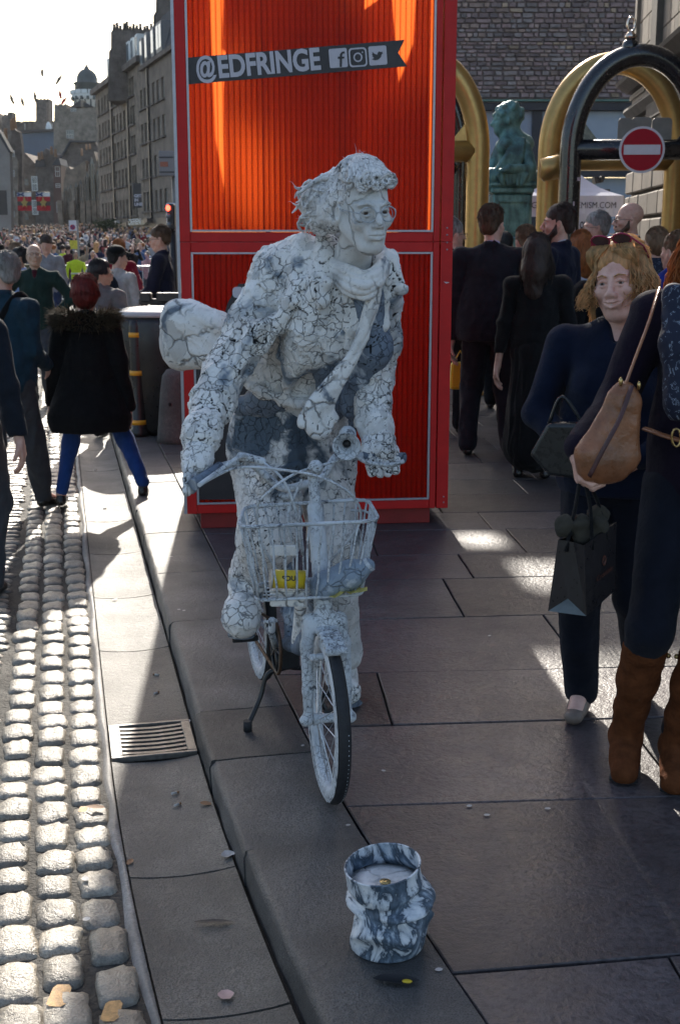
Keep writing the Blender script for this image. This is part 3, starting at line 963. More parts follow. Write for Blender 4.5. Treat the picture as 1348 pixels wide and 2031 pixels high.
def rr(cx, cy, hw, rad, ang, y, m, name, parent, ring=0):
    pts = []
    for q, (sx, sy) in enumerate(((1, 1), (-1, 1), (-1, -1), (1, -1))):
        for k in range(5):
            a = math.pi / 2 * q + math.pi / 2 * k / 4
            pts.append(((sx * (hw - rad) + rad * math.cos(a)), (sy * (hw - rad) + rad * math.sin(a))))
    c, s_ = math.cos(ang), math.sin(ang)
    P = [(cx + u * c - v * s_, y, cy + u * s_ + v * c) for u, v in pts]
    mb = MB().mat(m)
    if ring:
        P2 = [(cx + u * c * (1 - ring) - v * s_ * (1 - ring), y, cy + u * s_ * (1 - ring) + v * c * (1 - ring)) for u, v in pts]
        n = len(P); mb.add(P + P2, [(i, n + i, n + (i + 1) % n, (i + 1) % n) for i in range(n)])
    else: mb.add(P[::-1], [tuple(range(len(P)))])
    return mb.build(name, parent)
ang = R(4.7)
hwp = 17 / F_PX * 7.0
for (px, py) in ((671, 114.5), (749.5, 109.5)):
    x, z = bl(px, py); rr(x, z, hwp, .009, ang, .011, M_print, 'icon', ban)
x, z = bl(710, 113); rr(x, z, hwp, .018, ang, .011, M_print, 'icon', ban, .16); rr(x, z, hwp * .5, hwp * .5, 0, .011, M_print, 'icon', ban, .3)
mb = MB().mat(M_print); mb.ball((x + .024, .011, z + .026), (.004, .0015, .004)); mb.build('icon', ban)
x, z = bl(676, 114)      # letter f cut in black on its white tile
mb = MB().mat(M_blackvinyl)
mb.plate([(x - .006, .0085, z - .047), (x + .006, .0085, z - .047), (x + .007, .0085, z + .012), (x + .011, .0085, z + .021), (x + .021, .0085, z + .022), (x + .021, .0085, z + .033), (x + .006, .0085, z + .031), (x - .005, .0085, z + .018)][::-1], (0, .002, 0))
mb.plate([(x - .016, .0075, z - .006), (x + .018, .0075, z - .004), (x + .019, .0075, z + .006), (x - .016, .0075, z + .005)][::-1], (0, .0008, 0))
mb.build('icon_letter', ban)
x, z = bl(749, 109.5)     # small bird outline
bird = [(-.032, -.020), (-.018, -.013), (-.030, -.004), (-.024, -.004), (-.032, .006), (-.027, .006), (-.030, .018), (-.014, .007), (-.001, .004), (0, .014), (.008, .021), (.018, .018), (.028, .020), (.024, .013), (.030, .012), (.022, .006), (.018, -.008), (.006, -.020), (-.012, -.025)]
mb = MB().mat(M_blackvinyl); mb.plate([(x + u, .0085, z + v) for u, v in bird], (0, .002, 0)); mb.build('icon_bird', ban)
# large black poster on the lower frame, mostly hidden by the cyclist
pos = bpoly([(386, 726), (387, 992), (700, 992), (708, 850), (705, 745), (640, 600), (560, 560), (474, 563), (452, 600), (436, 655)], .0135, .003, M_blackvinyl, 'poster')
put_text('r', (672, 770), (682, 769), 22, .0095, pos, M_print)
x, z = bl(472, 580); rr(x, z, .03, .02, 0, .0095, M_print, 'print_patch', pos)
x, z = bl(457, 640); rr(x, z, .03, .02, 0, .0095, M_print, 'print_patch', pos)
# ------------------------------------------------------------------ right background: rubble wall building, sandstone building, arches, bronze, tent
M_rub = mat('rubble_stone', (.17, .128, .112), .85, var=.5, scale=3, bmp=.6, bdist=.02, rand=.45, world=True)
M_rubbase = mat('rubble_mortar', (.19, .155, .15), .95, var=.3, scale=6, bmp=.6, bdist=.02, world=True)
M_copper = mat('copper_flashing', (.10, .19, .16), .7, var=.3, scale=4, world=True)
M_beam = mat('dark_cladding', (.02, .022, .03), .6, var=.2, scale=3, bmp=.1)
M_glasspanel = mat('blue_grey_glazing', (.20, .26, .36), .18, var=.12, scale=.7, bmp=.02, world=True)
YB = 45.0
rb = empty('museum_building', At(1075, 470, YB), 0, 'rubble stone wall over blue grey glazing behind the arches', 'building')
rb.location.z = 0
def rl(px, py, dy=0.0):
    p = At(px, py, YB + dy); return Vector((p.x - rb.location.x, dy, p.z))
x0, x1 = rl(880, 100).x, rl(1300, 100).x; zt = rl(900, -60).z; zb = rl(900, 196).z
mb = MB().mat(M_rubbase); mb.box(((x0 + x1) / 2, 3, (zt + zb) / 2), (x1 - x0, 5.9, zt - zb)); mb.build('wall', rb)
stones = []
z = zb + .02
while z < rl(900, -25).z:
    h = random.uniform(.10, .19); x = x0
    while x < x1 - 1:
        w = random.uniform(.16, .42) if random.random() > .12 else random.uniform(.4, .6)
        stones.append((x + w / 2, z + h / 2, w - .03, h - .025, random.random())); x += w
    z += h
def stone_block(mb, x, z, w, h, q, base=0.05):
    rs = random
    n = 6; a0 = rs.random()
    pts = []
    for (u, v) in ((-1, -1), (0, -1.0), (1, -1), (1, 0), (1, 1), (0, 1), (-1, 1), (-1, 0)):
        pts.append((x + u * w / 2 * rs.uniform(.82, 1), z + v * h / 2 * rs.uniform(.78, 1)))
    d = base + .03 * rs.random()
    n = 8
    vs = [(p[0], .06, p[1]) for p in pts] + [(x + (p[0] - x) * .93, -d + rs.uniform(0, .02), z + (p[1] - z) * .9) for p in pts]
    fs = [tuple(range(n, 2 * n))] + [(i, (i + 1) % n, n + (i + 1) % n, n + i) for i in range(n)]
    fs = [f[::-1] if False else f for f in fs]
    mb.add(vs, fs)
stones.sort(key=lambda s: -s[2] * s[3])
rub_cols = [mat('rubble_stone_%s' % n_, c, .85, var=.35, scale=4, bmp=.6, bdist=.02, rand=.3, world=True) for n_, c in (('plum', (.235, .17, .165)), ('grey', (.22, .19, .185)), ('brown', (.25, .185, .16)), ('buff', (.33, .25, .18)), ('dark', (.165, .13, .13)))]
def rubm(): return random.choices(rub_cols, (5, 5, 3, .7, 3))[0]
vis = [s for s in stones if rl(903, 0).x < s[0] < rl(1250, 0).x and s[1] < rl(900, 0).z]
rest = [s for s in stones if s not in vis[:270]]
for s in vis[:270]:
    mb = MB().mat(rubm()); stone_block(mb, 0, 0, s[2], s[3], s[4]); mb.build('stone', rb, (s[0], 0, s[1]))
mb = MB()
for s in rest: mb.mat(rubm()); stone_block(mb, *s)
o = mb.build('stones', rb); tag(o, kind='stuff')
zc = rl(900, 203).z; zd = rl(900, 217).z; zg = rl(900, 345).z; 
mb = MB().mat(M_copper); mb.box(((x0 + x1) / 2, -.05, (zb + zc) / 2 - .01), (x1 - x0, .3, .06)); mb.build('flashing', rb)
mb = MB().mat(M_beam); mb.box(((x0 + x1) / 2, .1, (zc + zd) / 2 - .02), (x1 - x0, .4, zc - zd + .02)); mb.build('fascia', rb)
for pa, pb in ((880, 1064), (1083, 1160), (1163, 1300)):
    xa, xb = rl(pa, 0).x, rl(pb, 0).x
    mb = MB().mat(M_glasspanel); mb.box(((xa + xb) / 2, .25, (zd + rl(0, 326).z) / 2), (xb - xa, .06, zd - rl(0, 326).z)); mb.build('pane', rb)
    mb = MB().mat(M_glasspanel); mb.box(((xa + xb) / 2, .25, (rl(0, 352).z) / 2), (xb - xa, .06, rl(0, 352).z)); mb.build('pane', rb)
for px in (1073.5, 1161.5):
    mb = MB().mat(M_beam); xa = rl(px, 0).x; mb.box((xa, .2, zd / 2), (.33 if px < 1100 else .08, .3, zd)); mb.build('mullion', rb)
mb = MB().mat(M_beam); mb.box(((x0 + x1) / 2, .05, rl(0, 339).z), (x1 - x0, .5, .42)); mb.build('canopy_beam', rb)
mb = MB().mat(M_beam)
for k in range(70): mb.box((rl(1085 + k * 2.6, 0).x, -.25, rl(0, 331).z), (.025, .08, .12))
tag(mb.build('canopy_teeth', rb), kind='stuff')

# sandstone building on the right, its face turned to the street on the left
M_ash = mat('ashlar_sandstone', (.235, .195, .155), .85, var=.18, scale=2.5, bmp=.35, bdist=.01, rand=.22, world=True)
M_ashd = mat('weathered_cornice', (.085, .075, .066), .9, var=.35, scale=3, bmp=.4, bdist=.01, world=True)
M_ashj = mat('ashlar_joint', (.12, .10, .08), .95, var=.2, scale=4, world=True)
FA = R(4.6)
F0 = At(1243, 470, 21.0)
sb = empty('sandstone_building', (F0.x, F0.y, 0), 0, 'dressed sandstone corner building with cornice and street name plates at far right', 'building')
sdir = Vector((-math.sin(FA), -math.cos(FA), 0)); snrm = Vector((-math.cos(FA), math.sin(FA), 0))
def sl(px, py, off=0.0):
    """pixel -> point on the sandstone face (local), off = distance proud of the face"""
    o = Vector((0, 0, CAM_H)); P = Vector((F0.x, F0.y, 0)) + snrm * off; d = ray(px, py)
    t = (P - o).dot(snrm) / d.dot(snrm); p = o + d * t - P
    return p.dot(sdir), p.z
def SP(u, z, off=0.0): v = sdir * u + snrm * off; return Vector((v.x, v.y, z))
def sblock(mb, u0, u1, z0, z1, off, back=-.2):
    mb.plate([SP(u0, z0, back), SP(u1, z0, back), SP(u1, z1, back), SP(u0, z1, back)], snrm * (off - back))
zt = 12.0
mb = MB().mat(M_ashj); sblock(mb, 0, 12, 0, zt, -.03, -6); mb.build('wall', sb)
ztop_c = sl(1243, 178)[1]; zlow_c = sl(1243, 232)[1]
nb = 0
# ashlar above the cornice
z = ztop_c + .04; r_ = 0
zs = []
while z < 8.2: zs.append(z); z += .42
for i, z in enumerate(zs):
    u = .28 - (.35 if i % 2 else 0)
    while u < 5:
        w = .62
        ua, ub = max(u, .22), min(u + w, 5)
        if ub - ua > .1:
            mb = MB().mat(M_ash); sblock(mb, ua + .006, ub - .006, z + .006, z + .42 - .006, .0 + random.uniform(0, .004)); bevel(mb.build('block', sb), .006); nb += 1
        u += w
mb = MB().mat(M_ash); sblock(mb, 0, .2, ztop_c + .05, zt, .05); mb.build('corner_strip', sb)
# downpipe / pilaster and window
u0, u1 = sl(1303, 60)[0], sl(1314, 60)[0]
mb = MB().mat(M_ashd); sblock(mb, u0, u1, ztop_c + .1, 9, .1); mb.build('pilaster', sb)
M_winframe = mat('painted_window_frame', (.45, .45, .43), .5, var=.1)
def prof_run(name, u0, u1, prof, m):
    """moulding: profile (off, z) swept along the wall"""
    mb = MB().mat(m); n = len(prof)
    vs = [SP(u0, z, o_) for o_, z in prof] + [SP(u1, z, o_) for o_, z in prof]
    fs = [(i, (i + 1) % n, n + (i + 1) % n, n + i) for i in range(n)] + [tuple(range(n - 1, -1, -1)), tuple(range(n, 2 * n))]
    mb.add(vs, fs); return mb.build(name, sb)
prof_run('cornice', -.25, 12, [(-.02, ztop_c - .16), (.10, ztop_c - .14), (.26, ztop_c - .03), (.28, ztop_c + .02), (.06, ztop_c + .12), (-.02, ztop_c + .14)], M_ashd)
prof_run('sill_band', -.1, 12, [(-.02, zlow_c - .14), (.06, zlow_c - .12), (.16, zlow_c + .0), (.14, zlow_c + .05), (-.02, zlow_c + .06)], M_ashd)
mb = MB().mat(M_ash); sblock(mb, .0, 6, zlow_c + .065, ztop_c - .165, .03); mb.build('frieze', sb)
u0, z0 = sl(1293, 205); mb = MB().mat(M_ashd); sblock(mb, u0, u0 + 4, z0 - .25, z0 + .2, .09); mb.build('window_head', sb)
# rusticated blocks below
z = zlow_c - .2; k = 0
while z > .1:
    u = -.04 if k % 2 else .0
    first = True
    while u < 6:
        w = (.5 if k % 2 else .8) if first else .9
        first = False
        mb = MB().mat(M_ash); sblock(mb, u + .02, u + w - .02, z - .36 + .022, z - .004, .06 + random.uniform(0, .015)); bevel(mb.build('block', sb), .02); u += w
    z -= .38; k += 1
# street name plates
M_plate = mat('enamel_plate', (.62, .60, .55), .5, var=.08, bmp=.02); M_plateold = mat('carved_plate', (.22, .18, .14), .8, var=.2)
M_ink = mat('black_lettering', (.02, .02, .02), .6, bmp=0)
def plate(pa, pb, m, txt, mt, name):
    (ua, za), (ub, zb_) = sl(*pa, .035), sl(*pb, .035)
    root = MB().mat(m); root.plate([SP(ua, za, .034), SP(ub, za, .034), SP(ub, zb_, .034), SP(ua, zb_, .034)], snrm * .02)
    o = root.build(name, sb)
    me = text_mesh('lettering', txt, 1, mt, depth=0, offset=.01)
    xs = [v.co.x for v in me.vertices]; w = max(xs) - min(xs); h_ = zb_ - za
    for v in me.vertices:
        uu = ua + (ub - ua) * (.08 + .84 * (v.co.x - min(xs)) / w); zz = za + h_ * (.25 + .62 * v.co.y)
        p = SP(uu, zz, .058); v.co = p
    link('lettering', me, o)
plate((1249, 212), (1279, 199), M_plate, 'LAWNMARKET', M_ink, 'street_name_plate')
plate((1250, 192), (1278, 180), M_plateold, 'LAWNMARKET', M_ink, 'street_name_plate')

# arches of large tube
M_blackgloss = mat('black_gloss_paint', (.012, .012, .015), .22, var=.2, scale=6, bmp=.05, coat=.5)
M_gold = mat('gold_paint', (.48, .31, .11), .38, metal=.75, var=.12, scale=8, bmp=.08)
def arch(label, xl, xr, ytop, Y, m, rpx, ybar, extra=None, name='tube_arch'):
    xm = (xl + xr) / 2; hw = (xr - xl) / 2
    ys_ = 300
    c = At(xm, 300, Y)
    root = empty(name, (c.x, Y, 0), 0, label, 'arch', 'gold and black tube arches across the side street')
    L = lambda px, py: Vector((At(px, py, Y).x - c.x, 0, At(px, py, Y).z))
    zt = L(xm, ytop).z; zs_ = L(xm, ys_).z; w = abs(L(xl, 300).x); r = rpx / F_PX * Y * .99
    pts = [(-w, 0, 0), (-w, 0, zs_ * .5), (-w, 0, zs_)] + [(-w * math.cos(a), 0, zs_ + (zt - zs_) * math.sin(a)) for a in [math.pi * i / 28 for i in range(1, 28)]] + [(w, 0, zs_), (w, 0, zs_ * .5), (w, 0, 0)]
    MB().mat(m).tube(pts, r, 20).build('hoop', root)
    zb = L(xm, ybar).z
    MB().mat(m).tube([(-w, 0, zb), (w, 0, zb)], r * .92, 18).build('cross_tube', root)
    for sx in (-1, 1):
        mb = MB().mat(m); mb.plate([(sx * (w - r * .8), -.012, zb + r * .6), (sx * (w - r * 2.6), -.012, zb + r * .6), (sx * (w - r * .8), -.012, zb + r * 2.8)], (0, .024, 0)); mb.build('gusset', root)
        mb = MB().mat(m); mb.lathe([(r * 1.5, 0), (r * 1.5, .02), (r * 1.05, .04)], (sx * w, 0, 0), 20); mb.build('foot_flange', root)
    return root, L, r
blk, Lb, rbk = arch('black gloss tube arch carrying the no entry sign', 1131, 1391, 109, 12.5, M_blackgloss, 21, 297)
gld, Lg, rg = arch('gold tube arch standing just behind the no entry sign arch', 1088, 1340, 125, 13.6, M_gold, 21, 318)
gl2, Lg2, rg2 = arch('gold tube arch half hidden by the right edge of the red tower', 722, 948, 115, 13.4, M_gold, 22, 300)
bl2, Lb2, rb2 = arch('black tube arch behind the red tower, only one dark leg showing', 678, 914, 130, 14.6, M_blackgloss, 20, 335)
# round ended spigot of the gold arch
a = At(1074, 338, 12.9); b_ = At(1122, 327, 12.9); lo = gld.location
MB().mat(M_gold).tube([Vector((a.x - .02, a.y, a.z)) - lo, Vector((a.x - .0, a.y, a.z)) - lo, b_ - lo], [.07, .115, .115], 16).build('spigot', gld)
# finial on the black arch
fz = Lb(1250, 92).z
M_chrome = mat('bright_metal', (.6, .5, .42), .15, metal=1, var=.1)
fx = Lb(1249, 92).x
mb = MB().mat(M_blackgloss); mb.lathe([(.07, -.09), (.085, 0), (.07, .045), (.045, .06)], (fx, 0, fz), 16); mb.build('finial_base', blk)
mb = MB().mat(M_chrome); mb.lathe([(.045, .06), (.06, .09), (.03, .13), (.02, .14)], (fx, 0, fz), 16)
mb.tube([(fx + .035 * math.sin(t), 0, fz + .20 - .065 * math.cos(t)) for t in [2 * math.pi * i / 20 for i in range(20)]], .013, 8, closed=True); mb.build('finial_ring', blk)
# stickers on the black leg
M_stick = mat('torn_sticker', (.62, .48, .5), .7, var=.3, scale=40)
for px, py, w_, h_ in ((1133, 405, 3, 7), (1136, 423, 4, 5), (1131, 440, 6, 12), (1134, 456, 5, 8), (1128, 425, 3, 4), (1143, 356, 6, 6)):
    p = Lb(px, py); s_ = 12.5 / F_PX
    mb = MB().mat(M_stick)
    x = p.x; r = rbk + .002; cx_ = Lb(1131, 400).x
    vs = []
    for dx in (-w_ / 2, 0, w_ / 2):
        xx = x + dx * s_ - cx_; yy = -math.sqrt(max(r * r - xx * xx, 0))
        for dz in (-h_ / 2, h_ / 2): vs.append((xx + cx_, yy, p.z + dz * s_ * (1 + .3 * random.random())))
    mb.add(vs, [(0, 2, 3, 1), (2, 4, 5, 3)]); mb.build('sticker', blk)
# no entry sign
M_signred = mat('sign_red', (.38, .008, .022), .6, var=.06, bmp=0, spec=.2); M_signwhite = mat('sign_white', (.60, .58, .62), .45, var=.05, bmp=0)
c = At(1272, 297, 12.2); sr = 43 / F_PX * 12.2
sg = empty('no_entry_sign', c, R(-4), 'round red no entry sign with white bar fixed to the black tube arch', 'road sign')
def disc(r, y, m, name, th=.006, n=48):
    mb = MB().mat(m); P = [(r * math.cos(2 * math.pi * i / n), y, r * math.sin(2 * math.pi * i / n)) for i in range(n)]
    mb.plate(P, (0, th, 0)); return mb.build(name, sg)
disc(sr, 0, M_signwhite, 'rim'); disc(sr * .9, -.004, M_signred, 'face', .0035)
mb = MB().mat(M_signwhite); mb.box((0, -.0075, 0), (sr * 1.6, .004, sr * .42)); mb.build('bar', sg)
mb = MB().mat(M_chrome); mb.box((0, .04, 0), (.05, .068, .3)); mb.build('bracket', sg)
# sign backs behind the no entry sign
M_alu = mat('dull_sign_back', (.22, .205, .19), .5, metal=.3, var=.2, scale=5)
c2 = At(1280, 262, 12.9)
sk = empty('sign_backs', c2, 0, 'dull grey rounded sign backs behind the no entry sign', 'sign back')
for cx_, w_, h_ in ((-.21, .15, .27), (-.05, .2, .29), (.16, .2, .28)):
    pts = []
    for q, (sx, sy) in enumerate(((1, 1), (-1, 1), (-1, -1), (1, -1))):
        for k in range(5):
            a = math.pi / 2 * (q + k / 4); pts.append((cx_ + sx * (w_ / 2 - .04) + .04 * math.cos(a), random.uniform(0, .0) + .01 * cx_, sy * (h_ / 2 - .04) + .04 * math.sin(a)))
    mb = MB().mat(M_alu); mb.plate(pts, (0, .008, 0)); mb.build('sign_plate', sk)

# bronze seated figure on its plinth
m, nt, b = new_mat('verdigris_bronze')
v = coords(nt); n1 = noise(nt, 3, 5, .65, v); n2 = noise(nt, 12, 4, .6, coords(nt, 'Object', (1, 1, .3)))
c = ramp(nt, n1, [(.32, (.045, .075, .075)), (.5, (.13, .27, .26)), (.72, (.25, .44, .41))]); c = mixc(nt, ramp(nt, n2, [(.45, 0.), (.7, .7)]), c, (.035, .055, .055))
nt.links.new(c, b.inputs['Base Color']); b.inputs['Roughness'].default_value = .55; b.inputs['Metallic'].default_value = .25; bump(nt, b, n2, .4, .01)
M_bronze = m
YS = 17.0
c = At(1015, 365, YS)
st = empty('bronze_figure', (c.x, YS, 0), 0, 'green bronze seated draped figure on a tall plinth between the arches', 'statue')
L = lambda px, py, dy=0.0: At(px, py, YS + dy) - Vector((c.x, YS, 0)) + Vector((0, 0, 0))
f = SDF(); U = YS / F_PX * .995
hc = L(1004, 234)
f.ell(hc + Vector((.03, 0, .02)), (.185, .14, .19), k=.03)
f.ell(L(990, 246), (.085, .085, .15), k=.04)
f.cap(L(983, 234), L(976, 247), .022, .032, .02)                # nose
f.ell(L(984, 252), (.028, .04, .018), k=.012); f.ell(L(985, 262), (.04, .04, .035), k=.02)
f.cap(L(979, 229), L(990, 227), .026, k=.02); f.ell(L(983, 238, -.08), (.03, .04, .02), k=.015, op=-1)
f.ell(L(1008, 240, -.13), (.03, .03, .05), k=.01)
for i in range(60):                                             # curls
    a = random.uniform(-.3, 3.5); bb = random.uniform(-1, 1)
    f.ell(hc + Vector((.035 + .165 * math.cos(a) * math.cos(bb), .135 * math.sin(bb), .035 + .165 * math.sin(a) * math.cos(bb) * .95)), random.uniform(.028, .046), k=.006)
f.cap(L(1014, 262), L(1018, 285), .10, .12, .05)
f.cap(L(1018, 290), L(1022, 345), .20, .24, .1, flat=(0, 1, 0), fr=.8)
f.cap(L(1000, 290, -.15), L(1040, 285, .1), .11, .12, .08)
f.cap(L(1038, 294, -.12), L(1052, 332, -.25), .10, .078, .03); f.cap(L(1050, 336, -.25), L(1008, 334, -.42), .072, .05, .02); f.ell(L(998, 338, -.42), (.07, .05, .035), k=.03)
f.cap(L(996, 292, .1), L(975, 330, .1), .10, .07, .05); f.cap(L(975, 330, .1), L(965, 350, -.1), .07, .05, .03)
f.cap(L(1030, 350), L(975, 352, -.2), .16, .12, .08); f.cap(L(1030, 352, .2), L(975, 354, .2), .15, .12, .08)
f.cap(L(972, 352, -.2), L(970, 368, -.2), .10, .08, .04)
f.ell(L(1025, 356), (.36, .34, .16), k=.06)
for i in range(0):
    t = i / 8
    pass; f.chain([L(1024 + 14 * t, 276 + 4 * t, -.12 - .05 * t), L(1006 + 22 * t, 310 + 4 * t, -.24), L(978 + 34 * t, 350, -.25)], [.025, .032, .03], k=.012)
for i in range(6):
    t = i / 5; f.chain([L(1022 + 16 * t, 274 + 3 * t, -.14 - .05 * t), L(1008 + 24 * t, 305 + 6 * t, -.26), L(974 + 46 * t, 352, -.26)], [.030, .042, .034], k=.008)
for i in range(8):
    f.chain([L(988 + i * 1.6 + i * 6.5, 346, -.34), L(992 + i * 6.5 + random.uniform(-3, 3), 364 + random.uniform(-2, 3), -.34)], [.034, .022], k=.012)
f.cap(L(1052, 352, -.1), L(1052, 385, -.1), .05, .03, .02)
sculpt('figure', f, .013, M_bronze, st, wr=.004, wscale=14, seed=4)
def pb(name, pa, pb_, d, dy=0, bev=.02):
    a, b_ = L(*pa), L(*pb_); mb = MB().mat(M_bronze); mb.box(((a.x + b_.x) / 2, dy, (a.z + b_.z) / 2), (b_.x - a.x, d, abs(a.z - b_.z))); return bevel(mb.build(name, st), bev)
pb('seat_block', (966, 362), (1057, 372), .62); pb('plinth_cap', (968, 372.5), (1052, 385), .58)
pb('plinth', (973, 386), (1047, 470), .5); 
a = L(1010, 500); mb = MB().mat(M_bronze); mb.box((a.x, 0, L(1010, 471).z / 2), (.56, .6, L(1010, 471).z)); bevel(mb.build('plinth_base', st), .02)
a, b_ = L(981, 399), L(1040, 462)
for (xa, xb, za, zb_) in ((a.x, b_.x, a.z - .02, a.z), (a.x, b_.x, b_.z, b_.z + .02), (a.x, a.x + .02, b_.z + .02, a.z - .02), (b_.x - .02, b_.x, b_.z + .02, a.z - .02)):
    mb = MB().mat(M_bronze); mb.box(((xa + xb) / 2, -.262, (za + zb_) / 2), (xb - xa, .03, zb_ - za)); mb.build('panel_moulding', st)

# white gazebo tent with lettering
M_canvas = mat('white_canvas', (.62, .62, .68), .8, var=.06, scale=2, bmp=.2, bdist=.01)
YT = 22.0
tc = At(1135, 400, YT)
tn = empty('gazebo_tent', (tc.x, YT, 0), 0, 'white pop up gazebo with dark capital lettering behind the suited men', 'tent')
L = lambda px, py, dy=0.0: At(px, py, YT) - Vector((tc.x, YT, 0)) + Vector((0, dy, 0))
a, b_ = L(1030, 392), L(1236, 388); za, zl = L(1236, 388).z, L(1236, 430).z
ap = L(1118, 330); w = b_.x - a.x
mb = MB().mat(M_canvas); 
E1, E2, E3, E4 = Vector((a.x, 0, za)), Vector((b_.x, 0, za)), Vector((b_.x, w, za)), Vector((a.x, w, za)); A0 = Vector((ap.x, w / 2, ap.z + .35))
def sag(P, Q, n=6): return [P.lerp(Q, i / n) - Vector((0, 0, .16 * math.sin(math.pi * i / n))) for i in range(n + 1)]
vs = []; fs = []
for P, Q in ((E1, E2), (E2, E3), (E3, E4), (E4, E1)):
    l, r = sag(P, A0), sag(Q, A0); b0 = len(vs)
    for p, q in zip(l, r): vs += [p, q]
    for i in range(len(l) - 1): fs.append((b0 + 2 * i, b0 + 2 * i + 1, b0 + 2 * i + 3, b0 + 2 * i + 2))
mb.add(vs, fs); mb.build('roof', tn)
mb = MB().mat(M_canvas); n = 30; vs = []; fs = []
for i in range(n + 1):
    x = a.x + w * i / n; yy = -.012 + .012 * math.sin(i * 1.7)
    vs += [(x, yy - .0, za), (x, yy - .02, zl)]
for i in range(n): fs.append((2 * i, 2 * i + 1, 2 * i + 3, 2 * i + 2))
mb.add(vs, fs); mb.build('valance', tn)
M_txt = mat('dark_printed_letters', (.03, .035, .05), .7, bmp=0)
def tent_text(body, pa, pb, hpx, off=.0):
    p, q = L(*pa), L(*pb); me = text_mesh('lettering', body, 1, M_txt, depth=0, offset=off)
    xs = [v.co.x for v in me.vertices]; ww = max(xs) - min(xs); h = hpx / F_PX * YT / .72
    for v in me.vertices: v.co = Vector((p.x + (v.co.x - min(xs)) * (q.x - p.x) / ww, -.055, p.z + v.co.y * h))
    link('lettering', me, tn)
tent_text('G', (1052, 413), (1063, 413), 12); tent_text('EMISM.COM', (1143, 413), (1219, 413), 12)
for sx, sy in ((0, 0), (1, 0), (1, 1), (0, 1)):
    mb = MB().mat(M_alu); mb.box((a.x + w * sx, .03 + (w - .06) * sy, za / 2), (.04, .04, za)); mb.build('pole', tn)
brd = empty('display_board', (L(1165, 450).x + tc.x, YT - .3, 0), 0, 'pale printed display board under the gazebo valance', 'display board')
mb = MB().mat(M_canvas); x0, x1 = L(1112, 440).x + tc.x - brd.location.x, L(1197, 440).x + tc.x - brd.location.x; mb.box(((x0 + x1) / 2, 0, 1.25), (x1 - x0, .03, 1.7)); mb.build('board', brd)
for px in (1115, 1194): mb = MB().mat(M_alu); mb.box((L(px, 0).x + tc.x - brd.location.x, .03, .2), (.04, .3, .4)); mb.build('foot', brd)
for body, px, w_, py, m_ in (('OUR CAUSE,', 1142, 52, 454, M_txt), ('vote', 1180, 10, 434, M_signred)):
    me = text_mesh('lettering', body, 1, m_, depth=0, offset=.03); xs = [v.co.x for v in me.vertices]; ww = max(xs) - min(xs)
    p = L(px, py); sx = w_ / F_PX * YT / ww
    for v in me.vertices: v.co = Vector((p.x + tc.x - brd.location.x + (v.co.x - min(xs)) * sx, -.02, p.z + v.co.y * (.17 if m_ is M_txt else .07)))
    link('lettering', me, brd)
# small camera rig standing beyond the tent
cr = empty('camera_rig', (At(1185, 380, 25).x, 25, 0), 0, 'black video camera on a tall stand above the gazebo roof', 'camera rig')
z = At(1185, 357, 25).z
M_blk = mat('black_plastic', (.015, .015, .017), .5, var=.2)
mb = MB().mat(M_blk); mb.box((-.02, 0, z), (.16, .3, .13), M=Matrix.Rotation(R(-12), 3, 'Y')); mb.tube([(.02, -.15, z + .02), (.02, -.26, z + .02)], .05, 10); mb.build('camera_body', cr)
mb = MB().mat(M_blk); mb.box((.06, 0, z - .25), (.30, .25, .14)); mb.build('pan_head', cr)
for k in range(3): mb = MB().mat(M_blk); mb.tube([(.05, 0, z - .3), (.05 + .5 * math.cos(k * 2.09), .5 * math.sin(k * 2.09), 0)], .02, 6); mb.build('leg', cr)
# ------------------------------------------------------------------ the street climbing to the castle on the left
def sandst(name, c, v_=.5, sc_=1.5): return mat(name, c, .9, var=v_, scale=sc_, bmp=.8, bdist=.08, world=True)
M_ten = sandst('tenement_stone', (.20, .165, .13)); M_tend = sandst('dark_tenement_stone', (.11, .095, .085)); M_slate = sandst('slate_roof', (.05, .055, .065), .2, 1.5)
M_brownst = sandst('brown_stone', (.15, .11, .085)); M_palest = sandst('pale_rubble', (.23, .20, .165)); M_harl = sandst('harled_wall', (.30, .27, .245), .12)
M_glass = mat('window_glass', (.10, .115, .13), .12, var=.3, scale=.5, bmp=0, spec=.8)
M_wframe = mat('sash_paint', (.42, .42, .40), .6, var=.1); M_blueclad = mat('blue_cladding', (.045, .09, .15), .5, var=.12, scale=.4, bmp=.05, world=True)
M_white = mat('white_render', (.70, .74, .74), .7, var=.05, scale=1, world=True); M_dome = mat('lead_dome', (.05, .075, .08), .6, var=.25, scale=.8)  # plain white shared by tower, dormers, frames and print
M_pot = mat('chimney_pot', (.34, .20, .12), .8, var=.2)
def window_mesh(w, h, d=.22, nx=2, ny=2, mg=M_glass, mf=M_wframe, name='window'):
    """sash window: recessed pane, frame, glazing bars, projecting sill; origin at centre, face towards -y"""
    mb = MB().mat(mg); mb.box((0, d - .02, 0), (w, .03, h))
    mb.mat(mf); t = .07
    for sx in (-1, 1): mb.box((sx * (w / 2 - t / 2), d - .06, 0), (t, .05, h))
    for sz in (-1, 0, 1): mb.box((0, d - .065, sz * (h / 2 - t / 2)), (w - 2 * t, .05, t))
    for i in range(1, nx): mb.box((-w / 2 + w * i / nx, d - .05, 0), (.03, .03, h - 2 * t))
    return mb
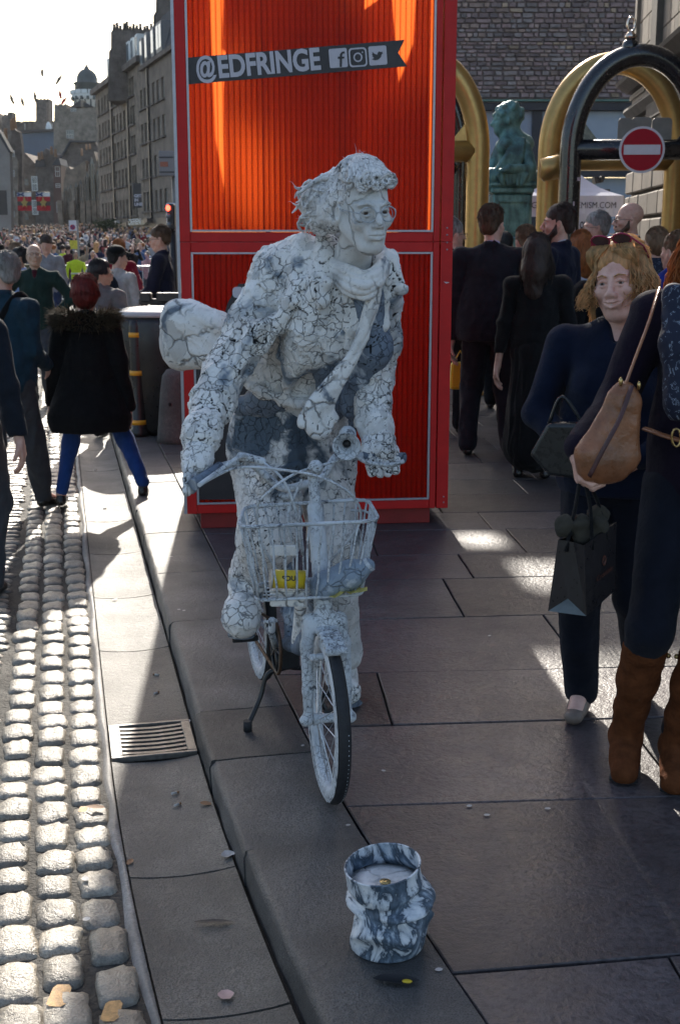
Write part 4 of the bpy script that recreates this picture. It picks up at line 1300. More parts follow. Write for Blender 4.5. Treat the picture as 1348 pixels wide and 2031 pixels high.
class Facade:
    """a building face: origin at base corner, local x along the wall, -y outwards"""
    def __init__(s, root, ox, oy, ang):
        s.root = root; s.P = Vector((ox, oy, 0)); s.a = ang
        s.ux = Vector((math.cos(ang), math.sin(ang), 0)); s.n = Vector((math.sin(ang), -math.cos(ang), 0))
    def l(s, px, py):
        o = Vector((0, 0, CAM_H)); d = ray(px, py); t = (s.P - o).dot(s.n) / d.dot(s.n); p = o + d * t - s.P
        return p.dot(s.ux), p.z
    def w(s, u, z, off=0): v = s.P + s.ux * u + s.n * off - s.root.location; return Vector((v.x, v.y, z - s.root.location.z))
    def block(s, name, u0, u1, z0, z1, m, out=0.0, back=-8.0, gable=None):
        mb = MB().mat(m); c = [s.w(u0, z0, back), s.w(u1, z0, back), s.w(u1, z1, back), s.w(u0, z1, back)]
        mb.plate(c, s.n * (out - back)); return mb.build(name, s.root)
def wall_with_holes(fc, name, u0, u1, z0, z1, holes, m, depth=.3):
    """front skin with real openings: cells of a grid minus the openings, with reveals"""
    us = sorted({u0, u1} | {h[0] for h in holes} | {h[1] for h in holes}); zs = sorted({z0, z1} | {h[2] for h in holes} | {h[3] for h in holes})
    us = [u for u in us if u0 <= u <= u1]; zs = [z for z in zs if z0 <= z <= z1]
    mb = MB().mat(m)
    for i in range(len(us) - 1):
        for j in range(len(zs) - 1):
            cu, cz = (us[i] + us[i + 1]) / 2, (zs[j] + zs[j + 1]) / 2
            if any(h[0] < cu < h[1] and h[2] < cz < h[3] for h in holes): continue
            mb.add([fc.w(us[i], zs[j]), fc.w(us[i + 1], zs[j]), fc.w(us[i + 1], zs[j + 1]), fc.w(us[i], zs[j + 1])], [(0, 1, 2, 3)])
    for (a, b_, c, d) in holes:
        P = [(a, c), (b_, c), (b_, d), (a, d)]
        for k in range(4):
            p, q = P[k], P[(k + 1) % 4]
            mb.add([fc.w(*p), fc.w(*p, -depth), fc.w(*q, -depth), fc.w(*q)], [(0, 1, 2, 3)])
    return mb.build(name, fc.root)

# --- A: the long tenement, facade plane receding towards azimuth -19.6
AZ = R(-19.6)
P0 = At(352, 470, 88.0)
def tenement(name, label, px_near, px_far, m, cornice_pt, floors, wspec, roof):
    pass
ta = empty('tenement_building', (P0.x, P0.y, 0), 0, 'tall grey stone tenement with rows of sash windows and dormers beside the tower', 'building')
# wall runs away from the camera: local x pointing from far to near so that -y faces left/camera side
dirn = Vector((-math.sin(AZ), -math.cos(AZ), 0))       # towards the camera
ang = math.atan2(dirn.y, dirn.x)
fa = Facade(ta, P0.x, P0.y, ang)
uf = fa.l(194, 300)[0]; um = fa.l(277, 300)[0]; un = 6.0
zc = fa.l(271, 130)[1]; zc2 = fa.l(331, 109)[1]; zbase = 1.0; ubr = fa.l(281, 100)[0]
print('tenement', uf, um, zc, zc2, fa.l(333, 200))
def cols(px_list, y=300): return [fa.l(p, y)[0] for p in px_list]
near_cols = cols((284, 291, 298.5, 308, 317, 326.5)); mid_cols = cols((263, 268)); far_cols = cols((200, 206.5, 212, 218, 229, 235.5, 242, 249))
near_rows = [fa.l(315, y)[1] for y in (178, 252, 326, 396)]; far_rows = [fa.l(205, y)[1] for y in (208, 259, 311, 363, 419)]
fl = (far_rows[0] - far_rows[4]) / 4; ww = 1.0
wins = [(u, z, ww, fl * .62) for z in near_rows for u in near_cols] + [(u, z, ww, fl * .6) for z in far_rows for u in mid_cols + far_cols]
hf = lambda a_, b_: [(u - w / 2, u + w / 2, z - h / 2, z + h / 2) for (u, z, w, h) in wins if z - h / 2 > zbase and a_ < u < b_]
wall_with_holes(fa, 'wall', uf, ubr, zbase - 1.5, zc, hf(uf, ubr), M_ten)
wall_with_holes(fa, 'wall', ubr, un, zbase - 1.5, zc2, hf(ubr, un), mat('tenement_stone_near', (.17, .14, .115), .9, var=.35, scale=.6, bmp=.5, bdist=.05, world=True))
fa.block('rear_mass', uf, ubr, zbase - 1.5, zc - .02, M_tend, out=-.45, back=-10); fa.block('rear_mass', ubr, un, zbase - 1.5, zc2 - .02, M_tend, out=-.45, back=-10)
wm = {}
for (u, z, w, h) in wins:
    if z - h / 2 <= zbase: continue
    key = round(w, 2), round(h, 2)
    if key not in wm: wm[key] = window_mesh(w - .004, h - .004, .26).mesh('window')
    p = fa.w(u, z); link('window', wm[key], ta, p, (0, 0, ang))
    if ('s',) + key not in wm:
        mb = MB().mat(M_tend); mb.box((0, -.06, -h / 2 - .08), (w + .3, .22, .14)); wm[('s',) + key] = mb.mesh('sill')
    link('sill', wm[('s',) + key], ta, p, (0, 0, ang))
fa.block('cornice', uf - .3, ubr, zc + .003, zc + .45, M_tend, out=.45, back=-.6); fa.block('cornice', ubr + .01, un, zc2 + .003, zc2 + .3, M_tend, out=.3, back=-.6)
# string courses and downpipes
for px in (226, 258, 299): u = fa.l(px, 300)[0]; fa.block('downpipe', u - .12, u + .12, zbase, zc, M_blk, out=.16, back=.01)
# mansard with dormers
mb = MB().mat(M_slate)
for (ua_, ub_, z_, h_) in ((uf, ubr, zc + .45, .9), (ubr + .02, un, zc2 + .3, 3.2)):
    mb.add([fa.w(ua_, z_, .02), fa.w(ub_, z_, .02), fa.w(ub_, z_ + h_, -1.0), fa.w(ua_, z_ + h_, -1.0), fa.w(ua_, z_, -9), fa.w(ub_, z_, -9)], [(0, 1, 2, 3), (2, 5, 4, 3), (1, 5, 2), (0, 3, 4)])
mb.build('roof', ta)
def dorm(u, z_, w_, h_, m_, npane, out=.12):
    mb = MB().mat(m_); mb.plate([fa.w(u - w_ / 2, z_, -1), fa.w(u + w_ / 2, z_, -1), fa.w(u + w_ / 2, z_ + h_, -1), fa.w(u - w_ / 2, z_ + h_, -1)], fa.n * (1 + out)); d_ = mb.build('dormer', ta)
    for k in range(npane):
        pw = w_ / npane; ua_ = u - w_ / 2 + k * pw + .1; ub_ = ua_ + pw - .2
        mb = MB().mat(M_skyg2); mb.plate([fa.w(ua_, z_ + .25, out), fa.w(ub_, z_ + .25, out), fa.w(ub_, z_ + h_ - .2, out), fa.w(ua_, z_ + h_ - .2, out)], fa.n * .03); mb.build('pane', d_)
M_skyg2 = mat('sky_reflecting_pane', (.22, .27, .30), .12, var=.3, scale=1)  # sky reflection put into the dormer pane colour
for px in (216, 222, 228.5, 235.5, 242, 249, 257.5, 266, 275): dorm(fa.l(px, 140)[0], zc + .46, 1.0, 1.7, M_white, 1)
M_dormdk = mat('dormer_cheek', (.16, .17, .18), .6)
for px, w_, dz in ((284, 1.2, 0), (294, 1.1, .15), (307, 1.3, .15), (320, 2.4, .15)): dorm(fa.l(px, 140)[0], zc2 + .31 + dz, w_ * .8, 2.0, M_dormdk, 2 if w_ > 2 else 1)
# big chimney gables
def stackpoly(pts, Y, m, dep, label_root, name='chimney_stack'):
    mb = MB().mat(m); mb.plate([At(px, py, Y) - label_root.location for px, py in pts], (0, dep, 0)); return mb.build(name, label_root)
ch = stackpoly([(215, 200), (216, 102), (220, 97), (220, 63), (223, 60), (306, 60), (306, 200)], 104, M_tend, 3, ta)
for i, px in enumerate((227, 233, 239.5, 247, 252.5, 259, 265.5, 272, 279, 287, 293, 300.5)):
    h_ = (13, 16, 10, 15, 18, 9, 14, 11, 14, 9, 10, 14)[i]
    a = At(px, 61, 105); b_ = At(px, 61 - h_, 105)
    mb = MB().mat(M_tend); mb.lathe([(.17, 0), (.12, (b_.z - a.z) * .5), (.11, b_.z - a.z - .1), (.15, b_.z - a.z)], a - ta.location, 8); mb.build('chimney_pot', ch)
ch = stackpoly([(304, 110), (304, 31), (309, 22), (309, -40), (352, -40), (352, 110)], 96, M_tend, 3, ta)
# shop fronts at street level
M_shop = mat('shopfront_timber', (.06, .045, .04), .5, var=.3, scale=2); M_fascia = mat('cream_fascia', (.34, .29, .20), .6, var=.15, scale=2)
z0 = fa.l(315, 452)[1]; 
def sh(name, pa, pb, m, out, back=.02):
    (ua, za), (ub, zb_) = fa.l(*pa), fa.l(*pb); return fa.block(name, min(ua, ub), max(ua, ub), min(za, zb_), max(za, zb_), m, out, back)
sh('shop_front', (262, 486), (338, 432), M_shop, .25); fs_ = sh('shop_fascia', (266, 448), (300, 436), M_fascia, .5, .26); sh('shop_front', (205, 480), (226, 440), M_shop, .3)
sh('shop_front', (231, 480), (258, 440), M_shop, .3); sh('shop_sign', (233, 444), (245, 437), M_wframe, .6, .31); sh('shop_sign', (303, 442), (310, 433), M_shop, .7, .26)
(ua, za) = fa.l(268, 446); (ub, _) = fa.l(292, 440)
me = text_mesh('lettering', 'DEFIEN', 1, M_white, depth=0, offset=.02); xs = [v.co.x for v in me.vertices]; w_ = max(xs) - min(xs)
for v in me.vertices: v.co = fa.w(ua + (ub - ua) * (v.co.x - min(xs)) / w_, za + v.co.y * .62, .52)
link('lettering', me, fs_)
# black hanging banner
hb = empty('street_banner', At(273, 388, 84), 0, 'black vertical banner with white lettering hanging on the tenement', 'banner')
s_ = 84 / F_PX
mb = MB().mat(M_blackvinyl); mb.box((0, 0, 0), (15 * s_, .04, 46 * s_)); mb.build('cloth', hb)
for k, t_ in enumerate(('GET', 'IN', 'LINE')):
    me = text_mesh('lettering', t_, .26, M_print, depth=0, offset=.012)
    for v in me.vertices: v.co = Vector((v.co.x - .22, -.023, v.co.y - .1 - k * .27))
    link('lettering', me, hb)
mb = MB().mat(M_blk); mb.tube([(-8 * s_, .03, 25 * s_), (-8 * s_, .03, -26 * s_)], .05, 6); mb.build('pole', hb)

# --- further buildings, blocks placed where they stand
def block_building(name, label, Y, parts, dep=8.0, cat='building'):
    """parts: list of (kind, material, [(px,py)...]) silhouettes extruded away from the street"""
    cx_ = sum(p[0] for p in parts[0][2]) / len(parts[0][2])
    root = empty(name, (At(cx_, 470, Y).x, Y, 0), 0, label, cat)
    for (nm, m, pts, dy, dp) in [(p + (0, dep))[:5] if len(p) == 3 else p for p in parts]:
        mb = MB().mat(m); P = [At(px, py, Y) for px, py in pts]
        area = sum(P[i].x * P[(i + 1) % len(P)].z - P[(i + 1) % len(P)].x * P[i].z for i in range(len(P)))
        if area < 0: P = P[::-1]
        mb.plate([p + Vector((0, dy, 0)) - root.location for p in P], (0, dp, 0)); mb.build(nm, root)
    return root
def crenel(x0, x1, ytop, ybase, n, h=5):
    """battlement outline"""
    pts = [(x0, ybase)]
    w = (x1 - x0) / (2 * n - 1)
    for i in range(2 * n - 1):
        y = ytop if i % 2 == 0 else ytop + h
        pts += [(x0 + w * i, y), (x0 + w * (i + 1), y)]
    return pts + [(x1, ybase)]
wcache = {}
def far_window(root, px, py, w, h, Y, out=.25, mg=M_glass, mf=M_wframe, nx=2):
    s_ = Y / F_PX
    key = (w, h, Y, id(mg), id(mf), nx)
    if key not in wcache: wcache[key] = window_mesh(w * s_, h * s_, .2, nx, 2, mg, mf).mesh('window')
    link('window', wcache[key], root, At(px, py, Y) - root.location + Vector((0, -out, 0)))
M_skyglass = mat('bright_sky_pane', (.45, .55, .60), .15, var=.2, scale=1)  # reflected sky put into the colour of these far panes
# castle skyline far behind
b1 = block_building('castle', 'distant castle battlements and round tower against the white sky', 260, [
    ('curtain_wall', M_tend, crenel(-12, 118, 240, 420, 12, 5)), ('curtain_wall', M_tend, crenel(52, 82, 241, 300, 3, 4), -1, 3),
    ('tower', M_tend, crenel(80, 103, 199, 262, 4, 3), -3, 4), ('tower', M_tend, crenel(81, 102, 206, 262, 1, 3), -4, .9),
    ('turret', M_tend, [(-8, 300), (-8, 226), (4, 226), (8, 245), (8, 300)], -2, 3), ('turret', M_tend, [(11, 290), (11, 236), (16, 228), (22, 232), (22, 225), (31, 225), (31, 290)], -2.5, 3)], 6)
for px in (27, 50, 75, 87, 104, 112): 
    mb = MB().mat(M_wframe); p = At(px, 262, 258) - b1.location; q = At(px, 200 if px == 87 else 245, 258) - b1.location; mb.tube([p, q], .09, 6); mb.build('flagpole', b1)
mb = MB().mat(M_white); p = At(97, 253, 255) - b1.location; mb.lathe([(.55, -1.0), (.6, 0), (.45, .7), (.1, 1.1)], p, 10); mb.build('white_turret', b1)
# small flags above
for i, (px, py, r_) in enumerate(((24, 197, 20), (45, 202, 12), (70, 192, 5), (84, 144, 0), (117, 158, -35), (120, 188, 10), (127, 200, -40))):
    c_ = At(px, py, 150)
    fl_ = empty('pennant', c_, 0, ['slender dark pennant flying high over the street, leftmost', 'small dark pennant second from left over the castle', 'dark pennant flying left of the castle tower', 'dark pennant highest of all above the castle tower', 'long slanting pennant high beside the dome', 'dark red pennant above the square keep', 'red slanting pennant next to the keep parapet'][i], 'flag', 'pennants flying above the street')
    mb = MB().mat(M_signred if i > 4 else M_tend); L_ = (11, 9, 11, 8, 12, 9, 9)[i] * 150 / F_PX; a = R(r_)
    d1 = Vector((math.sin(-a), 0, math.cos(a))); d2 = Vector((d1.z, 0, -d1.x))
    mb.plate([d1 * L_, d1 * L_ * .2 + d2 * .2, -d1 * L_ * .8 + d2 * .1, -d1 * L_ * .9 - d2 * .1, d1 * L_ * .1 - d2 * .2], (0, .03, 0)); mb.build('cloth', fl_)
    mb = MB().mat(M_blk); mb.tube([d1 * L_ + d2 * .12, -d1 * L_ * 1.4 + d2 * .14], .02, 5); mb.build('staff', fl_)
# blue modern block
b2 = block_building('blue_block', 'modern blue clad block below the castle', 215, [('wall', M_blueclad, [(43, 420), (43, 263), (118, 260), (118, 420)]), ('parapet', M_beam, [(43, 264), (43, 259), (119, 256), (119, 260)], -.6, 8)], 10)
for px, g in ((46, 1), (59, 1), (68, 0), (83, 1), (92, 0), (107, 0), (116, 2)): far_window(b2, px, 275, 7 if px > 50 else 5, 7, 215, .1, (M_glass, M_blueclad, M_skyglass)[g] if g != 1 else mat('blue_glass', (.08, .2, .42), .15), M_blueclad, 1)
for px in (61, 71): far_window(b2, px, 310, 7, 9, 215, .1, M_skyglass, M_wframe)
# observatory tower with dome
b3 = block_building('domed_tower', 'white battlemented tower with a dark dome above the roofs', 190, [('rear_wall', M_tend, [(148, 300), (152, 240), (192, 232), (192, 300)], 4, 6)], 6)
c_ = At(166.5, 190, 190) - b3.location; u_ = 190 / F_PX
Rz = lambda py: At(166, py, 190).z
mb = MB().mat(M_white); mb.lathe([(24 * u_, Rz(214)), (28 * u_, Rz(193)), (31 * u_, Rz(190)), (31 * u_, Rz(183)), (27 * u_, Rz(183))], (c_.x, 3, 0), 16); mb.build('tower', b3)
for k in range(16):
    a = math.pi * 2 * k / 16
    mb = MB().mat(M_white); mb.box((c_.x + 30 * u_ * math.cos(a), 3 + 30 * u_ * math.sin(a), Rz(179.5)), (.75, .5, 7 * u_), rz=a + math.pi / 2); mb.build('merlon', b3)
    mb = MB().mat(M_dome); mb.box((c_.x + 29.5 * u_ * math.cos(a + .2), 3 + 29.5 * u_ * math.sin(a + .2), Rz(192)), (.35, .35, .5), rz=a); mb.build('corbel', b3)
    mb = MB().mat(M_dome); mb.box((c_.x + 26.5 * u_ * math.cos(a), 3 + 26.5 * u_ * math.sin(a), Rz(203)), (.16, .22, 20 * u_), rz=a); mb.build('rib', b3)
mb = MB().mat(M_dome); mb.lathe([(24 * u_, Rz(185)), (24 * u_, Rz(163)), (27 * u_, Rz(162)), (25 * u_, Rz(159)), (20 * u_, Rz(158)), (20 * u_, Rz(150)), (17 * u_, Rz(141)), (11 * u_, Rz(134)), (5 * u_, Rz(131)), (4.5 * u_, Rz(128)), (2 * u_, Rz(125)), (.8 * u_, Rz(120)), (0, Rz(119))], (c_.x, 3, 0), 20); mb.build('dome', b3)
b4 = block_building('square_keep', 'stone block with battlements and a gable in front of the domed tower', 175, [
    ('wall', M_palest, [(105, 420), (108, 206), (111, 206), (111, 208), (116, 208), (116, 206), (121, 206), (121, 208), (127, 208), (127, 206), (132, 206), (132, 216), (140, 214), (140, 420)]),
    ('wall', M_palest, [(139, 420), (139, 217), (192, 213), (196, 213), (196, 420)], -.5, 9), ('roof', M_slate, [(141, 213), (162, 199), (186, 212)], -.6, 6), ('chimney', M_palest, [(163, 214), (163, 200), (168, 200), (168, 214)], -.8, 2)], 9)
for k in range(5): far_window(b4, 122 + 8 * k, 246, 4, 4, 175, .1, M_glass, M_tend, 1)
far_window(b4, 141, 267, 14, 15, 175, .7, M_glass, M_wframe, 3); far_window(b4, 148, 219, 11, 7, 175, .8, M_glass, M_wframe, 1)
b5 = block_building('gabled_house', 'grey slated house with angled roof below the square keep', 160, [('wall', M_tend, [(116, 440), (118, 318), (141, 280), (190, 281), (196, 300), (196, 440)]), ('roof_edge', M_slate, [(117, 320), (140, 279), (190, 280), (190, 283), (142, 283), (119, 322)], -.5, 9)], 8)
for px, py, h_ in ((163, 302, 14), (172, 292, 10), (179, 291, 10)):
    mb = MB().mat(M_pot); p = At(px, py + h_ / 2, 150) - b5.location; mb.lathe([(.14, 0), (.12, h_ * 150 / F_PX)], p, 8); mb.build('chimney_pot', b5)
# church-like gothic front, slanting like the tenement
b6 = block_building('gothic_church', 'low gothic church with tall pointed windows and stepped gable', 135, [
    ('wall', M_ten, [(118, 470), (122, 400), (128, 355), (131, 334), (137, 330), (141, 336), (148, 333), (170, 318), (172, 340), (181, 340), (183, 320), (187, 300), (192, 320), (206, 300), (208, 470)]),
    ('roof', M_slate, [(128, 350), (150, 325), (178, 310), (178, 345), (130, 352)], 2, 3)], 8)
for k, (px, y0, y1, w_) in enumerate(((131, 375, 425, 4), (137, 372, 425, 4), (143, 368, 425, 5), (154, 365, 428, 5), (163, 360, 428, 6), (176, 345, 415, 6), (186, 318, 405, 8), (197, 340, 415, 6))):
    s_ = 135 / F_PX; root = b6; a = At(px, y1, 134.9) - root.location; h_ = (y1 - y0) * s_; w2 = w_ * s_ / 2
    mb = MB().mat(M_glass); mb.plate([(a.x - w2, -.08, a.z), (a.x + w2, -.08, a.z), (a.x + w2, -.08, a.z + h_ * .86), (a.x, -.08, a.z + h_), (a.x - w2, -.08, a.z + h_ * .86)], (0, .2, 0)); wd = mb.build('window', root)
    mb = MB().mat(M_palest)
    mb.box((a.x - w2 - .08, -.15, a.z + h_ * .43), (.16, .3, h_ * .86)); mb.box((a.x + w2 + .08, -.15, a.z + h_ * .43), (.16, .3, h_ * .86)); mb.box((a.x, -.13, a.z + h_ * .43), (.08, .12, h_ * .86)); mb.build('tracery', wd)
for px in (125, 148.5, 169.5, 181, 192, 203):
    s_ = 135 / F_PX; a = At(px, 470, 135) - b6.location; mb = MB().mat(M_ten); mb.box((a.x, -.4, 2.2), (.5, .8, 7.5)); mb.build('buttress', b6)
b7 = block_building('turret_house', 'narrow dark red house with bay windows and pointed roof at the street end', 150, [('wall', mat('dark_red_timber', (.07, .03, .025), .6, var=.2), [(107, 450), (107, 327), (121, 327), (123, 450)]), ('roof', M_slate, [(105, 328), (114, 315), (119, 314), (123, 328)], -.4, 4)], 4)
for py, h_ in ((340, 19), (368, 8), (411, 20)): far_window(b7, 114.5 + (py - 340) * .04, py, 9, h_, 150, .15, M_skyglass, M_wframe)
b8 = block_building('brown_house', 'brown stone houses closing the street with small paned windows', 165, [
    ('wall', M_brownst, [(40, 460), (44, 312), (50, 303), (76, 330), (76, 460)]), ('wall', M_tend, [(75, 460), (75, 318), (90, 318), (90, 303), (95, 295), (104, 301), (114, 306), (114, 460)], -1, 8),
    ('roof', M_slate, [(75, 332), (76, 318), (92, 316), (95, 332)], -1.3, 3)], 8)
for px, py in ((73, 365), (74, 412)): far_window(b8, px, py, 11, 27, 165, 1.2, M_glass, M_white, 4)
for px, py in ((57, 362), (84, 338), (98, 345), (100, 385), (57, 430)): far_window(b8, px, py, 8, 13, 165, 1.15, M_glass, M_tend, 2)
for px, py in ((78, 310), (84, 308), (103, 298), (111, 303)):
    mb = MB().mat(M_pot); p = At(px, py + 8, 163) - b8.location; mb.lathe([(.2, 0), (.15, .9), (.2, .95)], p, 8); mb.build('chimney_pot', b8)
b9 = block_building('harled_house', 'pale gabled house at the far left edge of the street', 95, [('wall', M_harl, [(-60, 480), (-60, 250), (-25, 240), (0, 268), (20, 300), (24, 480)]), ('roof', M_slate, [(-62, 252), (-26, 232), (2, 262), (24, 302), (20, 303), (0, 270), (-25, 243)], -.2, 1)], .8)
for px, py, w_, h_ in ((2, 298, 4, 9), (8, 342, 3, 4), (-10, 330, 7, 12), (-4, 370, 5, 20)): far_window(b9, px, py, w_, h_, 95, .1, M_glass, M_tend, 1)
b10 = block_building('left_tenement', 'narrow sunlit edged stone tenement on the left side of the street', 120, [('wall', M_tend, [(20, 480), (20, 290), (26, 250), (31, 258), (40, 262), (44, 290), (46, 480)]), ('bay', M_palest, [(23, 470), (23, 320), (27, 300), (38, 320), (38, 470)], -.4, .4)], .8)
for py in (306, 345, 385, 425): far_window(b10, 31, py, 6, 12, 120, .95, M_glass, M_wframe)
for px, py in ((25, 250), (30, 247), (12, 268)):
    mb = MB().mat(M_pot); p = At(px, py + 8, 118) - b10.location; mb.lathe([(.2, 0), (.15, .9), (.2, .95)], p, 8); mb.build('chimney_pot', b10)
# red, black and white banners strung over the street
for i, (xa, xb) in enumerate(((35.5, 63), (73, 100))):
    Yf = 110; c_ = At((xa + xb) / 2, 400, Yf); s_ = Yf / F_PX
    fb = empty('heraldic_banner', c_, 0, 'striped white, red and black banner hung over the street, %s of the two' % ('left' if i == 0 else 'right'), 'banner', 'striped banners hung across the street')
    w_ = (xb - xa) * s_; h_ = 34 * s_
    for (z0, z1, m_) in ((.78, 1, M_white), (.52, .78, M_signred), (.28, .52, M_blackvinyl), (0, .28, M_signred)):
        mb = MB().mat(m_); n = 8; vs = []; fs = []
        for k in range(n + 1):
            x = -w_ / 2 + w_ * k / n; y = .05 * math.sin(k * 1.4)
            vs += [(x, y, -h_ / 2 + h_ * z0), (x, y, -h_ / 2 + h_ * z1)]
        for k in range(n): fs.append((2 * k, 2 * k + 2, 2 * k + 3, 2 * k + 1))
        mb.add(vs, fs); mb.build('stripe', fb)
    mb = MB().mat(mat('saltire_blue', (.03, .07, .2), .7))
    for sg_ in (-1, 1): mb.box((-w_ * .24, -.07, h_ * .39), (w_ * .5, .02, .14), M=Matrix.Rotation(sg_ * .38, 3, 'Y'))
    mb.build('saltire', fb)
    mb = MB().mat(mat('gold_emblem', (.35, .25, .06), .6)); mb.plate([(-.3, -.07, -.05), (-.1, -.07, .1), (0, -.07, .5), (.1, -.07, .1), (.32, -.07, .0), (.15, -.07, -.2), (.2, -.07, -.5), (0, -.07, -.3), (-.2, -.07, -.5), (-.15, -.07, -.2)][::-1], (0, .02, 0)); mb.build('emblem', fb)
    mb = MB().mat(M_blk); mb.tube([(-w_ / 2 - .1, 0, h_ / 2 + .03), (w_ / 2 + .1, 0, h_ / 2 + .03)], .03, 6); mb.build('rod', fb)
fb = empty('street_banner', At(6, 402, 90), 0, 'black vertical banner on the pale gabled house at far left', 'banner')
mb = MB().mat(M_blackvinyl); mb.box((0, 0, 0), (.62, .04, 1.7)); mb.build('cloth', fb)
# hedge planter in front of the tenement
M_leaf = mat('dark_leaves', (.035, .055, .02), .7, var=.5, scale=6, rand=.1)
pl = empty('hanging_planting', (At(212, 448, 92).x, 92, At(212, 448, 92).z), 0, 'dark green foliage hanging above a shop front up the street', 'planting')
mb = MB().mat(M_leaf)
for k in range(500):
    p = Vector((random.gauss(0, .5), random.gauss(0, .3), random.gauss(0, .22))); d = Vector((random.uniform(-1, 1), random.uniform(-1, 1), random.uniform(-1, 1))).normalized() * .1; e = d.cross(Vector((.3, .8, .4))).normalized() * .06
    mb.add([p - d, p + e, p + d, p - e], [(0, 1, 2, 3)])
tag(mb.build('leaves', pl), kind='stuff')
mb = MB().mat(M_brownst); mb.box((0, .1, -.25), (1.3, .3, .2)); mb.build('trough', pl)
# street signs on poles
def pole_sign(label, px, ytop, ybot, wpx, Y, face, sub=None):
    s_ = Y / F_PX; root = empty('parking_sign', (At(px, 470, Y).x, Y, hz(Y)), 0, label, 'road sign')
    z1, z0 = At(px, ytop, Y).z - root.location.z, At(px, ybot, Y).z - root.location.z
    mb = MB().mat(M_alu); mb.tube([(wpx * s_ * .5 + .03, .05, 0), (wpx * s_ * .5 + .03, .05, z1)], .035, 8); mb.build('pole', root)
    mb = MB().mat(M_signwhite); mb.box((0, 0, (z0 + z1) / 2), (wpx * s_, .02, z1 - z0)); mb.build('plate', root)
    face(root, (z0 + z1) / 2, wpx * s_)
    return root
def face_np(root, z, w):
    for r, m_, y in ((w * .36, M_signred, -.014), (w * .26, mat('saltire_blue', (.03, .07, .2), .7), -.018)):
        mb = MB().mat(m_); mb.plate([(r * math.cos(k * .3927), y, z - .05 + r * math.sin(k * .3927)) for k in range(16)], (0, .003, 0)); mb.build('roundel', root)
    mb = MB().mat(M_signred); mb.box((0, -.0195, z - .05), (w * .66, .002, .035), M=Matrix.Rotation(R(45), 3, 'Y')); mb.build('slash', root)
    mb = MB().mat(mat('hi_vis_yellow_plate', (.6, .5, .04), .5)); mb.box((0, 0, z - .62), (.25, .02, .28)); mb.build('sub_plate', root)
pole_sign('white sign plate with red and blue no waiting roundel above the crowd', 145.5, 437, 458, 14, 42, face_np)
for px, py, lab, m_ in ((171, 472, 'white lollipop placard with blue print raised above the crowd', 'b'), (34, 476, 'white lollipop placard raised at the left of the crowd', 'r')):
    Yp = 34; s_ = Yp / F_PX; root = empty('raised_placard', (At(px, py, Yp).x, Yp, hz(Yp)), 0, lab, 'placard'); z = At(px, py, Yp).z - root.location.z
    mb = MB().mat(M_signwhite); mb.plate([(5.2 * s_ * math.cos(k * .3927), 0, z + 6.5 * s_ * math.sin(k * .3927)) for k in range(16)], (0, .01, 0)); mb.build('disc', root)
    mb = MB().mat(mat('saltire_blue', (.03, .07, .2), .7) if m_ == 'b' else M_signred); mb.box((0, -.002, z + .01), (.09, .004, .02)); mb.box((0, -.002, z - .02), (.07, .004, .015)); mb.build('print', root)
    mb = MB().mat(M_alu); mb.tube([(0, .02, z - .05), (0, .02, 1.2)], .012, 6); mb.build('stick', root)
# traffic light
M_lamp, nt, b = new_mat('red_signal_lamp'); b.inputs['Base Color'].default_value = (.6, .02, .01, 1); b.inputs['Emission Color'].default_value = (1, .06, .03, 1); b.inputs['Emission Strength'].default_value = 6
Yt = 19; s_ = Yt / F_PX; c_ = At(337, 430, Yt)
tl = empty('traffic_light', (c_.x, Yt, hz(Yt)), 0, 'traffic light showing red at the left edge of the red tower', 'traffic light')
z = c_.z - tl.location.z
mb = MB().mat(M_signwhite); mb.box((.02, .02, z), (19 * s_, .02, 52 * s_)); bevel(mb.build('backing_board', tl), .02)
mb = MB().mat(M_blk); mb.box((.03, -.05, z), (15 * s_, .15, 48 * s_)); bevel(mb.build('signal_case', tl), .02)
zz = At(337, 413, Yt).z - tl.location.z
mb = MB().mat(M_lamp); mb.lathe([(.0, .0), (.03, 0.01), (.034, .02)], (0, 0, 0), 12, M=Matrix.Rotation(R(90), 3, 'X')); mb.ball((0, 0, 0), (.036, .02, .044)); mb.build('red_lamp', tl, (-.005, -.13, zz))
for k in (1, 2): mb = MB().mat(M_glass); mb.ball((0, 0, 0), (.04, .02, .04)); mb.build('dark_lamp', tl, (0, -.13, zz - .12 * k))
mb = MB().mat(M_blk); mb.tube([(.03, .05, 0), (.03, .05, z)], .05, 10); mb.build('pole', tl)
# grey hoarding box mounted on the tower side in the distance
hd = empty('wall_cabinet', At(333, 325, 40), 0, 'grey box with small orange notice on a post left of the red tower', 'cabinet')
s_ = 40 / F_PX
mb = MB().mat(mat('grey_cabinet', (.19, .18, .19), .5, var=.08)); mb.box((0, 0, 0), (30 * s_, .5, 46 * s_)); bevel(mb.build('body', hd), .02)
for dz in (11, -16): mb = MB().mat(M_beam); mb.box((0, -.26, dz * s_), (28 * s_, .02, 2 * s_)); mb.build('shadow_gap', hd)  # raised dark strips, shadow of the panel gaps put into colour
mb = MB().mat(mat('orange_notice', (.30, .10, .06), .6)); mb.box((-5 * s_, -.26, -1.5 * s_), (15 * s_, .02, 9 * s_)); mb.build('notice', hd)
mb = MB().mat(M_alu); mb.tube([(.15, .1, -23 * s_), (.15, .1, hz(40) - hd.location.z)], .06, 8); mb.build('post', hd)
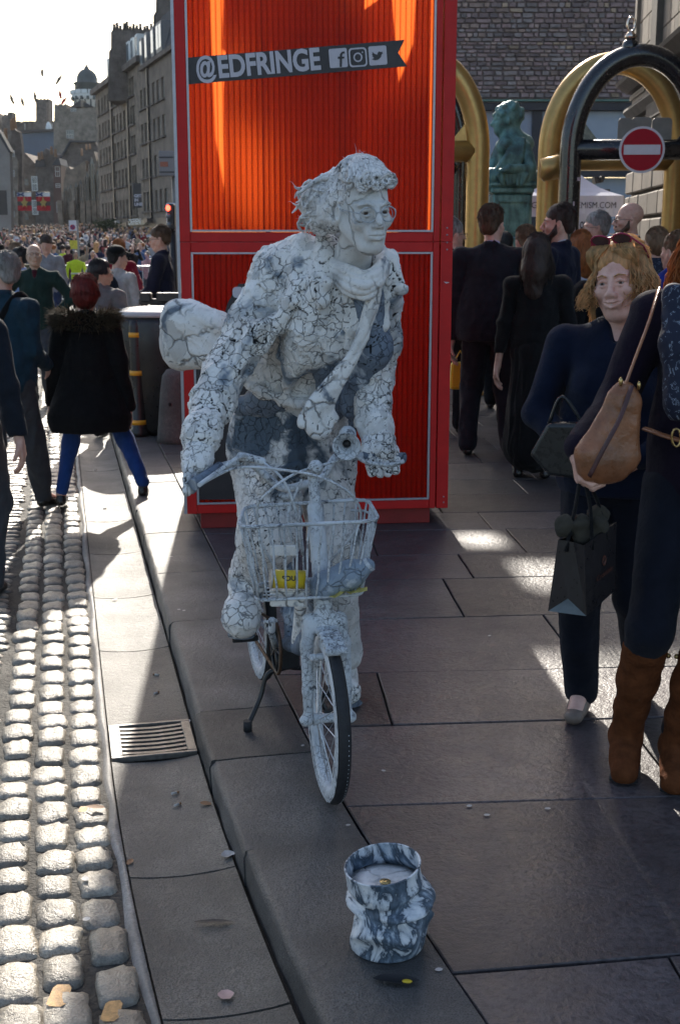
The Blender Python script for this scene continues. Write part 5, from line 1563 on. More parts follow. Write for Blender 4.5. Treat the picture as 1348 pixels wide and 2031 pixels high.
# ------------------------------------------------------------------ people
def ik(a, b, l1, l2, pole):
    """middle joint of a two bone chain"""
    a, b = Vector(a), Vector(b); d = b - a; L = min(d.length, (l1 + l2) * .999)
    x = (l1 * l1 - l2 * l2 + L * L) / (2 * L); h = math.sqrt(max(l1 * l1 - x * x, 1e-6))
    n = d.normalized(); p = Vector(pole); p = (p - n * p.dot(n)).normalized()
    return a + n * x + p * h
def head_sdf(f, M, s=1.0, female=False, detail=True, jaw=1.0, smile=0.0, ears=True):
    """M places the head (origin between the ears, face to -y)"""
    R3 = M.to_3x3()
    P = lambda x, y, z: M @ (Vector((x, y, z)) * s)
    def E(c, r, k=.02, op=1, rot=None):
        f.ell(P(*c), [q * s for q in r], rot=(R3 @ Euler([R(t) for t in rot]).to_matrix()).to_4x4() if rot else R3.to_4x4(), k=k * s, op=op)
    def C(a, b, ra, rb=None, k=.012, op=1): f.cap(P(*a), P(*b), ra * s, None if rb is None else rb * s, k * s, op)
    E((0, .018, .045), (.076, .096, .085))
    E((0, -.028, -.015), (.064 * jaw, .062, .088), k=.03)
    E((0, -.058, -.098), (.026 * jaw, .028, .022), k=.03)
    for q in (-1, 1):
        C((q * .056 * jaw, .005, -.04), (q * .018, -.056, -.098), .022, .018, .03)
        if detail:
            E((q * (.042 + .003 * smile), -.064 - .004 * smile, -.024), (.022 + .003 * smile, .021, .020), .02)
            E((q * .031, -.102, .006), (.019, .016, .0125), .010, -1)
            C((q * .012, -.090 + .004 * female, .027), (q * .048, -.074, .026), .008 - .002 * female, .006 - .001 * female, .012)
            C((q * .017, -.0855, .009), (q * .031, -.0905, .0125), .0042, .0046, .004); C((q * .031, -.0905, .0125), (q * .045, -.080, .007), .0046, .004, .004)
            C((q * .018, -.086, -.003), (q * .031, -.0885, -.0055), .0034, .0036, .005); C((q * .031, -.0885, -.0055), (q * .044, -.079, -.002), .0036, .003, .005)
        if ears:
            E((q * .078, .008, -.005), (.011, .019, .031), .008, 1, (8, 0, q * 14))
            if detail: E((q * .086, .0, -.003), (.006, .010, .018), .005, -1, (8, 0, q * 14))
    if female: C((0, -.084, .018), (0, -.104, -.022), .0075, .010, .012); E((0, -.107, -.030), (.013, .011, .010), .01)
    else: C((0, -.086, .020), (0, -.112, -.022), .0085, .012, .012); E((0, -.113, -.030), (.012, .012, .010), .01)
    if detail:
        for q in (-1, 1):
            E((q * .0135, -.103, -.034), (.0075, .010, .008), .008)
            E((q * .007, -.112, -.0415), (.0035, .005, .003), .003, -1)
            C((q * .018, -.094, -.042), (q * (.033 + smile * .004), -.084, -.060), .0015 + smile * .0012, .0015 + smile * .001, .008, -1)
        u = .0 if not smile else smile * .006
        w = .024 + smile * .007
        E((0, -.086, -.060), (.030, .018, .022), .02)
        C((-w, -.086, -.061 + u), (-.007, -.104, -.0565), .0032, .006, .006); C((w, -.086, -.061 + u), (.007, -.104, -.0565), .0032, .006, .006); C((-.007, -.104, -.0565), (.007, -.104, -.0565), .006, .006, .004)
        C((-w, -.085, -.064 + u), (0, -.101, -.0715), .0032, .0075, .006); C((w, -.085, -.064 + u), (0, -.101, -.0715), .0032, .0075, .006)
        C((-w, -.094, -.0625 + u), (0, -.110, -.0635), .0016, .0018 + smile * .0034, .003, -1); C((w, -.094, -.0625 + u), (0, -.110, -.0635), .0016, .0018 + smile * .0034, .003, -1)
        E((0, -.098, -.082), (.018, .008, .005), .008, -1)
    return P
def hand_sdf(f, wrist, direc, palm_n, side, curl=.35, s=1.0, thumb=1.0, r=1.0):
    """wrist point, pointing direction, palm normal, side=+1/-1 for the thumb"""
    d = Vector(direc).normalized(); n = Vector(palm_n); n = (n - d * n.dot(d)).normalized(); t = d.cross(n) * side; w = Vector(wrist)
    f.cap(w, w + d * .02 * s, .026 * s, .028 * s, .02, flat=n, fr=.7)
    for i in range(4):
        o = (i - 1.5) * .019 * s
        b0 = w + d * .035 * s - t * o; b1 = w + d * (.088 - .005 * abs(i - 1.2)) * s - t * o * 1.08
        f.cap(b0, b1, .0145 * s * r, .0115 * s * r, .012, flat=n, fr=.9)
        L = (.040, .045, .042, .033)[i] * s
        a = curl; p = b1; v = d.copy()
        for k in range(3):
            v = (d * math.cos(a) + n * math.sin(a)); q = p + v * L * (1, .7, .55)[k]
            f.cap(p, q, (.0098, .0088, .008)[k] * s * r, (.0088, .008, .007)[k] * s * r, .003); p = q; a += curl * 1.1
    p = w + d * .02 * s + t * .022 * s; q = p + (d * .8 + t * .75 + n * .3).normalized() * .038 * s
    f.cap(p, q, .015 * s, .011 * s, .012); q2 = q + (d * 1.0 + t * .25 + n * .5 * thumb).normalized() * .03 * s; f.cap(q, q2, .0105 * s * r, .009 * s * r, .004); f.cap(q2, q2 + (d + n * .7 * thumb).normalized() * .022 * s, .009 * s * r, .0075 * s * r, .003)
SKIN = skin('skin_fair', (.56, .34, .26)); SKINP = skin('skin_pink', (.74, .48, .40)); SKINT = skin('skin_tan', (.42, .25, .17)); SKINA = skin('skin_olive', (.50, .33, .23))
HB = hairmat('hair_brown', (.085, .045, .022), .15); HBL = hairmat('hair_black', (.012, .010, .010), .08); HG = hairmat('hair_grey', (.32, .30, .28), .2); HD = hairmat('hair_blond', (.74, .47, .22), .45); HR = hairmat('hair_red', (.16, .012, .008), .3); HGI = hairmat('hair_ginger', (.40, .13, .03), .4); HDB = hairmat('hair_dark_brown', (.04, .022, .016), .2); HSB = hairmat('hair_sandy', (.22, .13, .07), .3)
M_eyew = mat('eye_white', (.34, .32, .31), .2, var=.03, bmp=0); M_iris = mat('iris', (.05, .03, .02), .15, var=.2, scale=300, bmp=0); M_lip = skin('lips', (.42, .16, .13)); M_brow = mat('eyebrow', (.06, .04, .03), .8); M_tooth = mat('teeth', (.6, .56, .5), .3, var=.03, bmp=0)
M_suit = fabric('suit_wool', (.014, .014, .019)); M_navy = fabric('navy_wool', (.009, .011, .026)); M_blackf = fabric('black_cloth', (.008, .008, .009)); M_shirt = fabric('white_shirt', (.5, .5, .56)); M_lilac = fabric('lilac_shirt', (.36, .33, .5)); M_shoe = mat('black_shoe_leather', (.012, .011, .011), .3, var=.2, scale=20, bmp=.1); M_denim = fabric('blue_denim', (.025, .045, .10)); M_greytr = fabric('grey_trousers', (.045, .048, .055)); M_darkjean = fabric('dark_denim', (.008, .010, .018))
def face_extras(root_b, P, R3, s, brow=M_brow, lips=True, iris=M_iris, smile=0, lipm=None, look=0.0):
    for q in (-1, 1):
        MB().mat(M_eyew).ball((0, 0, 0), .0125 * s, 14, 10).build('eye', root_b, P(q * .031, -.0765, .003))
        e = MB().mat(iris); c = P(q * .031 + look, -.0785, .004) ; fwd = (R3 @ Vector((look * 8, -1, 0))).normalized()
        e.ball((0, 0, 0), .0066 * s, 10, 6).build('iris', root_b, P(q * .031, -.0765, .003) + fwd * .0074 * s)
        mb = MB().mat(brow); mb.tube([P(q * .013, -.0965, .024), P(q * .028, -.0955, .031), P(q * .048, -.083, .026)], [.0022 * s, .0028 * s, .0015 * s], 6); mb.build('eyebrow', root_b)
    if smile:
        mb = MB().mat(M_tooth); mb.tube([P(-.017, -.094, -.062), P(0, -.1015, -.0635), P(.017, -.094, -.062)], .0035 * s, 6); mb.build('teeth', root_b)
def strands(name, paths, r, m, parent, n=3, taper=True):
    """hair locks: each path a short polyline"""
    mb = MB().mat(m); mb.smooth = True
    for p in paths:
        k = len(p); rr = [r * (1 - .75 * (i / (k - 1))**2) if taper else r for i in range(k)]
        mb.tube(p, rr, n, caps=False)
    for i in range(len(mb.sm)): mb.sm[i] = True
    return mb.build(name, parent)
def long_hair_paths(P, n, length, seed, spread=.05, curl=.02, back=True, sides=True, fringe=True, drop_dir=Vector((0, 0, -1)), wind=Vector((0, 0, 0)), part=.0, flare=.04):
    rs = random.Random(seed); out = []
    for i in range(n):
        az = rs.uniform(-2.45, 2.45); el = rs.uniform(.15, 1.5)      # az 0 = back of head
        r1, r2, r3 = .082, .104, .094
        def surf(az, el, k=1.0): return Vector((math.sin(az) * math.cos(el) * r1 * k, math.cos(az) * math.cos(el) * r2 * k + .018, math.sin(el) * r3 * k + .045))
        pts = []
        e0 = el
        for k in range(5):
            e = e0 * (1 - k / 4.0); pts.append(surf(az, e, 1.02 + rs.uniform(0, .06)))
        p = pts[-1]; L = length * rs.uniform(.75, 1.05)
        out_dir = Vector((math.sin(az), math.cos(az), 0)); ph = rs.uniform(0, 6.28); ph2 = rs.uniform(0, 6.28)
        for k in range(1, 8):
            t = k / 7; cu = curl * math.sin(ph + t * 7) * t; cu2 = curl * math.cos(ph2 + t * 6) * t
            q = p + Vector((0, 0, -1)) * L * t + out_dir * (flare * math.sin(t * 2.2) + cu) + Vector((-out_dir.y, out_dir.x, 0)) * cu2 + wind * t * t
            pts.append(q)
        out.append([P(*q) for q in pts])
    return out
def person(name, label, loc, rot=0, H=1.72, vox=.012, group=None, skinm=SKIN, hair=('short', HB), top=('jacket', M_suit), legs=('trousers', M_suit), shoes=M_shoe,
           feet=((-.10, 0, 0), (.10, -.02, 0)), hands=((-.27, -.03, .82), (.27, -.03, .82)), head=(0, 0, 0), lean=(0, 0), hip=0, width=1.0, belly=1.0, shirt=None, beard=None, detail=None, wr=.013, seed=1, kpole=(0, -1, 0), epole=((-.4, 1, 0), (.4, 1, 0)), smile=0, female=False, curl=.35, palm=None, neck_out=.0, cat='person', glasses=False, handdir=None, hsc=1.0, jaw=1.0, barefoot=True):
    s = H / 1.75; det = vox < .013 if detail is None else detail
    root = empty(name, loc, rot, label, cat, group)
    S = lambda x, y, z: Vector((x * s, y * s, z * s))
    lx, ly = lean
    hipc = S(0, hip, .93); sh = [S(-.185 * width + lx, ly, 1.42), S(.185 * width + lx, ly, 1.42)]
    neck = S(lx, ly + .005, 1.485); hc = S(lx * 1.05, ly - .015 - neck_out, 1.632)
    Mh = Matrix.Translation(hc) @ Euler((R(head[0]), R(head[1]), R(head[2]))).to_matrix().to_4x4()
    hipj = [S(-.09, hip, .90), S(.09, hip, .90)]
    ank = [S(f_[0], f_[1] + .03, f_[2] + .09) for f_ in feet]
    knee = [ik(hipj[i], ank[i], .43 * s, .42 * s, kpole) for i in (0, 1)]
    wr_ = [S(*h_) for h_ in hands]
    elb = [ik(sh[i], wr_[i], .29 * s, .265 * s, epole[i]) for i in (0, 1)]
    # body: one skin surface, head to feet
    f = SDF()
    hs = s * (.97 if female else 1.0) * hsc; P = head_sdf(f, Mh, hs, female, det, jaw=jaw, smile=smile)
    n_head = len(f.p)
    f.cap(hc + Vector((0, .015, -.05)) * s, neck + Vector((0, .01, -.03)) * s, .052 * s * (.86 if female else 1), .058 * s, .03)
    f.cap(S(0, hip, .98), (sh[0] + sh[1]) / 2 - Vector((0, 0, .1 * s)), .10 * s, .11 * s, .05); f.cap(sh[0], sh[1], .045 * s, .045 * s, .05); f.cap(neck, (sh[0] + sh[1]) / 2 - Vector((0, .01, .08)) * s, .05 * s, .055 * s, .03)
    for i in (0, 1):
        f.chain([sh[i], elb[i], wr_[i]], [.042 * s, .034 * s, .024 * s], .02)
        f.chain([hipj[i], knee[i], ank[i]], [.07 * s, .048 * s, .036 * s], .02)
        dd = (wr_[i] - elb[i]).normalized() if handdir is None else Vector(handdir[i])
        hand_sdf(f, wr_[i], dd, (palm[i] if palm else ((1, .2, 0) if i == 0 else (-1, .2, 0))), (1 if i else -1) , curl, s, r=1.0 if vox < .009 else 1.25)
        if barefoot: f.cap(ank[i], ank[i] + Vector((0, -.1, -.05)) * s, .034 * s, .03 * s, .02)
    if vox < .0075:
        zc = (neck.z + .035 * s); g = SDF(); g.p = [q for q in f.p if q[0] != 'h']; n_h = n_head
        g.p = f.p[:n_h + 1]
        V1, F1 = f.mesh(vox * .62, cut=lambda X, Y, Z: (Z - zc) + 0 * X + 0 * Y); V2, F2 = g.mesh(.0024, cut=lambda X, Y, Z: (zc - .006 - Z) + 0 * X + 0 * Y)
        body = link('body', np_mesh('body', np.concatenate([V1, V2]), np.concatenate([F1, F2 + len(V1)]), skinm), root)
    else: body = sculpt('body', f, vox * (.62 if det else .8), skinm, root)
    if det and vox < .011: face_extras(body, P, Mh.to_3x3(), hs, smile=smile, brow=hair[1])
    # lower garment
    if legs[0] in ('trousers', 'jeans', 'slim'):
        f = SDF(); a_ = {'trousers': (.098, .078, .062), 'jeans': (.096, .068, .052), 'slim': (.095, .062, .044)}[legs[0]]
        f.ell(S(0, hip + .005, .93), (.165 * s * width, .115 * s * belly, .12 * s), k=.05)
        for i in (0, 1): f.chain([hipj[i], knee[i], ank[i] + Vector((0, 0, (.0 if legs[0] != 'slim' else .03) * s))], [q * s for q in a_], .03)
        sculpt('trousers', f, vox, legs[1], root, wr, 10, seed, (1, 1, .5))
    elif legs[0] == 'skirt':
        f = SDF(); f.ell(S(0, hip, .95), (.16 * s, .12 * s, .12 * s), k=.05); f.cap(S(0, hip, .9), S(0, hip, legs[2]), .15 * s, .20 * s, .05)
        sculpt('skirt', f, vox, legs[1], root, wr * 1.5, 14, seed, (1, 1, .15))
    # upper garment
    f = SDF(); kind = top[0]
    mid = (sh[0] + sh[1]) / 2
    cw = 1.0
    hem = {'jacket': .80, 'coat': .62, 'jumper': .90, 'shirt': .88, 'blouse': .9}[kind] if len(top) < 3 else top[2]
    slv = {'jacket': (.066, .052, .044), 'coat': (.076, .062, .052), 'jumper': (.060, .050, .040), 'shirt': (.056, .046, .036), 'blouse': (.052, .044, .034)}[kind]
    f.cap(mid - Vector((0, 0, .13 * s)), S(0, hip, 1.05), .155 * s * width, .15 * s * width * belly, .06, flat=(0, 1, 0), fr=.74)
    f.cap(S(0, hip, 1.07), S(0, hip + .005, hem + .1), .15 * s * width * belly, .165 * s * width * belly, .06, flat=(0, 1, 0), fr=.74)
    f.cap(sh[0] + Vector((.02, 0, -.01)) * s, sh[1] + Vector((-.02, 0, -.01)) * s, .062 * s, .062 * s, .07)
    f.cap(sh[0] * .6 + sh[1] * .4 + Vector((0, 0, .03)) * s, sh[1] * .6 + sh[0] * .4 + Vector((0, 0, .03)) * s, .055 * s, k=.04)
    if female and kind != 'coat':
        for q in (-1, 1): f.ell(mid + Vector((q * .07, -.095, -.16)) * s, (.07 * s, .06 * s, .06 * s), k=.05)
    for i in (0, 1):
        w2 = wr_[i] + (elb[i] - wr_[i]) * .06
        f.chain([sh[i] + Vector((0, 0, -.015)) * s, elb[i], w2], [q * s for q in slv], .03)
    f.cap(neck + Vector((0, .012, -.01)) * s, neck + Vector((0, .004, -.05)) * s, .062 * s, .072 * s, .02)
    f.cap(neck + Vector((0, -.045, .06)) * s, neck + Vector((0, -.085, -.05 if kind in ('shirt', 'jumper') else -.10)) * s, .040 * s, .018 * s, .012, op=-1)
    if kind in ('jacket', 'coat', 'shirt'): f.chain([neck + Vector((math.sin(t) * .064, math.cos(t) * .060 + .004, .004 + .012 * math.cos(t))) * s for t in (-1.9, -1.2, -.6, 0, .6, 1.2, 1.9)], [.012 * s] * 7, .012)
    zc_ = (hem) * s
    sculpt(kind if kind != 'coat' else 'coat', f, vox, top[1], root, wr, 9, seed + 5, (1, 1, .6), cut=(lambda X, Y, Z: (zc_ - Z) + 0 * X + 0 * Y))
    if shirt:
        f = SDF(); f.cap(neck + Vector((0, .008, .012)) * s, neck + Vector((0, .0, -.04)) * s, .059 * s, .06 * s, .01); f.cap(neck + Vector((0, -.05, -.03)) * s, mid + Vector((0, -.085, -.14)) * s, .035 * s, .03 * s, .02)
        f.cap(neck + Vector((0, -.01, .09)) * s, neck + Vector((0, -.01, .03)) * s, .05 * s, .046 * s, .008, op=-1)
        sculpt('shirt', f, vox * .7, shirt, root)
    if shoes:
        for i in (0, 1):
            f = SDF(); a = ank[i]
            f.cap(a + Vector((0, .02, -.055)) * s, a + Vector((0, -.13, -.062)) * s, .038 * s, .036 * s, .02, flat=(0, 0, 1), fr=.8); f.cap(a + Vector((0, .01, -.02)) * s, a + Vector((0, -.06, -.045)) * s, .038 * s, .035 * s, .02)
            zf = (a.z - .09 * s)
            sculpt('shoe', f, vox * .8, shoes, root, cut=(lambda X, Y, Z, zf=zf: (zf - Z) + 0 * X + 0 * Y))
    if hair[0] in ('long', 'bob') and vox < .0115 and vox > .0075: strands('hair_strands', long_hair_paths(P, 320, (hair[2] if len(hair) > 2 else .06), seed, curl=.008, flare=.012), .0034, hair[1], root, 3)
    # hair
    hk = hair[0]; hm = hair[1]; R3 = Mh.to_3x3().to_4x4()
    if hk != 'bald':
        f = SDF(); f.ell(P(0, .022, .053), [q * hs for q in (.083, .104, .092)], rot=R3, k=.01)
        if hk in ('long', 'bob', 'tied'):
            f.ell(P(0, .05, .0), [q * hs for q in (.088, .085, .10)], rot=R3, k=.04)
        else:
            f.ell(P(0, .07, -.01), [q * hs for q in (.066, .05, .06)], rot=R3, k=.03)
            for q in (-1, 1): f.cap(P(q * .072, .0, .03), P(q * .07, .005, -.012), .012 * hs, .007 * hs, .012)
        if hk == 'long':
            L = hair[2] if len(hair) > 2 else .28
            f.chain([P(0, .075, .0), P(0, .09, -.12), P(0, .085, -.10 - L * .6)], [.085 * hs, .085 * hs, .07 * hs], .05)
        f.ell(P(0, -.11, -.035), [q * hs for q in (.072, .085, .088 if not smile else .108)], rot=R3, k=.015, op=-1)
        if hk in ('short', 'grey'): 
            for q in (-1, 1): f.ell(P(q * .088, .01, -.01), [q_ * hs for q_ in (.02, .024, .03)], rot=R3, k=.008, op=-1)
            f.ell(P(0, .06, -.13), [q * hs for q in (.12, .08, .065)], rot=R3, k=.01, op=-1)
        sculpt('hair', f, max(.0045, vox * .55), hm, root, .005, 30, seed, (1, 1, .45))
        if vox < .0145:
            rs_ = random.Random(seed); pp = []
            for k in range(520):
                az = rs_.uniform(-2.2, 2.2); el = rs_.uniform(-.5, 1.5) if abs(az) < 1.5 else rs_.uniform(.45, 1.5)
                o_ = Vector((math.sin(az) * math.cos(el), math.cos(az) * math.cos(el), math.sin(el))); p0 = Vector((o_.x * .083, o_.y * .104 + .022, o_.z * .092 + .053))
                t_ = (Vector((o_.x * .8 + rs_.gauss(0, .4), .5 + rs_.gauss(0, .3), -.55 + rs_.gauss(0, .3)))); t_ = (t_ - o_ * t_.dot(o_)).normalized() * rs_.uniform(.02, .045)
                pp.append([P(*p0), P(*(p0 + t_ * .5 + o_ * .008)), P(*(p0 + t_ + o_ * rs_.uniform(.0, .012)))])
            strands('hair_ends', pp, .0024, hm, root, 3)
    if beard:
        f = SDF(); f.cap(P(0, -.068, -.10), P(0, -.05, -.125), .034 * hs, .026 * hs, .02)
        for q in (-1, 1): f.chain([P(q * .069, -.012, -.01), P(q * .062, -.022, -.055), P(q * .03, -.062, -.10)], [.008 * hs, .017 * hs, .022 * hs], .02)
        f.cap(P(-.025, -.098, -.048), P(.025, -.098, -.048), .006 * hs, k=.01)
        sculpt('beard', f, max(.005, vox * .5), beard, root, .003, 50, seed)
    if glasses:
        mb = MB().mat(M_blk)
        for q in (-1, 1):
            mb.tube([P(q * .031 + .019 * math.cos(t), -.108, .004 + .014 * math.sin(t)) for t in [math.pi * 2 * k / 14 for k in range(14)]], .0016 * hs, 5, closed=True)
            mb.tube([P(q * .05, -.107, .006), P(q * .08, -.05, .006), P(q * .083, .01, .0)], .0016 * hs, 5)
        mb.tube([P(-.012, -.109, .006), P(.012, -.109, .006)], .0016 * hs, 5)
        mb.build('glasses', root)
    return root, dict(P=P, M=Mh, sh=sh, elb=elb, wr=wr_, neck=neck, s=s, body=body, knee=knee, ank=ank, hc=hc)
# ------------------------------------------------------------------ the living statue: clay-plastered cyclist
def clay_mat(name, base=(.66, .675, .69), dark=(.012, .014, .018), blue=None, fine=26, crk=.72, zblue=None):
    m, nt, b = new_mat(name)
    v = coords(nt)
    w = nt.nodes.new('ShaderNodeVectorMath'); w.operation = 'ADD'
    nz = nt.nodes.new('ShaderNodeTexNoise'); nz.inputs['Scale'].default_value = 22; nz.inputs['Detail'].default_value = 3; nt.links.new(v, nz.inputs['Vector'])
    sc_ = nt.nodes.new('ShaderNodeVectorMath'); sc_.operation = 'SCALE'; sc_.inputs['Scale'].default_value = .05; nt.links.new(nz.outputs['Color'], sc_.inputs[0])
    nt.links.new(v, w.inputs[0]); nt.links.new(sc_.outputs[0], w.inputs[1])
    def vor(scale, feat):
        n = nt.nodes.new('ShaderNodeTexVoronoi'); n.feature = feat; n.inputs['Scale'].default_value = scale; nt.links.new(w.outputs[0], n.inputs['Vector']); return n
    de = vor(fine, 'DISTANCE_TO_EDGE'); mask = noise(nt, 7, 3, .6, v)
    fe = ramp(nt, de.outputs['Distance'], [(.0, 1.0), (.045, 0.0)])
    fe = mathn(nt, 'MULTIPLY', fe, ramp(nt, mask, [(.42, 0.), (.56, 1.)]))
    at = nt.nodes.new('ShaderNodeAttribute'); at.attribute_name = 'crack'
    cr = ramp(nt, at.outputs['Fac'], [(.12, 0.), (.62, 1.)])
    tone = noise(nt, 9, 5, .62, v); gr = noise(nt, 90, 4, .7, v)
    c = ramp(nt, tone, [(.28, tuple(x * .66 for x in base)), (.5, base), (.75, tuple(min(.82, x * 1.18) for x in base))])
    c = mixc(nt, ramp(nt, gr, [(.56, 0.), (.75, .5)]), c, tuple(x * .45 for x in base))
    ta_ = nt.nodes.new('ShaderNodeAttribute'); ta_.attribute_name = 'tone'
    c = mixc(nt, ramp(nt, ta_.outputs['Fac'], [(.78, 0.), (.95, .55)]), c, tuple(x * .5 for x in base))
    if blue:
        bm = noise(nt, blue[0], 4, .6, v, .6)
        if zblue: sx = nt.nodes.new('ShaderNodeSeparateXYZ'); nt.links.new(v, sx.inputs[0]); mr = nt.nodes.new('ShaderNodeMapRange'); mr.inputs[1].default_value = zblue[0]; mr.inputs[2].default_value = zblue[1]; mr.inputs[3].default_value = -.05; mr.inputs[4].default_value = .16; nt.links.new(sx.outputs[2], mr.inputs[0]); bm = mathn(nt, 'ADD', bm, mr.outputs[0])
        c = mixc(nt, ramp(nt, bm, [(blue[1], 0.), (blue[1] + .08, 1.)]), c, blue[2])
    c = mixc(nt, mathn(nt, 'MULTIPLY', fe, crk), c, dark); c = mixc(nt, cr, c, dark)
    nt.links.new(c, b.inputs['Base Color']); b.inputs['Roughness'].default_value = .72; b.inputs['Specular IOR Level'].default_value = .3
    h = mathn(nt, 'SUBTRACT', mathn(nt, 'MULTIPLY', gr, .35), mathn(nt, 'MULTIPLY', fe, 1.2)); h = mathn(nt, 'MULTIPLY_ADD', tone, 1.3, h)
    bump(nt, b, h, .75, .006)
    return m
M_clay = clay_mat('cracked_white_clay', base=(.79, .78, .76), blue=(4.2, .565, (.17, .21, .26))); M_clayt = clay_mat('cracked_clay_trousers', (.70, .69, .68), blue=(4.5, .56, (.085, .115, .15)), fine=34, zblue=(.75, .95))  # coat's blue zones put the shading of sleeves and folds into colour
M_clays = clay_mat('smooth_white_clay', (.76, .75, .73), blue=(6, .60, (.14, .17, .21)), fine=9); M_clayface = clay_mat('painted_face', (.66, .66, .65), fine=8, crk=.35)
M_clayh = clay_mat('clay_coated_hair', (.74, .73, .72), blue=(30, .60, (.06, .07, .08)), fine=60)
M_bluedk = clay_mat('blue_grey_cloth', (.17, .21, .27), blue=(8, .54, (.45, .49, .54)), fine=30)
HY = 0.0
hero = empty('person', (-.16, 4.05, 0), 0, 'silver white clay covered living statue standing on the pedals of a white bicycle', 'person')
HO = Vector((-.16, 4.05, 0))
def H3(px, py, Y): return At(px, py, Y) - HO
def clay_sculpt(name, f, h, m, density, depth=.004, tilt=.06, seed=0, curl=.0018, wr=0, ws=9, stretch=(1, 1, 1), gap=.0016, parent=None, fold=None):
    V, Fc = f.mesh(h)
    if wr:
        N = vnormals(V, Fc); r = 1 - np.abs(vnoise(V * np.array(stretch) + .04 * np.stack([vnoise(V, 6, seed)] * 3, 1), ws, seed + 2)) * 2
        V = V + N * (wr * r)[:, None]
    V, cr = plates(V, Fc, density, depth, tilt, seed, curl, gap)
    o = link(name, np_mesh(name, V, Fc, m, {'crack': cr, 'tone': plates.tone}), parent or hero); return o
# coat
f = SDF()
f.cap(H3(590, 738, 4.13), H3(645, 600, 4.0), .146, .160, .08, flat=(.3, 1, .2), fr=.74)
f.ell(H3(560, 752, 4.13), (.145, .085, .07), rot=(0, 14, 0), k=.05); f.ell(H3(635, 765, 4.08), (.10, .07, .05), k=.05)
f.chain([H3(462, 742, 4.12), H3(520, 782, 4.03), H3(590, 800, 4.0), H3(660, 790, 4.0), H3(700, 760, 4.04)], [.010, .015, .014, .015, .010], .02)
f.chain([H3(652, 480, 3.93), H3(628, 560, 3.83), H3(604, 660, 3.86), H3(572, 760, 3.97), H3(560, 800, 4.02)], [.016, .020, .018, .018, .012], .02)
f.cap(H3(575, 560, 4.02), H3(735, 590, 3.92), .085, .082, .08)
f.cap(H3(600, 520, 4.0), H3(680, 525, 3.92), .075, .06, .06)
f.ell(H3(645, 640, 3.95), (.13, .095, .15), k=.1)
f.chain([H3(550, 545, 4.02), H3(500, 640, 3.98), H3(452, 715, 3.93)], [.086, .076, .064], .04)       # viewer-left upper arm
f.chain([H3(452, 715, 3.93), H3(422, 800, 3.80), H3(402, 855, 3.70)], [.062, .056, .051], .03)
f.cap(H3(405, 848, 3.71), H3(398, 868, 3.68), .057, .055, .01)
f.chain([H3(745, 590, 3.93), H3(748, 680, 3.98), H3(744, 745, 3.98)], [.072, .066, .062], .04)
f.chain([H3(744, 745, 3.98), H3(742, 800, 3.92), H3(746, 842, 3.87)], [.060, .055, .053], .03)
f.cap(H3(746, 840, 3.87), H3(748, 850, 3.86), .060, .058, .01)
for a, b_, r in (((520, 690, 3.86), (600, 560, 3.84), .02), ((500, 670, 3.87), (560, 650, 3.86), .018), ((600, 480, 3.95), (585, 600, 3.83), .022), ((640, 470, 3.9), (640, 600, 3.80), .02), ((560, 700, 3.95), (650, 560, 3.80), .016)):
    f.cap(H3(*a), H3(*b_), r, r * .6, .02)
f.cap(H3(770, 520, 3.86), H3(795, 575, 3.84), .018, .012, .015, flat=(0, 1, 0), fr=.6); f.cap(H3(765, 520, 3.88), H3(770, 590, 3.86), .03, .02, .02)
for k in range(9):
    t = k / 8; x = 455 + (1 - t) * 60; y = 640 + t * 110
    f.chain([H3(x - 34, y - 8, 3.88), H3(x, y + 6, 3.84 - .0), H3(x + 38, y - 14, 3.88)], [.010, .014, .010], .02)
for k in range(8):
    y = 690 + k * 16; f.chain([H3(722, y + 6, 3.93), H3(745, y - 2, 3.90), H3(772, y + 4, 3.93)], [.008, .012, .008], .018)
coat = clay_sculpt('coat', f, .0042, M_clay, 1000, .005, .105, 3, .0025, wr=.0105, ws=8, stretch=(1.3, 1, .6), gap=.0017)
# windblown coat tail
f = SDF()
f.ell(H3(372, 660, 4.28), (.085, .07, .105), rot=(0, 38, 0), k=.03); f.cap(H3(352, 625, 4.26), H3(430, 650, 4.2), .055, .06, .05); f.cap(H3(360, 700, 4.3), H3(430, 700, 4.2), .06, .05, .05)
f.cap(H3(365, 632, 4.16), H3(425, 668, 4.14), .018, .012, .02, op=-1)
clay_sculpt('coat_tail', f, .0045, M_clays, 40, .002, .03, 5, gap=.0015)
# hips and legs
f = SDF()
f.ell(H3(578, 862, 4.26), (.20, .14, .17), k=.06); f.cap(H3(590, 790, 4.2), H3(580, 850, 4.24), .145, .18, .06, flat=(0, 1, 0), fr=.8)
f.chain([H3(520, 900, 4.22), H3(535, 1060, 3.98), H3(505, 1130, 4.12)], [.115, .092, .066], .05)
f.cap(H3(505, 1115, 4.1), H3(500, 1135, 4.12), .072, .072, .01)
f.chain([H3(640, 900, 4.24), H3(660, 1080, 4.12), H3(676, 1290, 4.27)], [.11, .078, .062], .05)
f.cap(H3(675, 1260, 4.24), H3(690, 1305, 4.24), .05, .035, .03)
for k in range(7): f.chain([H3(470, 820 + k * 15, 4.16), H3(570, 832 + k * 16 + random.uniform(-6, 6), 4.08), H3(680, 812 + k * 15, 4.16)], [.008, .016, .008], .03)
for k in range(5): f.chain([H3(478, 930 + k * 30, 4.1), H3(530, 945 + k * 28, 3.98), H3(590, 925 + k * 30, 4.06)], [.006, .014, .006], .03)
clay_sculpt('trousers', f, .0046, M_clayt, 1100, .0025, .06, 8, .001, wr=.011, ws=10, stretch=(1, 1, .5), gap=.0014)
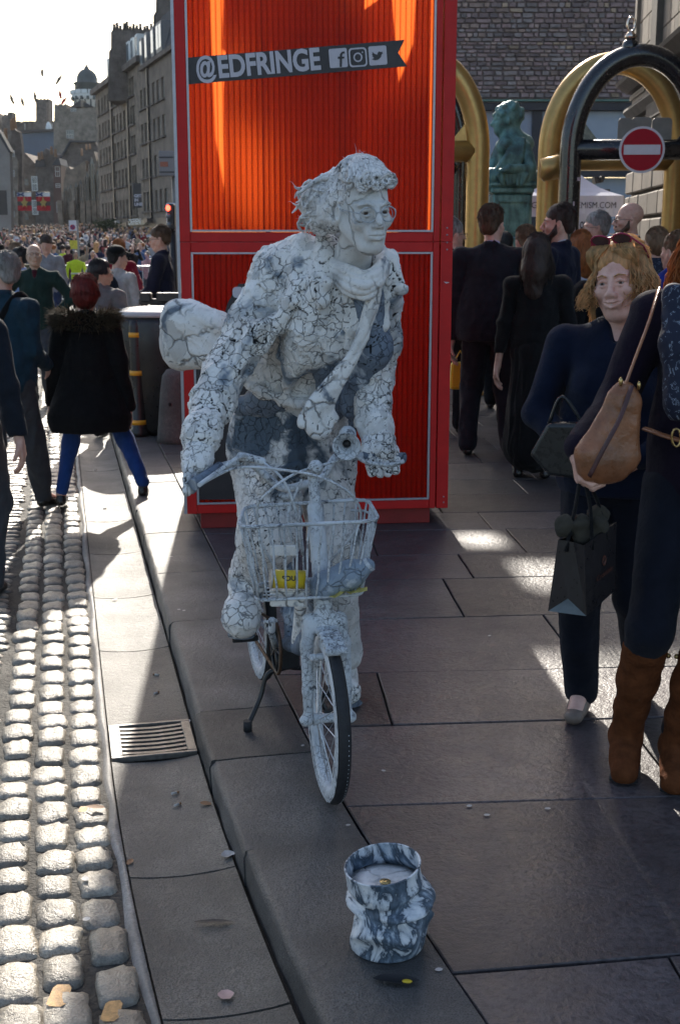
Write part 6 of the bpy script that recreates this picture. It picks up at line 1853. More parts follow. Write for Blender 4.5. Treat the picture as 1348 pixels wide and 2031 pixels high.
# shirt front below the coat
f = SDF(); f.cap(H3(520, 790, 4.1), H3(690, 775, 4.1), .05, .045, .05); f.cap(H3(480, 805, 4.16), H3(660, 815, 4.08), .035, .035, .05); f.cap(H3(640, 700, 3.93), H3(660, 800, 4.02), .05, .04, .03)
clay_sculpt('shirt', f, .005, M_bluedk, 160, .002, .03, 9, wr=.004, ws=20)
f = SDF(); f.chain([H3(728, 585, 3.84), H3(738, 690, 3.90), H3(700, 800, 4.0)], [.05, .06, .05], .03)
clay_sculpt('shirt_panel', f, .005, M_bluedk, 60, .002, .03, 10, wr=.004, ws=16, stretch=(1, 1, .3))
# shoes
f = SDF(); f.cap(H3(495, 1130, 4.16), H3(478, 1235, 3.98), .062, .052, .03); f.cap(H3(500, 1110, 4.15), H3(492, 1150, 4.1), .06, .058, .03); f.cap(H3(470, 1215, 4.0), H3(492, 1225, 3.99), .05, .045, .03)
clay_sculpt('shoe', f, .0042, M_clay, 110, .004, .08, 12, .0015)
f = SDF(); f.cap(H3(670, 1340, 4.33), H3(690, 1372, 4.12), .05, .044, .03); f.cap(H3(682, 1310, 4.3), H3(684, 1350, 4.25), .045, .045, .03)
clay_sculpt('shoe', f, .0045, M_clay, 60, .004, .08, 13)
# soles
for a, b_ in (((492, 1168, 4.2), (478, 1262, 3.98)), ((668, 1372, 4.33), (694, 1396, 4.12))):
    mb = MB().mat(M_bluedk); mb.tube([H3(*a), H3(*b_)], .046, 12, flat=.35, up=(0, 0, 1)); mb.build('sole', hero)
# body: head, neck, wrists and hands as one skin
HS = .985
hc = H3(720, 419, 3.76)
Mh = Matrix.Translation(hc) @ Euler((R(6), R(-3), R(24))).to_matrix().to_4x4()
f = SDF()
P = head_sdf(f, Mh, HS, jaw=.95, smile=0)
f.cap(P(0, .02, -.05), H3(690, 545, 3.93), .052, .062, .03); 
f.cap(H3(690, 545, 3.93), H3(600, 780, 4.15), .07, .08, .05); f.cap(H3(560, 550, 4.02), H3(735, 595, 3.93), .05, .05, .05)
f.chain([H3(550, 545, 4.02), H3(452, 715, 3.93), H3(402, 860, 3.70)], [.05, .045, .035], .03)
f.chain([H3(745, 590, 3.93), H3(744, 745, 3.98), H3(746, 845, 3.86)], [.05, .042, .034], .03)
f.chain([H3(600, 780, 4.15), H3(578, 880, 4.26)], [.1, .12], .05)
f.chain([H3(520, 900, 4.22), H3(535, 1060, 3.98), H3(500, 1140, 4.14)], [.08, .06, .04], .03); f.chain([H3(640, 900, 4.24), H3(655, 1080, 4.12), H3(665, 1320, 4.27)], [.08, .055, .04], .03)
V, Fc = f.mesh(.0026)
Vn, cr = plates(V, Fc, 260, .0006, .0, 21, 0, gap=.0007)
body = link('body', np_mesh('body', Vn, Fc, M_clayface, {'crack': cr * .22}), hero)
# hands wrap the grips: separate fingers
def fist(name, wrist, knuck, axis, fingers_dir, thumb_side, seed, side=1):
    f = SDF(); w = Vector(wrist); k = Vector(knuck); ax = Vector(axis).normalized(); fd = Vector(fingers_dir).normalized()
    f.cap(w, w.lerp(k, .55), .036, .042, .03, flat=fd, fr=.85); f.cap(w.lerp(k, .5), k, .044, .042, .02, flat=fd, fr=.75)
    n = (k - w).normalized()
    for i in range(4):
        o = (i - 1.5) * .026
        b0 = k + ax * o * 1.05 - n * .012; b1 = b0 + n * .030 + fd * .012 * (1 - .15 * abs(i - 1)); b2 = b1 + fd * .036 * (1, 1.06, 1, .85)[i] + n * .004; b3 = b2 - n * .030 + fd * .006; 
        f.chain([b0, b1, b2, b3], [.0165, .0132, .0122, .011], .003)
    t0 = w.lerp(k, .35) + ax * thumb_side * .035; t1 = t0 + n * .035 + ax * thumb_side * .018 + fd * .02; t2 = t1 + fd * .03 + n * .016 - ax * thumb_side * .012
    f.chain([t0, t1, t2], [.022, .017, .013], .012)
    return clay_sculpt(name, f, .0035, M_clay, 190, .0035, .07, seed, .0012, parent=body, gap=.0013)
fist('hand', H3(397, 880, 3.67), H3(388, 925, 3.60), H3(430, 925, 3.62) - H3(380, 962, 3.5), (0.05, -.55, -.8), 1, 31)
fist('hand', H3(749, 850, 3.86), H3(758, 898, 3.80), H3(805, 905, 3.8) - H3(710, 905, 3.74), (0.0, -.45, -.85), -1, 32)
# eyes, brows, glasses
R3 = Mh.to_3x3()
for q in (-1, 1):
    MB().mat(M_eyew).ball((0, 0, 0), .0128 * HS, 16, 10).build('eye', body, P(q * .031, -.0765, .003))
    d_ = (R3 @ Vector((-.15, -1, -.02))).normalized()
    MB().mat(M_iris).ball((0, 0, 0), .0078 * HS, 12, 8).build('iris', body, P(q * .031, -.0765, .003) + d_ * .0066)
    f = SDF(); f.chain([P(q * .012, -.094, .022), P(q * .03, -.096, .032), P(q * .05, -.082, .026)], [.004, .0055, .003], .004); sculpt('eyebrow', f, .002, M_clayface, body)
M_wire = mat('paint_crusted_wire', (.42, .45, .48), .5, metal=.2, var=.4, scale=90, bmp=.4)
gl = MB().mat(M_wire)
for q in (-1, 1):
    gl.tube([P(q * .033 + .025 * math.cos(t), -.108 + (.006 if q * math.cos(t) > .3 else 0), .0 + .022 * math.sin(t)) for t in [math.pi * 2 * k / 24 for k in range(24)]], .0018, 6, closed=True)
    gl.tube([P(q * .058, -.104, .004), P(q * .078, -.06, .008), P(q * .082, .0, .012)], .0013, 6)
    gl.tube([P(q * .056, -.104, -.008), P(q * .062, -.075, -.028), P(q * .076, -.045, .0), P(q * .083, -.01, .01)], .0009, 5)
gl.tube([P(-.009, -.108, .003), P(0, -.113, .008), P(.009, -.108, .003)], .0014, 6)
gl.build('glasses', hero)
# clay stiffened windswept hair
f = SDF(); R34 = R3.to_4x4()
f.ell(P(0, .026, .052), [.078 * HS, .097 * HS, .085 * HS], rot=R34, k=.02); f.ell(P(0, .06, .01), [.082 * HS, .07 * HS, .07 * HS], rot=R34, k=.03)
f.ell(P(0, -.118, -.03), [.075, .09, .085], rot=R34, k=.012, op=-1)
f.chain([P(-.03, .09, .05), H3(640, 400, 3.84), H3(612, 405, 3.88)], [.07, .055, .03], .04); f.chain([P(-.05, .06, .0), H3(638, 438, 3.84)], [.055, .04], .04)
for q in (-1, 1): f.ell(P(q * .09, .0, -.005), (.02, .03, .034), k=.008, op=-1)
hairo = clay_sculpt('hair', f, .0035, M_clayh, 150, .003, .05, 41, wr=.004, ws=40)
rs = random.Random(5); paths = []
def hs(az, el, k=1.0): return Vector((math.sin(az) * math.cos(el) * .085 * k, math.cos(az) * math.cos(el) * .106 * k + .02, math.sin(el) * .096 * k + .05))
for i in range(150):           # thick locks sweeping from the brow over the crown to the back, swirling
    a0 = rs.uniform(-.9, .9); x0 = math.sin(a0) * .07
    el0 = rs.uniform(.36, .95); az0 = math.pi + a0 if rs.random() < .75 else math.pi * rs.uniform(.5, 1.5)
    pts = []; tw = rs.uniform(-.35, .35); k0 = .99 + rs.uniform(0, .12); n = 9
    span = rs.uniform(1.1, 2.2)
    for k in range(n):
        t = k / (n - 1)
        az = az0 + (tw + .5 * math.sin(t * 4 + i)) * t; ell = el0 + span * t
        pts.append(P(*hs(az, ell, k0 + .05 * math.sin(t * 3.1) + .02 * math.sin(t * 9 + i))))
    paths.append(pts)
for i in range(26):            # rolled curls along the fringe
    c0 = hs(math.pi + rs.uniform(-1.15, 1.15), rs.uniform(.30, .56), 1.10); r0 = rs.uniform(.012, .022)
    ax = rs.uniform(0, 6.28)
    paths.append([P(*(c0 + Vector((math.cos(ax + t) * r0 * (1 - t * .1), -.004 * t, math.sin(ax + t) * r0 * (1 - t * .1))))) for t in [k * .62 for k in range(9)]])
for i in range(120):            # the tail of hair blown out behind
    st_ = P(rs.uniform(-.07, .02), rs.uniform(.04, .10), rs.uniform(-.03, .10)); en = H3(rs.uniform(588, 640), rs.uniform(372, 452), rs.uniform(3.78, 3.95))
    b1 = st_.lerp(en, .35) + Vector((rs.uniform(-.01, .01), rs.uniform(-.03, .03), rs.uniform(-.0, .045))); b2 = st_.lerp(en, .75) + Vector((0, rs.uniform(-.02, .02), rs.uniform(-.02, .03)))
    e2 = en + Vector((rs.uniform(-.02, .03), 0, rs.uniform(-.03, .01)))
    paths.append(spline([st_, b1, b2, en, e2], 3))
strands('hair_locks', paths, .0078, M_clayh, hero, n=6)
fine = []
for i in range(140):
    b0 = rs.choice(paths[176:]) if rs.random() < .6 else rs.choice(paths[:150]); p = b0[-1] if rs.random() < .5 else b0[rs.randrange(len(b0))]
    d_ = Vector((rs.uniform(-1, .4), rs.uniform(-.5, .5), rs.uniform(-.5, .7))).normalized() * rs.uniform(.015, .04)
    fine.append([p, p + d_ * .5 + Vector((0, 0, .004)), p + d_])
tag(strands('stray_hair', fine, .0009, M_clayh, hero, n=3), kind='stuff')
# scarf
f = SDF()
loop = spline([H3(648, 482, 3.95), H3(654, 524, 3.87), H3(684, 552, 3.80), H3(722, 566, 3.77), H3(752, 548, 3.79), H3(763, 520, 3.85)], 5)
f.chain([p + Vector((0, .016, 0)) for p in loop], [.019] * len(loop), .01)
for k, (dy, dz, r) in enumerate(((.012, .036, .009), (.0, .020, .0115), (-.006, .0, .0125), (-.004, -.019, .0115), (.004, -.037, .009))):
    f.chain([p + Vector((0, dy, dz * (.5 + .5 * math.sin(math.pi * i / len(loop))))) for i, p in enumerate(loop)], [r * (1 + .25 * math.sin(i * .7 + k * 2)) for i in range(len(loop))], .002)
f.chain([H3(648, 482, 3.95), H3(690, 470, 4.0), H3(745, 500, 3.95), H3(763, 520, 3.86)], [.022, .03, .028, .02], .02)
tail = spline([H3(742, 570, 3.79), H3(728, 640, 3.80), H3(700, 705, 3.80), H3(655, 768, 3.80), H3(628, 815, 3.80), H3(632, 842, 3.80)], 4)
n = len(tail)
for o in (-1.5, -.75, 0, .75, 1.5):
    pts = [tail[i] + Vector((o * (.010 + .042 * max(0, i / (n - 1) - .4)), .004 * abs(o) - .006 * math.sin(i * .5 + o * 2), o * .006)) for i in range(n - int(abs(o)))]
    f.chain(pts, [.0095 + .006 * max(0, i / (n - 1) - .3) for i in range(len(pts))], .002)
f.cap(tail[n // 2], tail[-5], .018, .036, .01, flat=(0, 1, 0), fr=.45); f.cap(tail[-5], tail[-1], .036, .045, .01, flat=(0, 1, 0), fr=.35)
clay_sculpt('scarf', f, .0038, M_clays, 70, .001, .01, 44, 0, wr=.003, ws=26, stretch=(1, 1, .5), gap=.0011)
# lapels hanging beside the scarf
f = SDF(); f.chain([H3(765, 545, 3.84), H3(752, 640, 3.86), H3(722, 730, 3.90)], [.02, .026, .016], .02, flat=(.4, 1, 0), fr=.55); f.chain([H3(690, 590, 3.82), H3(700, 640, 3.84), H3(690, 700, 3.86)], [.02, .028, .014], .02, flat=(0, 1, 0), fr=.5)
clay_sculpt('lapel', f, .004, M_clays, 40, .0015, .03, 46, wr=.002, ws=20)

# ------------------------------------------------------------------ the bicycle
M_bw = clay_mat('crusted_white_paint', (.58, .61, .64), blue=(26, .60, (.12, .13, .15)), fine=60)
M_tyre = mat('tyre_rubber', (.018, .019, .022), .7, var=.3, scale=60, bmp=.3); M_blkm = mat('black_enamel', (.012, .013, .015), .35, var=.2); M_spoke = mat('steel_spoke', (.55, .56, .58), .35, metal=.7, var=.15)
C1 = Vector((-.035, 3.40, .252)); hd_ = Vector((.235, -.972, 0)).normalized(); sd = Vector((-hd_.y, hd_.x, 0)); C2 = C1 - hd_ * .98 + Vector((-.03, 0, .03))
bike = empty('bicycle', (-.14, 3.85, 0), 0, 'white crusted small wheeled bicycle with wire basket under the living statue', 'bicycle')
BO = Vector((-.14, 3.85, 0))
def B(a, s_, z): p = C1 - hd_ * a + sd * s_ - BO; return Vector((p.x, p.y, z))
def B3(px, py, Y): return At(px, py, Y) - BO
def wheel(c, ang, r, front):
    root = empty('wheel', c - BO); root.parent = bike; root.rotation_euler = (0, 0, ang)
    ring = lambda rr, x=0, n=48: [(x, rr * math.cos(2 * math.pi * k / n), rr * math.sin(2 * math.pi * k / n)) for k in range(n)]
    mb = MB().mat(M_tyre); mb.tube(ring(r - .022), .022, 14, closed=True); t_ = mb.build('tyre', root)
    mb = MB().mat(M_bw); mb.smooth = True
    n = 64; prof = [(.017, -.018), (.0215, -.026), (.020, -.040), (.013, -.052), (-.013, -.052), (-.020, -.040), (-.0215, -.026), (-.017, -.018)]
    vs = [(x + random.uniform(-.0008, .0008), (r + d) * math.cos(2 * math.pi * k / n), (r + d) * math.sin(2 * math.pi * k / n)) for k in range(n) for x, d in prof]
    m_ = len(prof); fs = [(k * m_ + j, k * m_ + (j + 1) % m_, ((k + 1) % n) * m_ + (j + 1) % m_, ((k + 1) % n) * m_ + j) for k in range(n) for j in range(m_)]
    mb.add(vs, fs); mb.build('rim', root)
    # white sidewall crust
    mb = MB().mat(M_bw); mb.smooth = True
    vs = [(-sx_ , rr * math.cos(2 * math.pi * k / n), rr * math.sin(2 * math.pi * k / n)) for k in range(n) for sx_, rr in ((.0222, r - .034), (.0235, r - .022), (.0185, r - .0085 + random.uniform(-.002, .002)))]
    fs = [(k * 3 + j, ((k + 1) % n) * 3 + j, ((k + 1) % n) * 3 + j + 1, k * 3 + j + 1) for k in range(n) for j in (0, 1)]
    mb.add(vs, fs); mb.build('sidewall', root)
    mb = MB().mat(M_bw); mb.tube([(-.045, 0, 0), (-.02, 0, 0), (.02, 0, 0), (.045, 0, 0)], [.02, .014, .014, .02], 12); mb.build('hub', root)
    for k in range(24):
        a = 2 * math.pi * k / 24; a2 = a + (.35 if k % 2 else -.35) * (1 if k % 4 < 2 else -1); x = .03 if k % 2 else -.03
        mb = MB().mat(M_spoke); mb.tube([(x, .018 * math.cos(a2), .018 * math.sin(a2)), (0, (r - .05) * math.cos(a), (r - .05) * math.sin(a))], .0014, 4); mb.build('spoke', root)
    return root
yaw = math.atan2(hd_.y, hd_.x) + math.pi / 2
w1 = wheel(C1, yaw - R(2), .25, True); w2 = wheel(C2, yaw, .25, False)
for k in range(40):
    a = R(-150 + k * 3.2)
mb = MB().mat(M_bw)
for k in range(26):
    a = R(-75 + k * 3.4); mb.ball((.0105, -(.25 - .0045) * math.cos(a), (.25 - .0045) * math.sin(a)), .0021, 5, 4)
tag(mb.build('paint_dots', w1), kind='stuff')
# fork with crusted crown
def lump(name, f, h, m=M_bw, d=80, parent=bike, seed=0): V, Fc = f.mesh(h); V, cr = plates(V, Fc, d, .001, .03, seed, 0, gap=.0009); return link(name, np_mesh(name, V, Fc, m, {'crack': cr * .6}), parent)
AX = lambda t: (B(.03 + .22 * t, 0, .52 + .48 * t))     # steering axis
f = SDF()
for q in (-1, 1): f.chain([B(0, q * .058, .252), B(.012, q * .058, .34), B(.03, q * .056, .47), B(.045, q * .042, .535)], [.014, .016, .019, .022], .01)
f.cap(B(.045, -.042, .535), B(.045, .042, .535), .024, k=.02); f.cap(B(.05, 0, .53), B(.065, 0, .60), .026, .028, .015)
f.ell(B(0, -.066, .25), (.02, .02, .018), k=.01); f.ell(B(0, .066, .25), (.02, .02, .018), k=.01); f.cap(B(-.02, -.05, .45), B(-.02, -.02, .45), .012, k=.01)
lump('fork', f, .0045, seed=51)
f = SDF()
for k in range(5): a = R(66 + k * 7); f.cap(B(.25 * -math.cos(a) * 1.06, -.022, .252 + .265 * math.sin(a)), B(.25 * -math.cos(a) * 1.06, .022, .252 + .265 * math.sin(a)), .013, .013, .02)
lump('mudguard_stub', f, .0045, seed=52)
f = SDF(); f.cap(B(.065, 0, .60), B(.16, 0, .85), .026, .024, .01); lump('head_tube', f, .0045, seed=53)
f = SDF(); f.cap(B(.16, 0, .86), B(.19, 0, .955), .017, .016, .01); f.cap(B(.19, 0, .955), B(.15, 0, .975), .019, .022, .012); lump('stem', f, .0045, seed=54)
bp = spline([B3(388, 958, 3.52), B3(432, 928, 3.60), B3(492, 918, 3.66), B3(528, 945, 3.67), B3(562, 968, 3.66), B3(600, 962, 3.66), B3(640, 945, 3.68), B3(668, 905, 3.72), B3(705, 905, 3.76), B3(802, 908, 3.82)], 5)
MB().mat(M_bw).tube(bp, .0125, 10).build('handlebar', bike)
for a, b_ in (((383, 962, 3.51), (438, 926, 3.61)), ((718, 906, 3.77), (802, 908, 3.82))):
    MB().mat(M_bluedk).tube([B3(*a), B3(*b_)], .0175, 12).build('grip', bike)
for pts in ([(500, 912, 3.64), (478, 905, 3.6), (440, 930, 3.55), (395, 962, 3.45)], [(700, 898, 3.72), (725, 916, 3.70), (770, 922, 3.72), (800, 915, 3.74)]):
    MB().mat(M_bw).tube(spline([B3(*p) for p in pts], 4), [.007] * 13, 8).build('brake_lever', bike)
f = SDF(); f.cap(B3(478, 905, 3.63), B3(520, 915, 3.62), .014, .012, .01); lump('gear_clamp', f, .004, seed=57)
for pts in ([(398, 960, 3.48), (470, 928, 3.56), (560, 932, 3.52), (640, 948, 3.46), (700, 985, 3.45), (712, 1040, 3.5), (650, 1120, 3.58)], [(712, 905, 3.72), (640, 922, 3.6), (580, 942, 3.50), (530, 978, 3.45), (510, 1010, 3.48), (520, 1080, 3.55), (580, 1180, 3.6)], [(520, 915, 3.62), (560, 950, 3.56), (585, 1010, 3.56), (600, 1100, 3.6)], [(598, 950, 3.58), (570, 1030, 3.56), (590, 1100, 3.6)]):
    MB().mat(M_bw).tube(spline([B3(*p) for p in pts], 6), .0042, 7).build('cable', bike)
# horn
hp = B3(687, 886, 3.62); hdir = Vector((-.02, -.97, -.04)).normalized(); Mq = hdir.to_track_quat('Z', 'Y').to_matrix()
mb = MB().mat(M_bw); mb.lathe([(.008, -.17), (.0105, -.10), (.014, -.05), (.024, -.02), (.041, -.001), (.043, .001), (.039, .0), (.020, -.018), (.011, -.05), (.0, -.06)], hp, 28, M=Mq); mb.build('horn', bike)
mb = MB().mat(M_blkm); mb.ball(hp - hdir * .045, .0125, 12, 8); mb.build('horn_throat', bike)
MB().mat(M_bw).ball(hp - hdir * .19, (.028, .03, .028), 12, 8).build('horn_bulb', bike)
# basket
M_bwire = M_bw
TB = dict(bl=(-.285, 3.58, .850), br=(.085, 3.68, .852), fl=(-.283, 3.335, .842), fr=(.112, 3.41, .845))
# rounded rim
def rimpath(z, k=1.0, n=6, shx=0, shy=0):
    cs = [Vector(TB['fl']), Vector(TB['fr']), Vector(TB['br']), Vector(TB['bl'])]; c = sum(cs, Vector()) / 4
    cs = [c + (p - c) * k + Vector((shx, shy, 0)) for p in cs]; out = []
    for i in range(4):
        p, a, b_ = cs[i], cs[i - 1], cs[(i + 1) % 4]; rr_ = .055
        u = p + (a - p).normalized() * rr_; v = p + (b_ - p).normalized() * rr_
        for j in range(n + 1): t = j / n; out.append(u * (1 - t)**2 + p * 2 * t * (1 - t) + v * t * t)
    return [Vector((p.x, p.y, z if z is not None else p.z)) - BO for p in out]
bk = empty('basket', (0, 0, 0)); bk.parent = bike
top = rimpath(None); bot = rimpath(.62, .80, shy=.0)
wob = lambda pts, a: [p + Vector((random.uniform(-a, a), random.uniform(-a, a), random.uniform(-a, a))) for p in pts]
MB().mat(M_bwire).tube(wob(top, .0012), .0058, 8, closed=True).build('rim', bk)
MB().mat(M_bwire).tube([p + Vector((0, 0, -.0)) for p in wob(rimpath(.62, .80), .001)], .0045, 8, closed=True).build('bottom_rim', bk)
MB().mat(M_bwire).tube(wob([p + Vector((.0, -.005, -.032)) for p in top[14:21]], .001), .004, 6).build('rear_bar', bk)
def along(path, t):
    n = len(path); L = [0]
    for i in range(n): L.append(L[-1] + (path[(i + 1) % n] - path[i]).length)
    x = t % 1 * L[-1]
    for i in range(n):
        if L[i + 1] >= x: return path[i].lerp(path[(i + 1) % n], (x - L[i]) / max(1e-9, L[i + 1] - L[i]))
NW = 34
for k in range(NW):
    a, b_ = along(top, k / NW + .012), along(bot, k / NW + .012)
    j = [a.lerp(b_, t) + Vector((random.uniform(-.0025, .0025), random.uniform(-.0025, .0025), 0)) * (0 < t < 1) for t in (0, .2, .4, .6, .8, 1)]
    MB().mat(M_bwire).tube(j, .0032, 6).build('wire', bk)
for t in (-.09, -.055, -.02, .02, .055, .09):       # floor wires
    c = (sum(bot, Vector()) / len(bot)); MB().mat(M_bwire).tube([c + Vector((-.13, t - .02, 0)), c + Vector((.13, t + .01, 0))], .0028, 6).build('floor_wire', bk)
mb = MB().mat(M_clays); c = B3(563, 1092, 3.56); mb.box(c, (.082, .006, .034)); bevel(mb.build('small_plate', bk), .004)
# frame, crank, stand
f = SDF(); f.chain([B(.09, 0, .66), B(.22, 0, .46), B(.40, 0, .34)], [.024, .026, .026], .015); f.chain([B(.40, 0, .34), B(.56, 0, .30)], [.026, .026], .01); f.cap(B(.56, 0, .30), B(.66, 0, .78), .020, .017, .015)
for q in (-1, 1): f.chain([B(.58, q * .03, .30), B(.97, q * .055, .285)], [.012, .011], .01); f.cap(B(.64, q * .02, .60), B(.97, q * .055, .29), .009, .009, .01)
lump('frame', f, .005, M_bluedk, 90, seed=58)
f = SDF(); f.cap(B(.30, -.01, .58), B(.40, .0, .36), .02, .028, .02); lump('frame_gusset', f, .005, M_clays, 20, seed=59)
f = SDF(); f.cap(B(.60, 0, .80), B(.78, 0, .82), .03, .06, .03, flat=(0, 0, 1), fr=.5); lump('saddle', f, .006, M_bw, 60, seed=60)
mb = MB().mat(M_blkm); cc = B(.53, -.055, .30)
Mx = sd.to_track_quat('Z', 'Y').to_matrix()
n = 40; mb.tube([cc + hd_ * .085 * math.cos(t) + Vector((0, 0, .085 * math.sin(t))) for t in [2 * math.pi * k / n for k in range(n)]], .006, 6, closed=True)
for k in range(5): t = 2 * math.pi * k / 5; mb.tube([cc, cc + hd_ * .08 * math.cos(t) + Vector((0, 0, .08 * math.sin(t)))], .006, 6)
mb.build('chainring', bike)
mb = MB().mat(mat('rusty_chain', (.09, .05, .03), .6, metal=.5, var=.5, scale=200)); cr_ = C2 - BO + sd * -.055
pth = [cc + hd_ * .088 * math.cos(t) + Vector((0, 0, .088 * math.sin(t))) for t in [math.pi / 2 - math.pi * k / 16 for k in range(17)]] + [cr_ + hd_ * .04 * math.cos(t) + Vector((0, 0, .04 * math.sin(t))) for t in [-math.pi / 2 - math.pi * k / 10 for k in range(11)]]
mb.tube(pth, .0055, 6, closed=True); mb.build('chain', bike)
MB().mat(M_bw).tube([cc + Vector((0, 0, 0)), B(.50, -.075, .36), B(.46, -.08, .42)], .012, 8).build('crank', bike); MB().mat(M_bw).tube([B(.53, .06, .30), B(.58, .08, .13)], .012, 8).build('crank', bike)
for c, sgn in ((B3(484, 1262, 4.06), -1), (B(.58, .13, .11), 1)):
    mb = MB().mat(M_blkm); mb.box(c, (.09, .07, .022), rz=yaw); bevel(mb.build('pedal', bike), .004)
MB().mat(M_bw).tube([B(.5, -.1, .40), B(.48, -.06, .41)], .006, 6).build('pedal_axle', bike)
st = empty('centre_stand', (0, 0, 0)); st.parent = bike
mb = MB().mat(M_blkm); mb.box(B(.60, 0, .235), (.07, .05, .07), rz=yaw); bevel(mb.build('bracket', st), .006)
mb = MB().mat(M_blkm); mb.box(B(.60, 0, .27), (.05, .07, .03), rz=yaw); mb.build('clamp', st)
for q in (-1, 1):
    pts = spline([B(.60, q * .01, .20), B(.61, q * .07, .18), B(.60, q * .10, .10), B(.56, q * .15, .018)], 5) if q < 0 else spline([B(.60, q * .01, .20), B(.61, q * .07, .18), B(.62, q * .10, .10), B(.60, q * .14, .018)], 5)
    MB().mat(M_blkm).tube(pts, .0085, 10).build('leg', st); p = pts[-1]
    mb = MB().mat(M_tyre); mb.tube([p + Vector((0, 0, .02)), Vector((p.x, p.y, .001))], .015, 10); mb.build('rubber_foot', st)
# things carried in the basket: top-level
M_yellow = mat('yellow_tin_label', (.62, .44, .02), .35, var=.1, scale=8, bmp=.02); M_tin = mat('pale_tin', (.55, .53, .48), .35, metal=.5)
a, b_ = At(536, 1148, 3.40), At(606, 1150, 3.42)
tin = empty('tin', (a + b_) / 2, 0, 'yellow labelled tin lying on its side in the wire basket', 'tin'); a2, b2 = a - tin.location, b_ - tin.location
d_ = (b2 - a2).normalized()
MB().mat(M_yellow).tube([a2 + d_ * .004, b2 - d_ * .004], .027, 24).build('can_body', tin)
for p, q in ((a2, a2 + d_ * .004), (b2 - d_ * .004, b2)): MB().mat(M_tin).tube([p, q], .0285, 24).build('can_rim', tin)
me = text_mesh('lettering', 'SOU', .02, M_ink, depth=0, offset=.0006)
for v in me.vertices: v.co = Vector((v.co.x - .016, -.0285 - .0, v.co.y + .004))
link('lettering', me, tin)
bx_ = empty('carton', At(570, 1180, 3.46), 0, 'small crusted white carton under the yellow tin in the basket', 'carton'); f = SDF()
mb = MB().mat(M_clays); mb.box((0, 0, -.006), (.10, .06, .045)); bevel(mb.build('box_body', bx_), .006, 2)
mb = MB().mat(M_clays); mb.box((0, -.0, .0195), (.102, .062, .004)); mb.build('lid', bx_)
bt = empty('bottle', At(680, 1148, 3.44), 0, 'blue grey painted bottle lying diagonally in the wire basket', 'bottle')
f = SDF(); L_ = lambda px, py, Y=3.44: At(px, py, Y) - bt.location
f.cap(L_(642, 1162), L_(694, 1140), .043, .040, .02); f.cap(L_(694, 1140), L_(728, 1122), .036, .022, .03)
lump('bottle_body', f, .004, clay_mat('painted_bottle', (.24, .29, .35), blue=(12, .56, (.5, .54, .58)), fine=20, crk=.25), 40, bt, 61)
mb = MB().mat(M_bw); mb.tube([L_(724, 1124), L_(734, 1117)], .0235, 14); mb.build('neck_ring', bt)
wrp = empty('wrapper', At(690, 1180, 3.42), 0, 'crumpled yellow paper wrapper on the floor of the basket', 'wrapper')
mb = MB().mat(mat('yellow_paper', (.50, .42, .12), .6, var=.35, scale=40)); n = 7; vs = [(-.055 + .11 * i / n, -.03 + .05 * j / 3, random.uniform(-.008, .012) + .02 * i / n) for i in range(n + 1) for j in range(4)]
mb.add(vs, [(i * 4 + j, i * 4 + 4 + j, i * 4 + 5 + j, i * 4 + 1 + j) for i in range(n) for j in range(3)]); mb.build('paper', wrp)
# ------------------------------------------------------------------ bucket, bin, bollards, barriers, litter
m, nt, b = new_mat('brushed_paint_tin')
v = coords(nt); n1 = noise(nt, 11, 5, .62, coords(nt, 'Object', (1, 1, .6)), 1.6); n2 = noise(nt, 45, 4, .7, v)
c = ramp(nt, n1, [(.38, (.70, .72, .74)), (.46, (.45, .49, .54)), (.50, (.035, .055, .08)), (.58, (.10, .14, .19)), (.64, (.30, .36, .43)), (.72, (.64, .67, .70))]); c = mixc(nt, ramp(nt, n2, [(.60, 0.), (.72, .8)]), c, (.04, .045, .05))
nt.links.new(c, b.inputs['Base Color']); b.inputs['Roughness'].default_value = .5; bump(nt, b, n2, .5, .004); M_bucket = m
bu = empty('bucket', G(765, 1872), 0, 'crumpled white and blue painted tin bucket with coins standing on the pavement', 'bucket')
n, mz = 96, 46; vs = []; Hb = .205; r0 = .087
def dent(a, z):
    t = z / Hb; e = math.sin(math.pi * min(1, max(0, (t - .04) / .80))) ** .8
    p = Vector((math.cos(a) * .1, math.sin(a) * .1, z)); P_ = np.array([p])
    d = .010 * vnoise(P_, 16, 3)[0] + .020 * (1 - 2 * abs(vnoise(P_ * np.array([1, 1, 1.6]), 11, 8)[0]))
    d -= .026 * math.exp(-((z - .098 - .012 * math.sin(a * 2)) / .016) ** 2) * (.6 + .4 * math.sin(a + 2.2)) ; d -= .018 * math.exp(-((z - .150 - .02 * math.sin(a + .6)) / .010) ** 2)
    d += .006 * math.exp(-((z - .125) / .014) ** 2)
    return d * e
for k in range(mz + 1):
    z = Hb * k / mz
    for i in range(n):
        a = 2 * math.pi * i / n; r = r0 + dent(a, z) - .006 * (k == 0) + .0015 * (k >= mz - 1); vs.append((r * math.cos(a) + .010 * math.sin(z * 22), r * math.sin(a), z + (.012 * math.cos(a - .6) * z / Hb)))
fs = [(k * n + i, k * n + (i + 1) % n, (k + 1) * n + (i + 1) % n, (k + 1) * n + i) for k in range(mz) for i in range(n)] + [tuple(range(n - 1, -1, -1))]
mb = MB().mat(M_bucket); mb.smooth = True; b0 = len(vs)
for k in range(mz, mz - 22, -1):
    for i in range(n): x, y, z = vs[k * n + i]; vs.append((x * .975, y * .975, z + (.0015 if k == mz else 0)))
for k in range(21):
    for i in range(n): fs.append((b0 + k * n + i, b0 + k * n + (i + 1) % n, b0 + (k + 1) * n + (i + 1) % n, b0 + (k + 1) * n + i))
for i in range(n): fs.append((mz * n + i, mz * n + (i + 1) % n, b0 + (i + 1) % n, b0 + i))
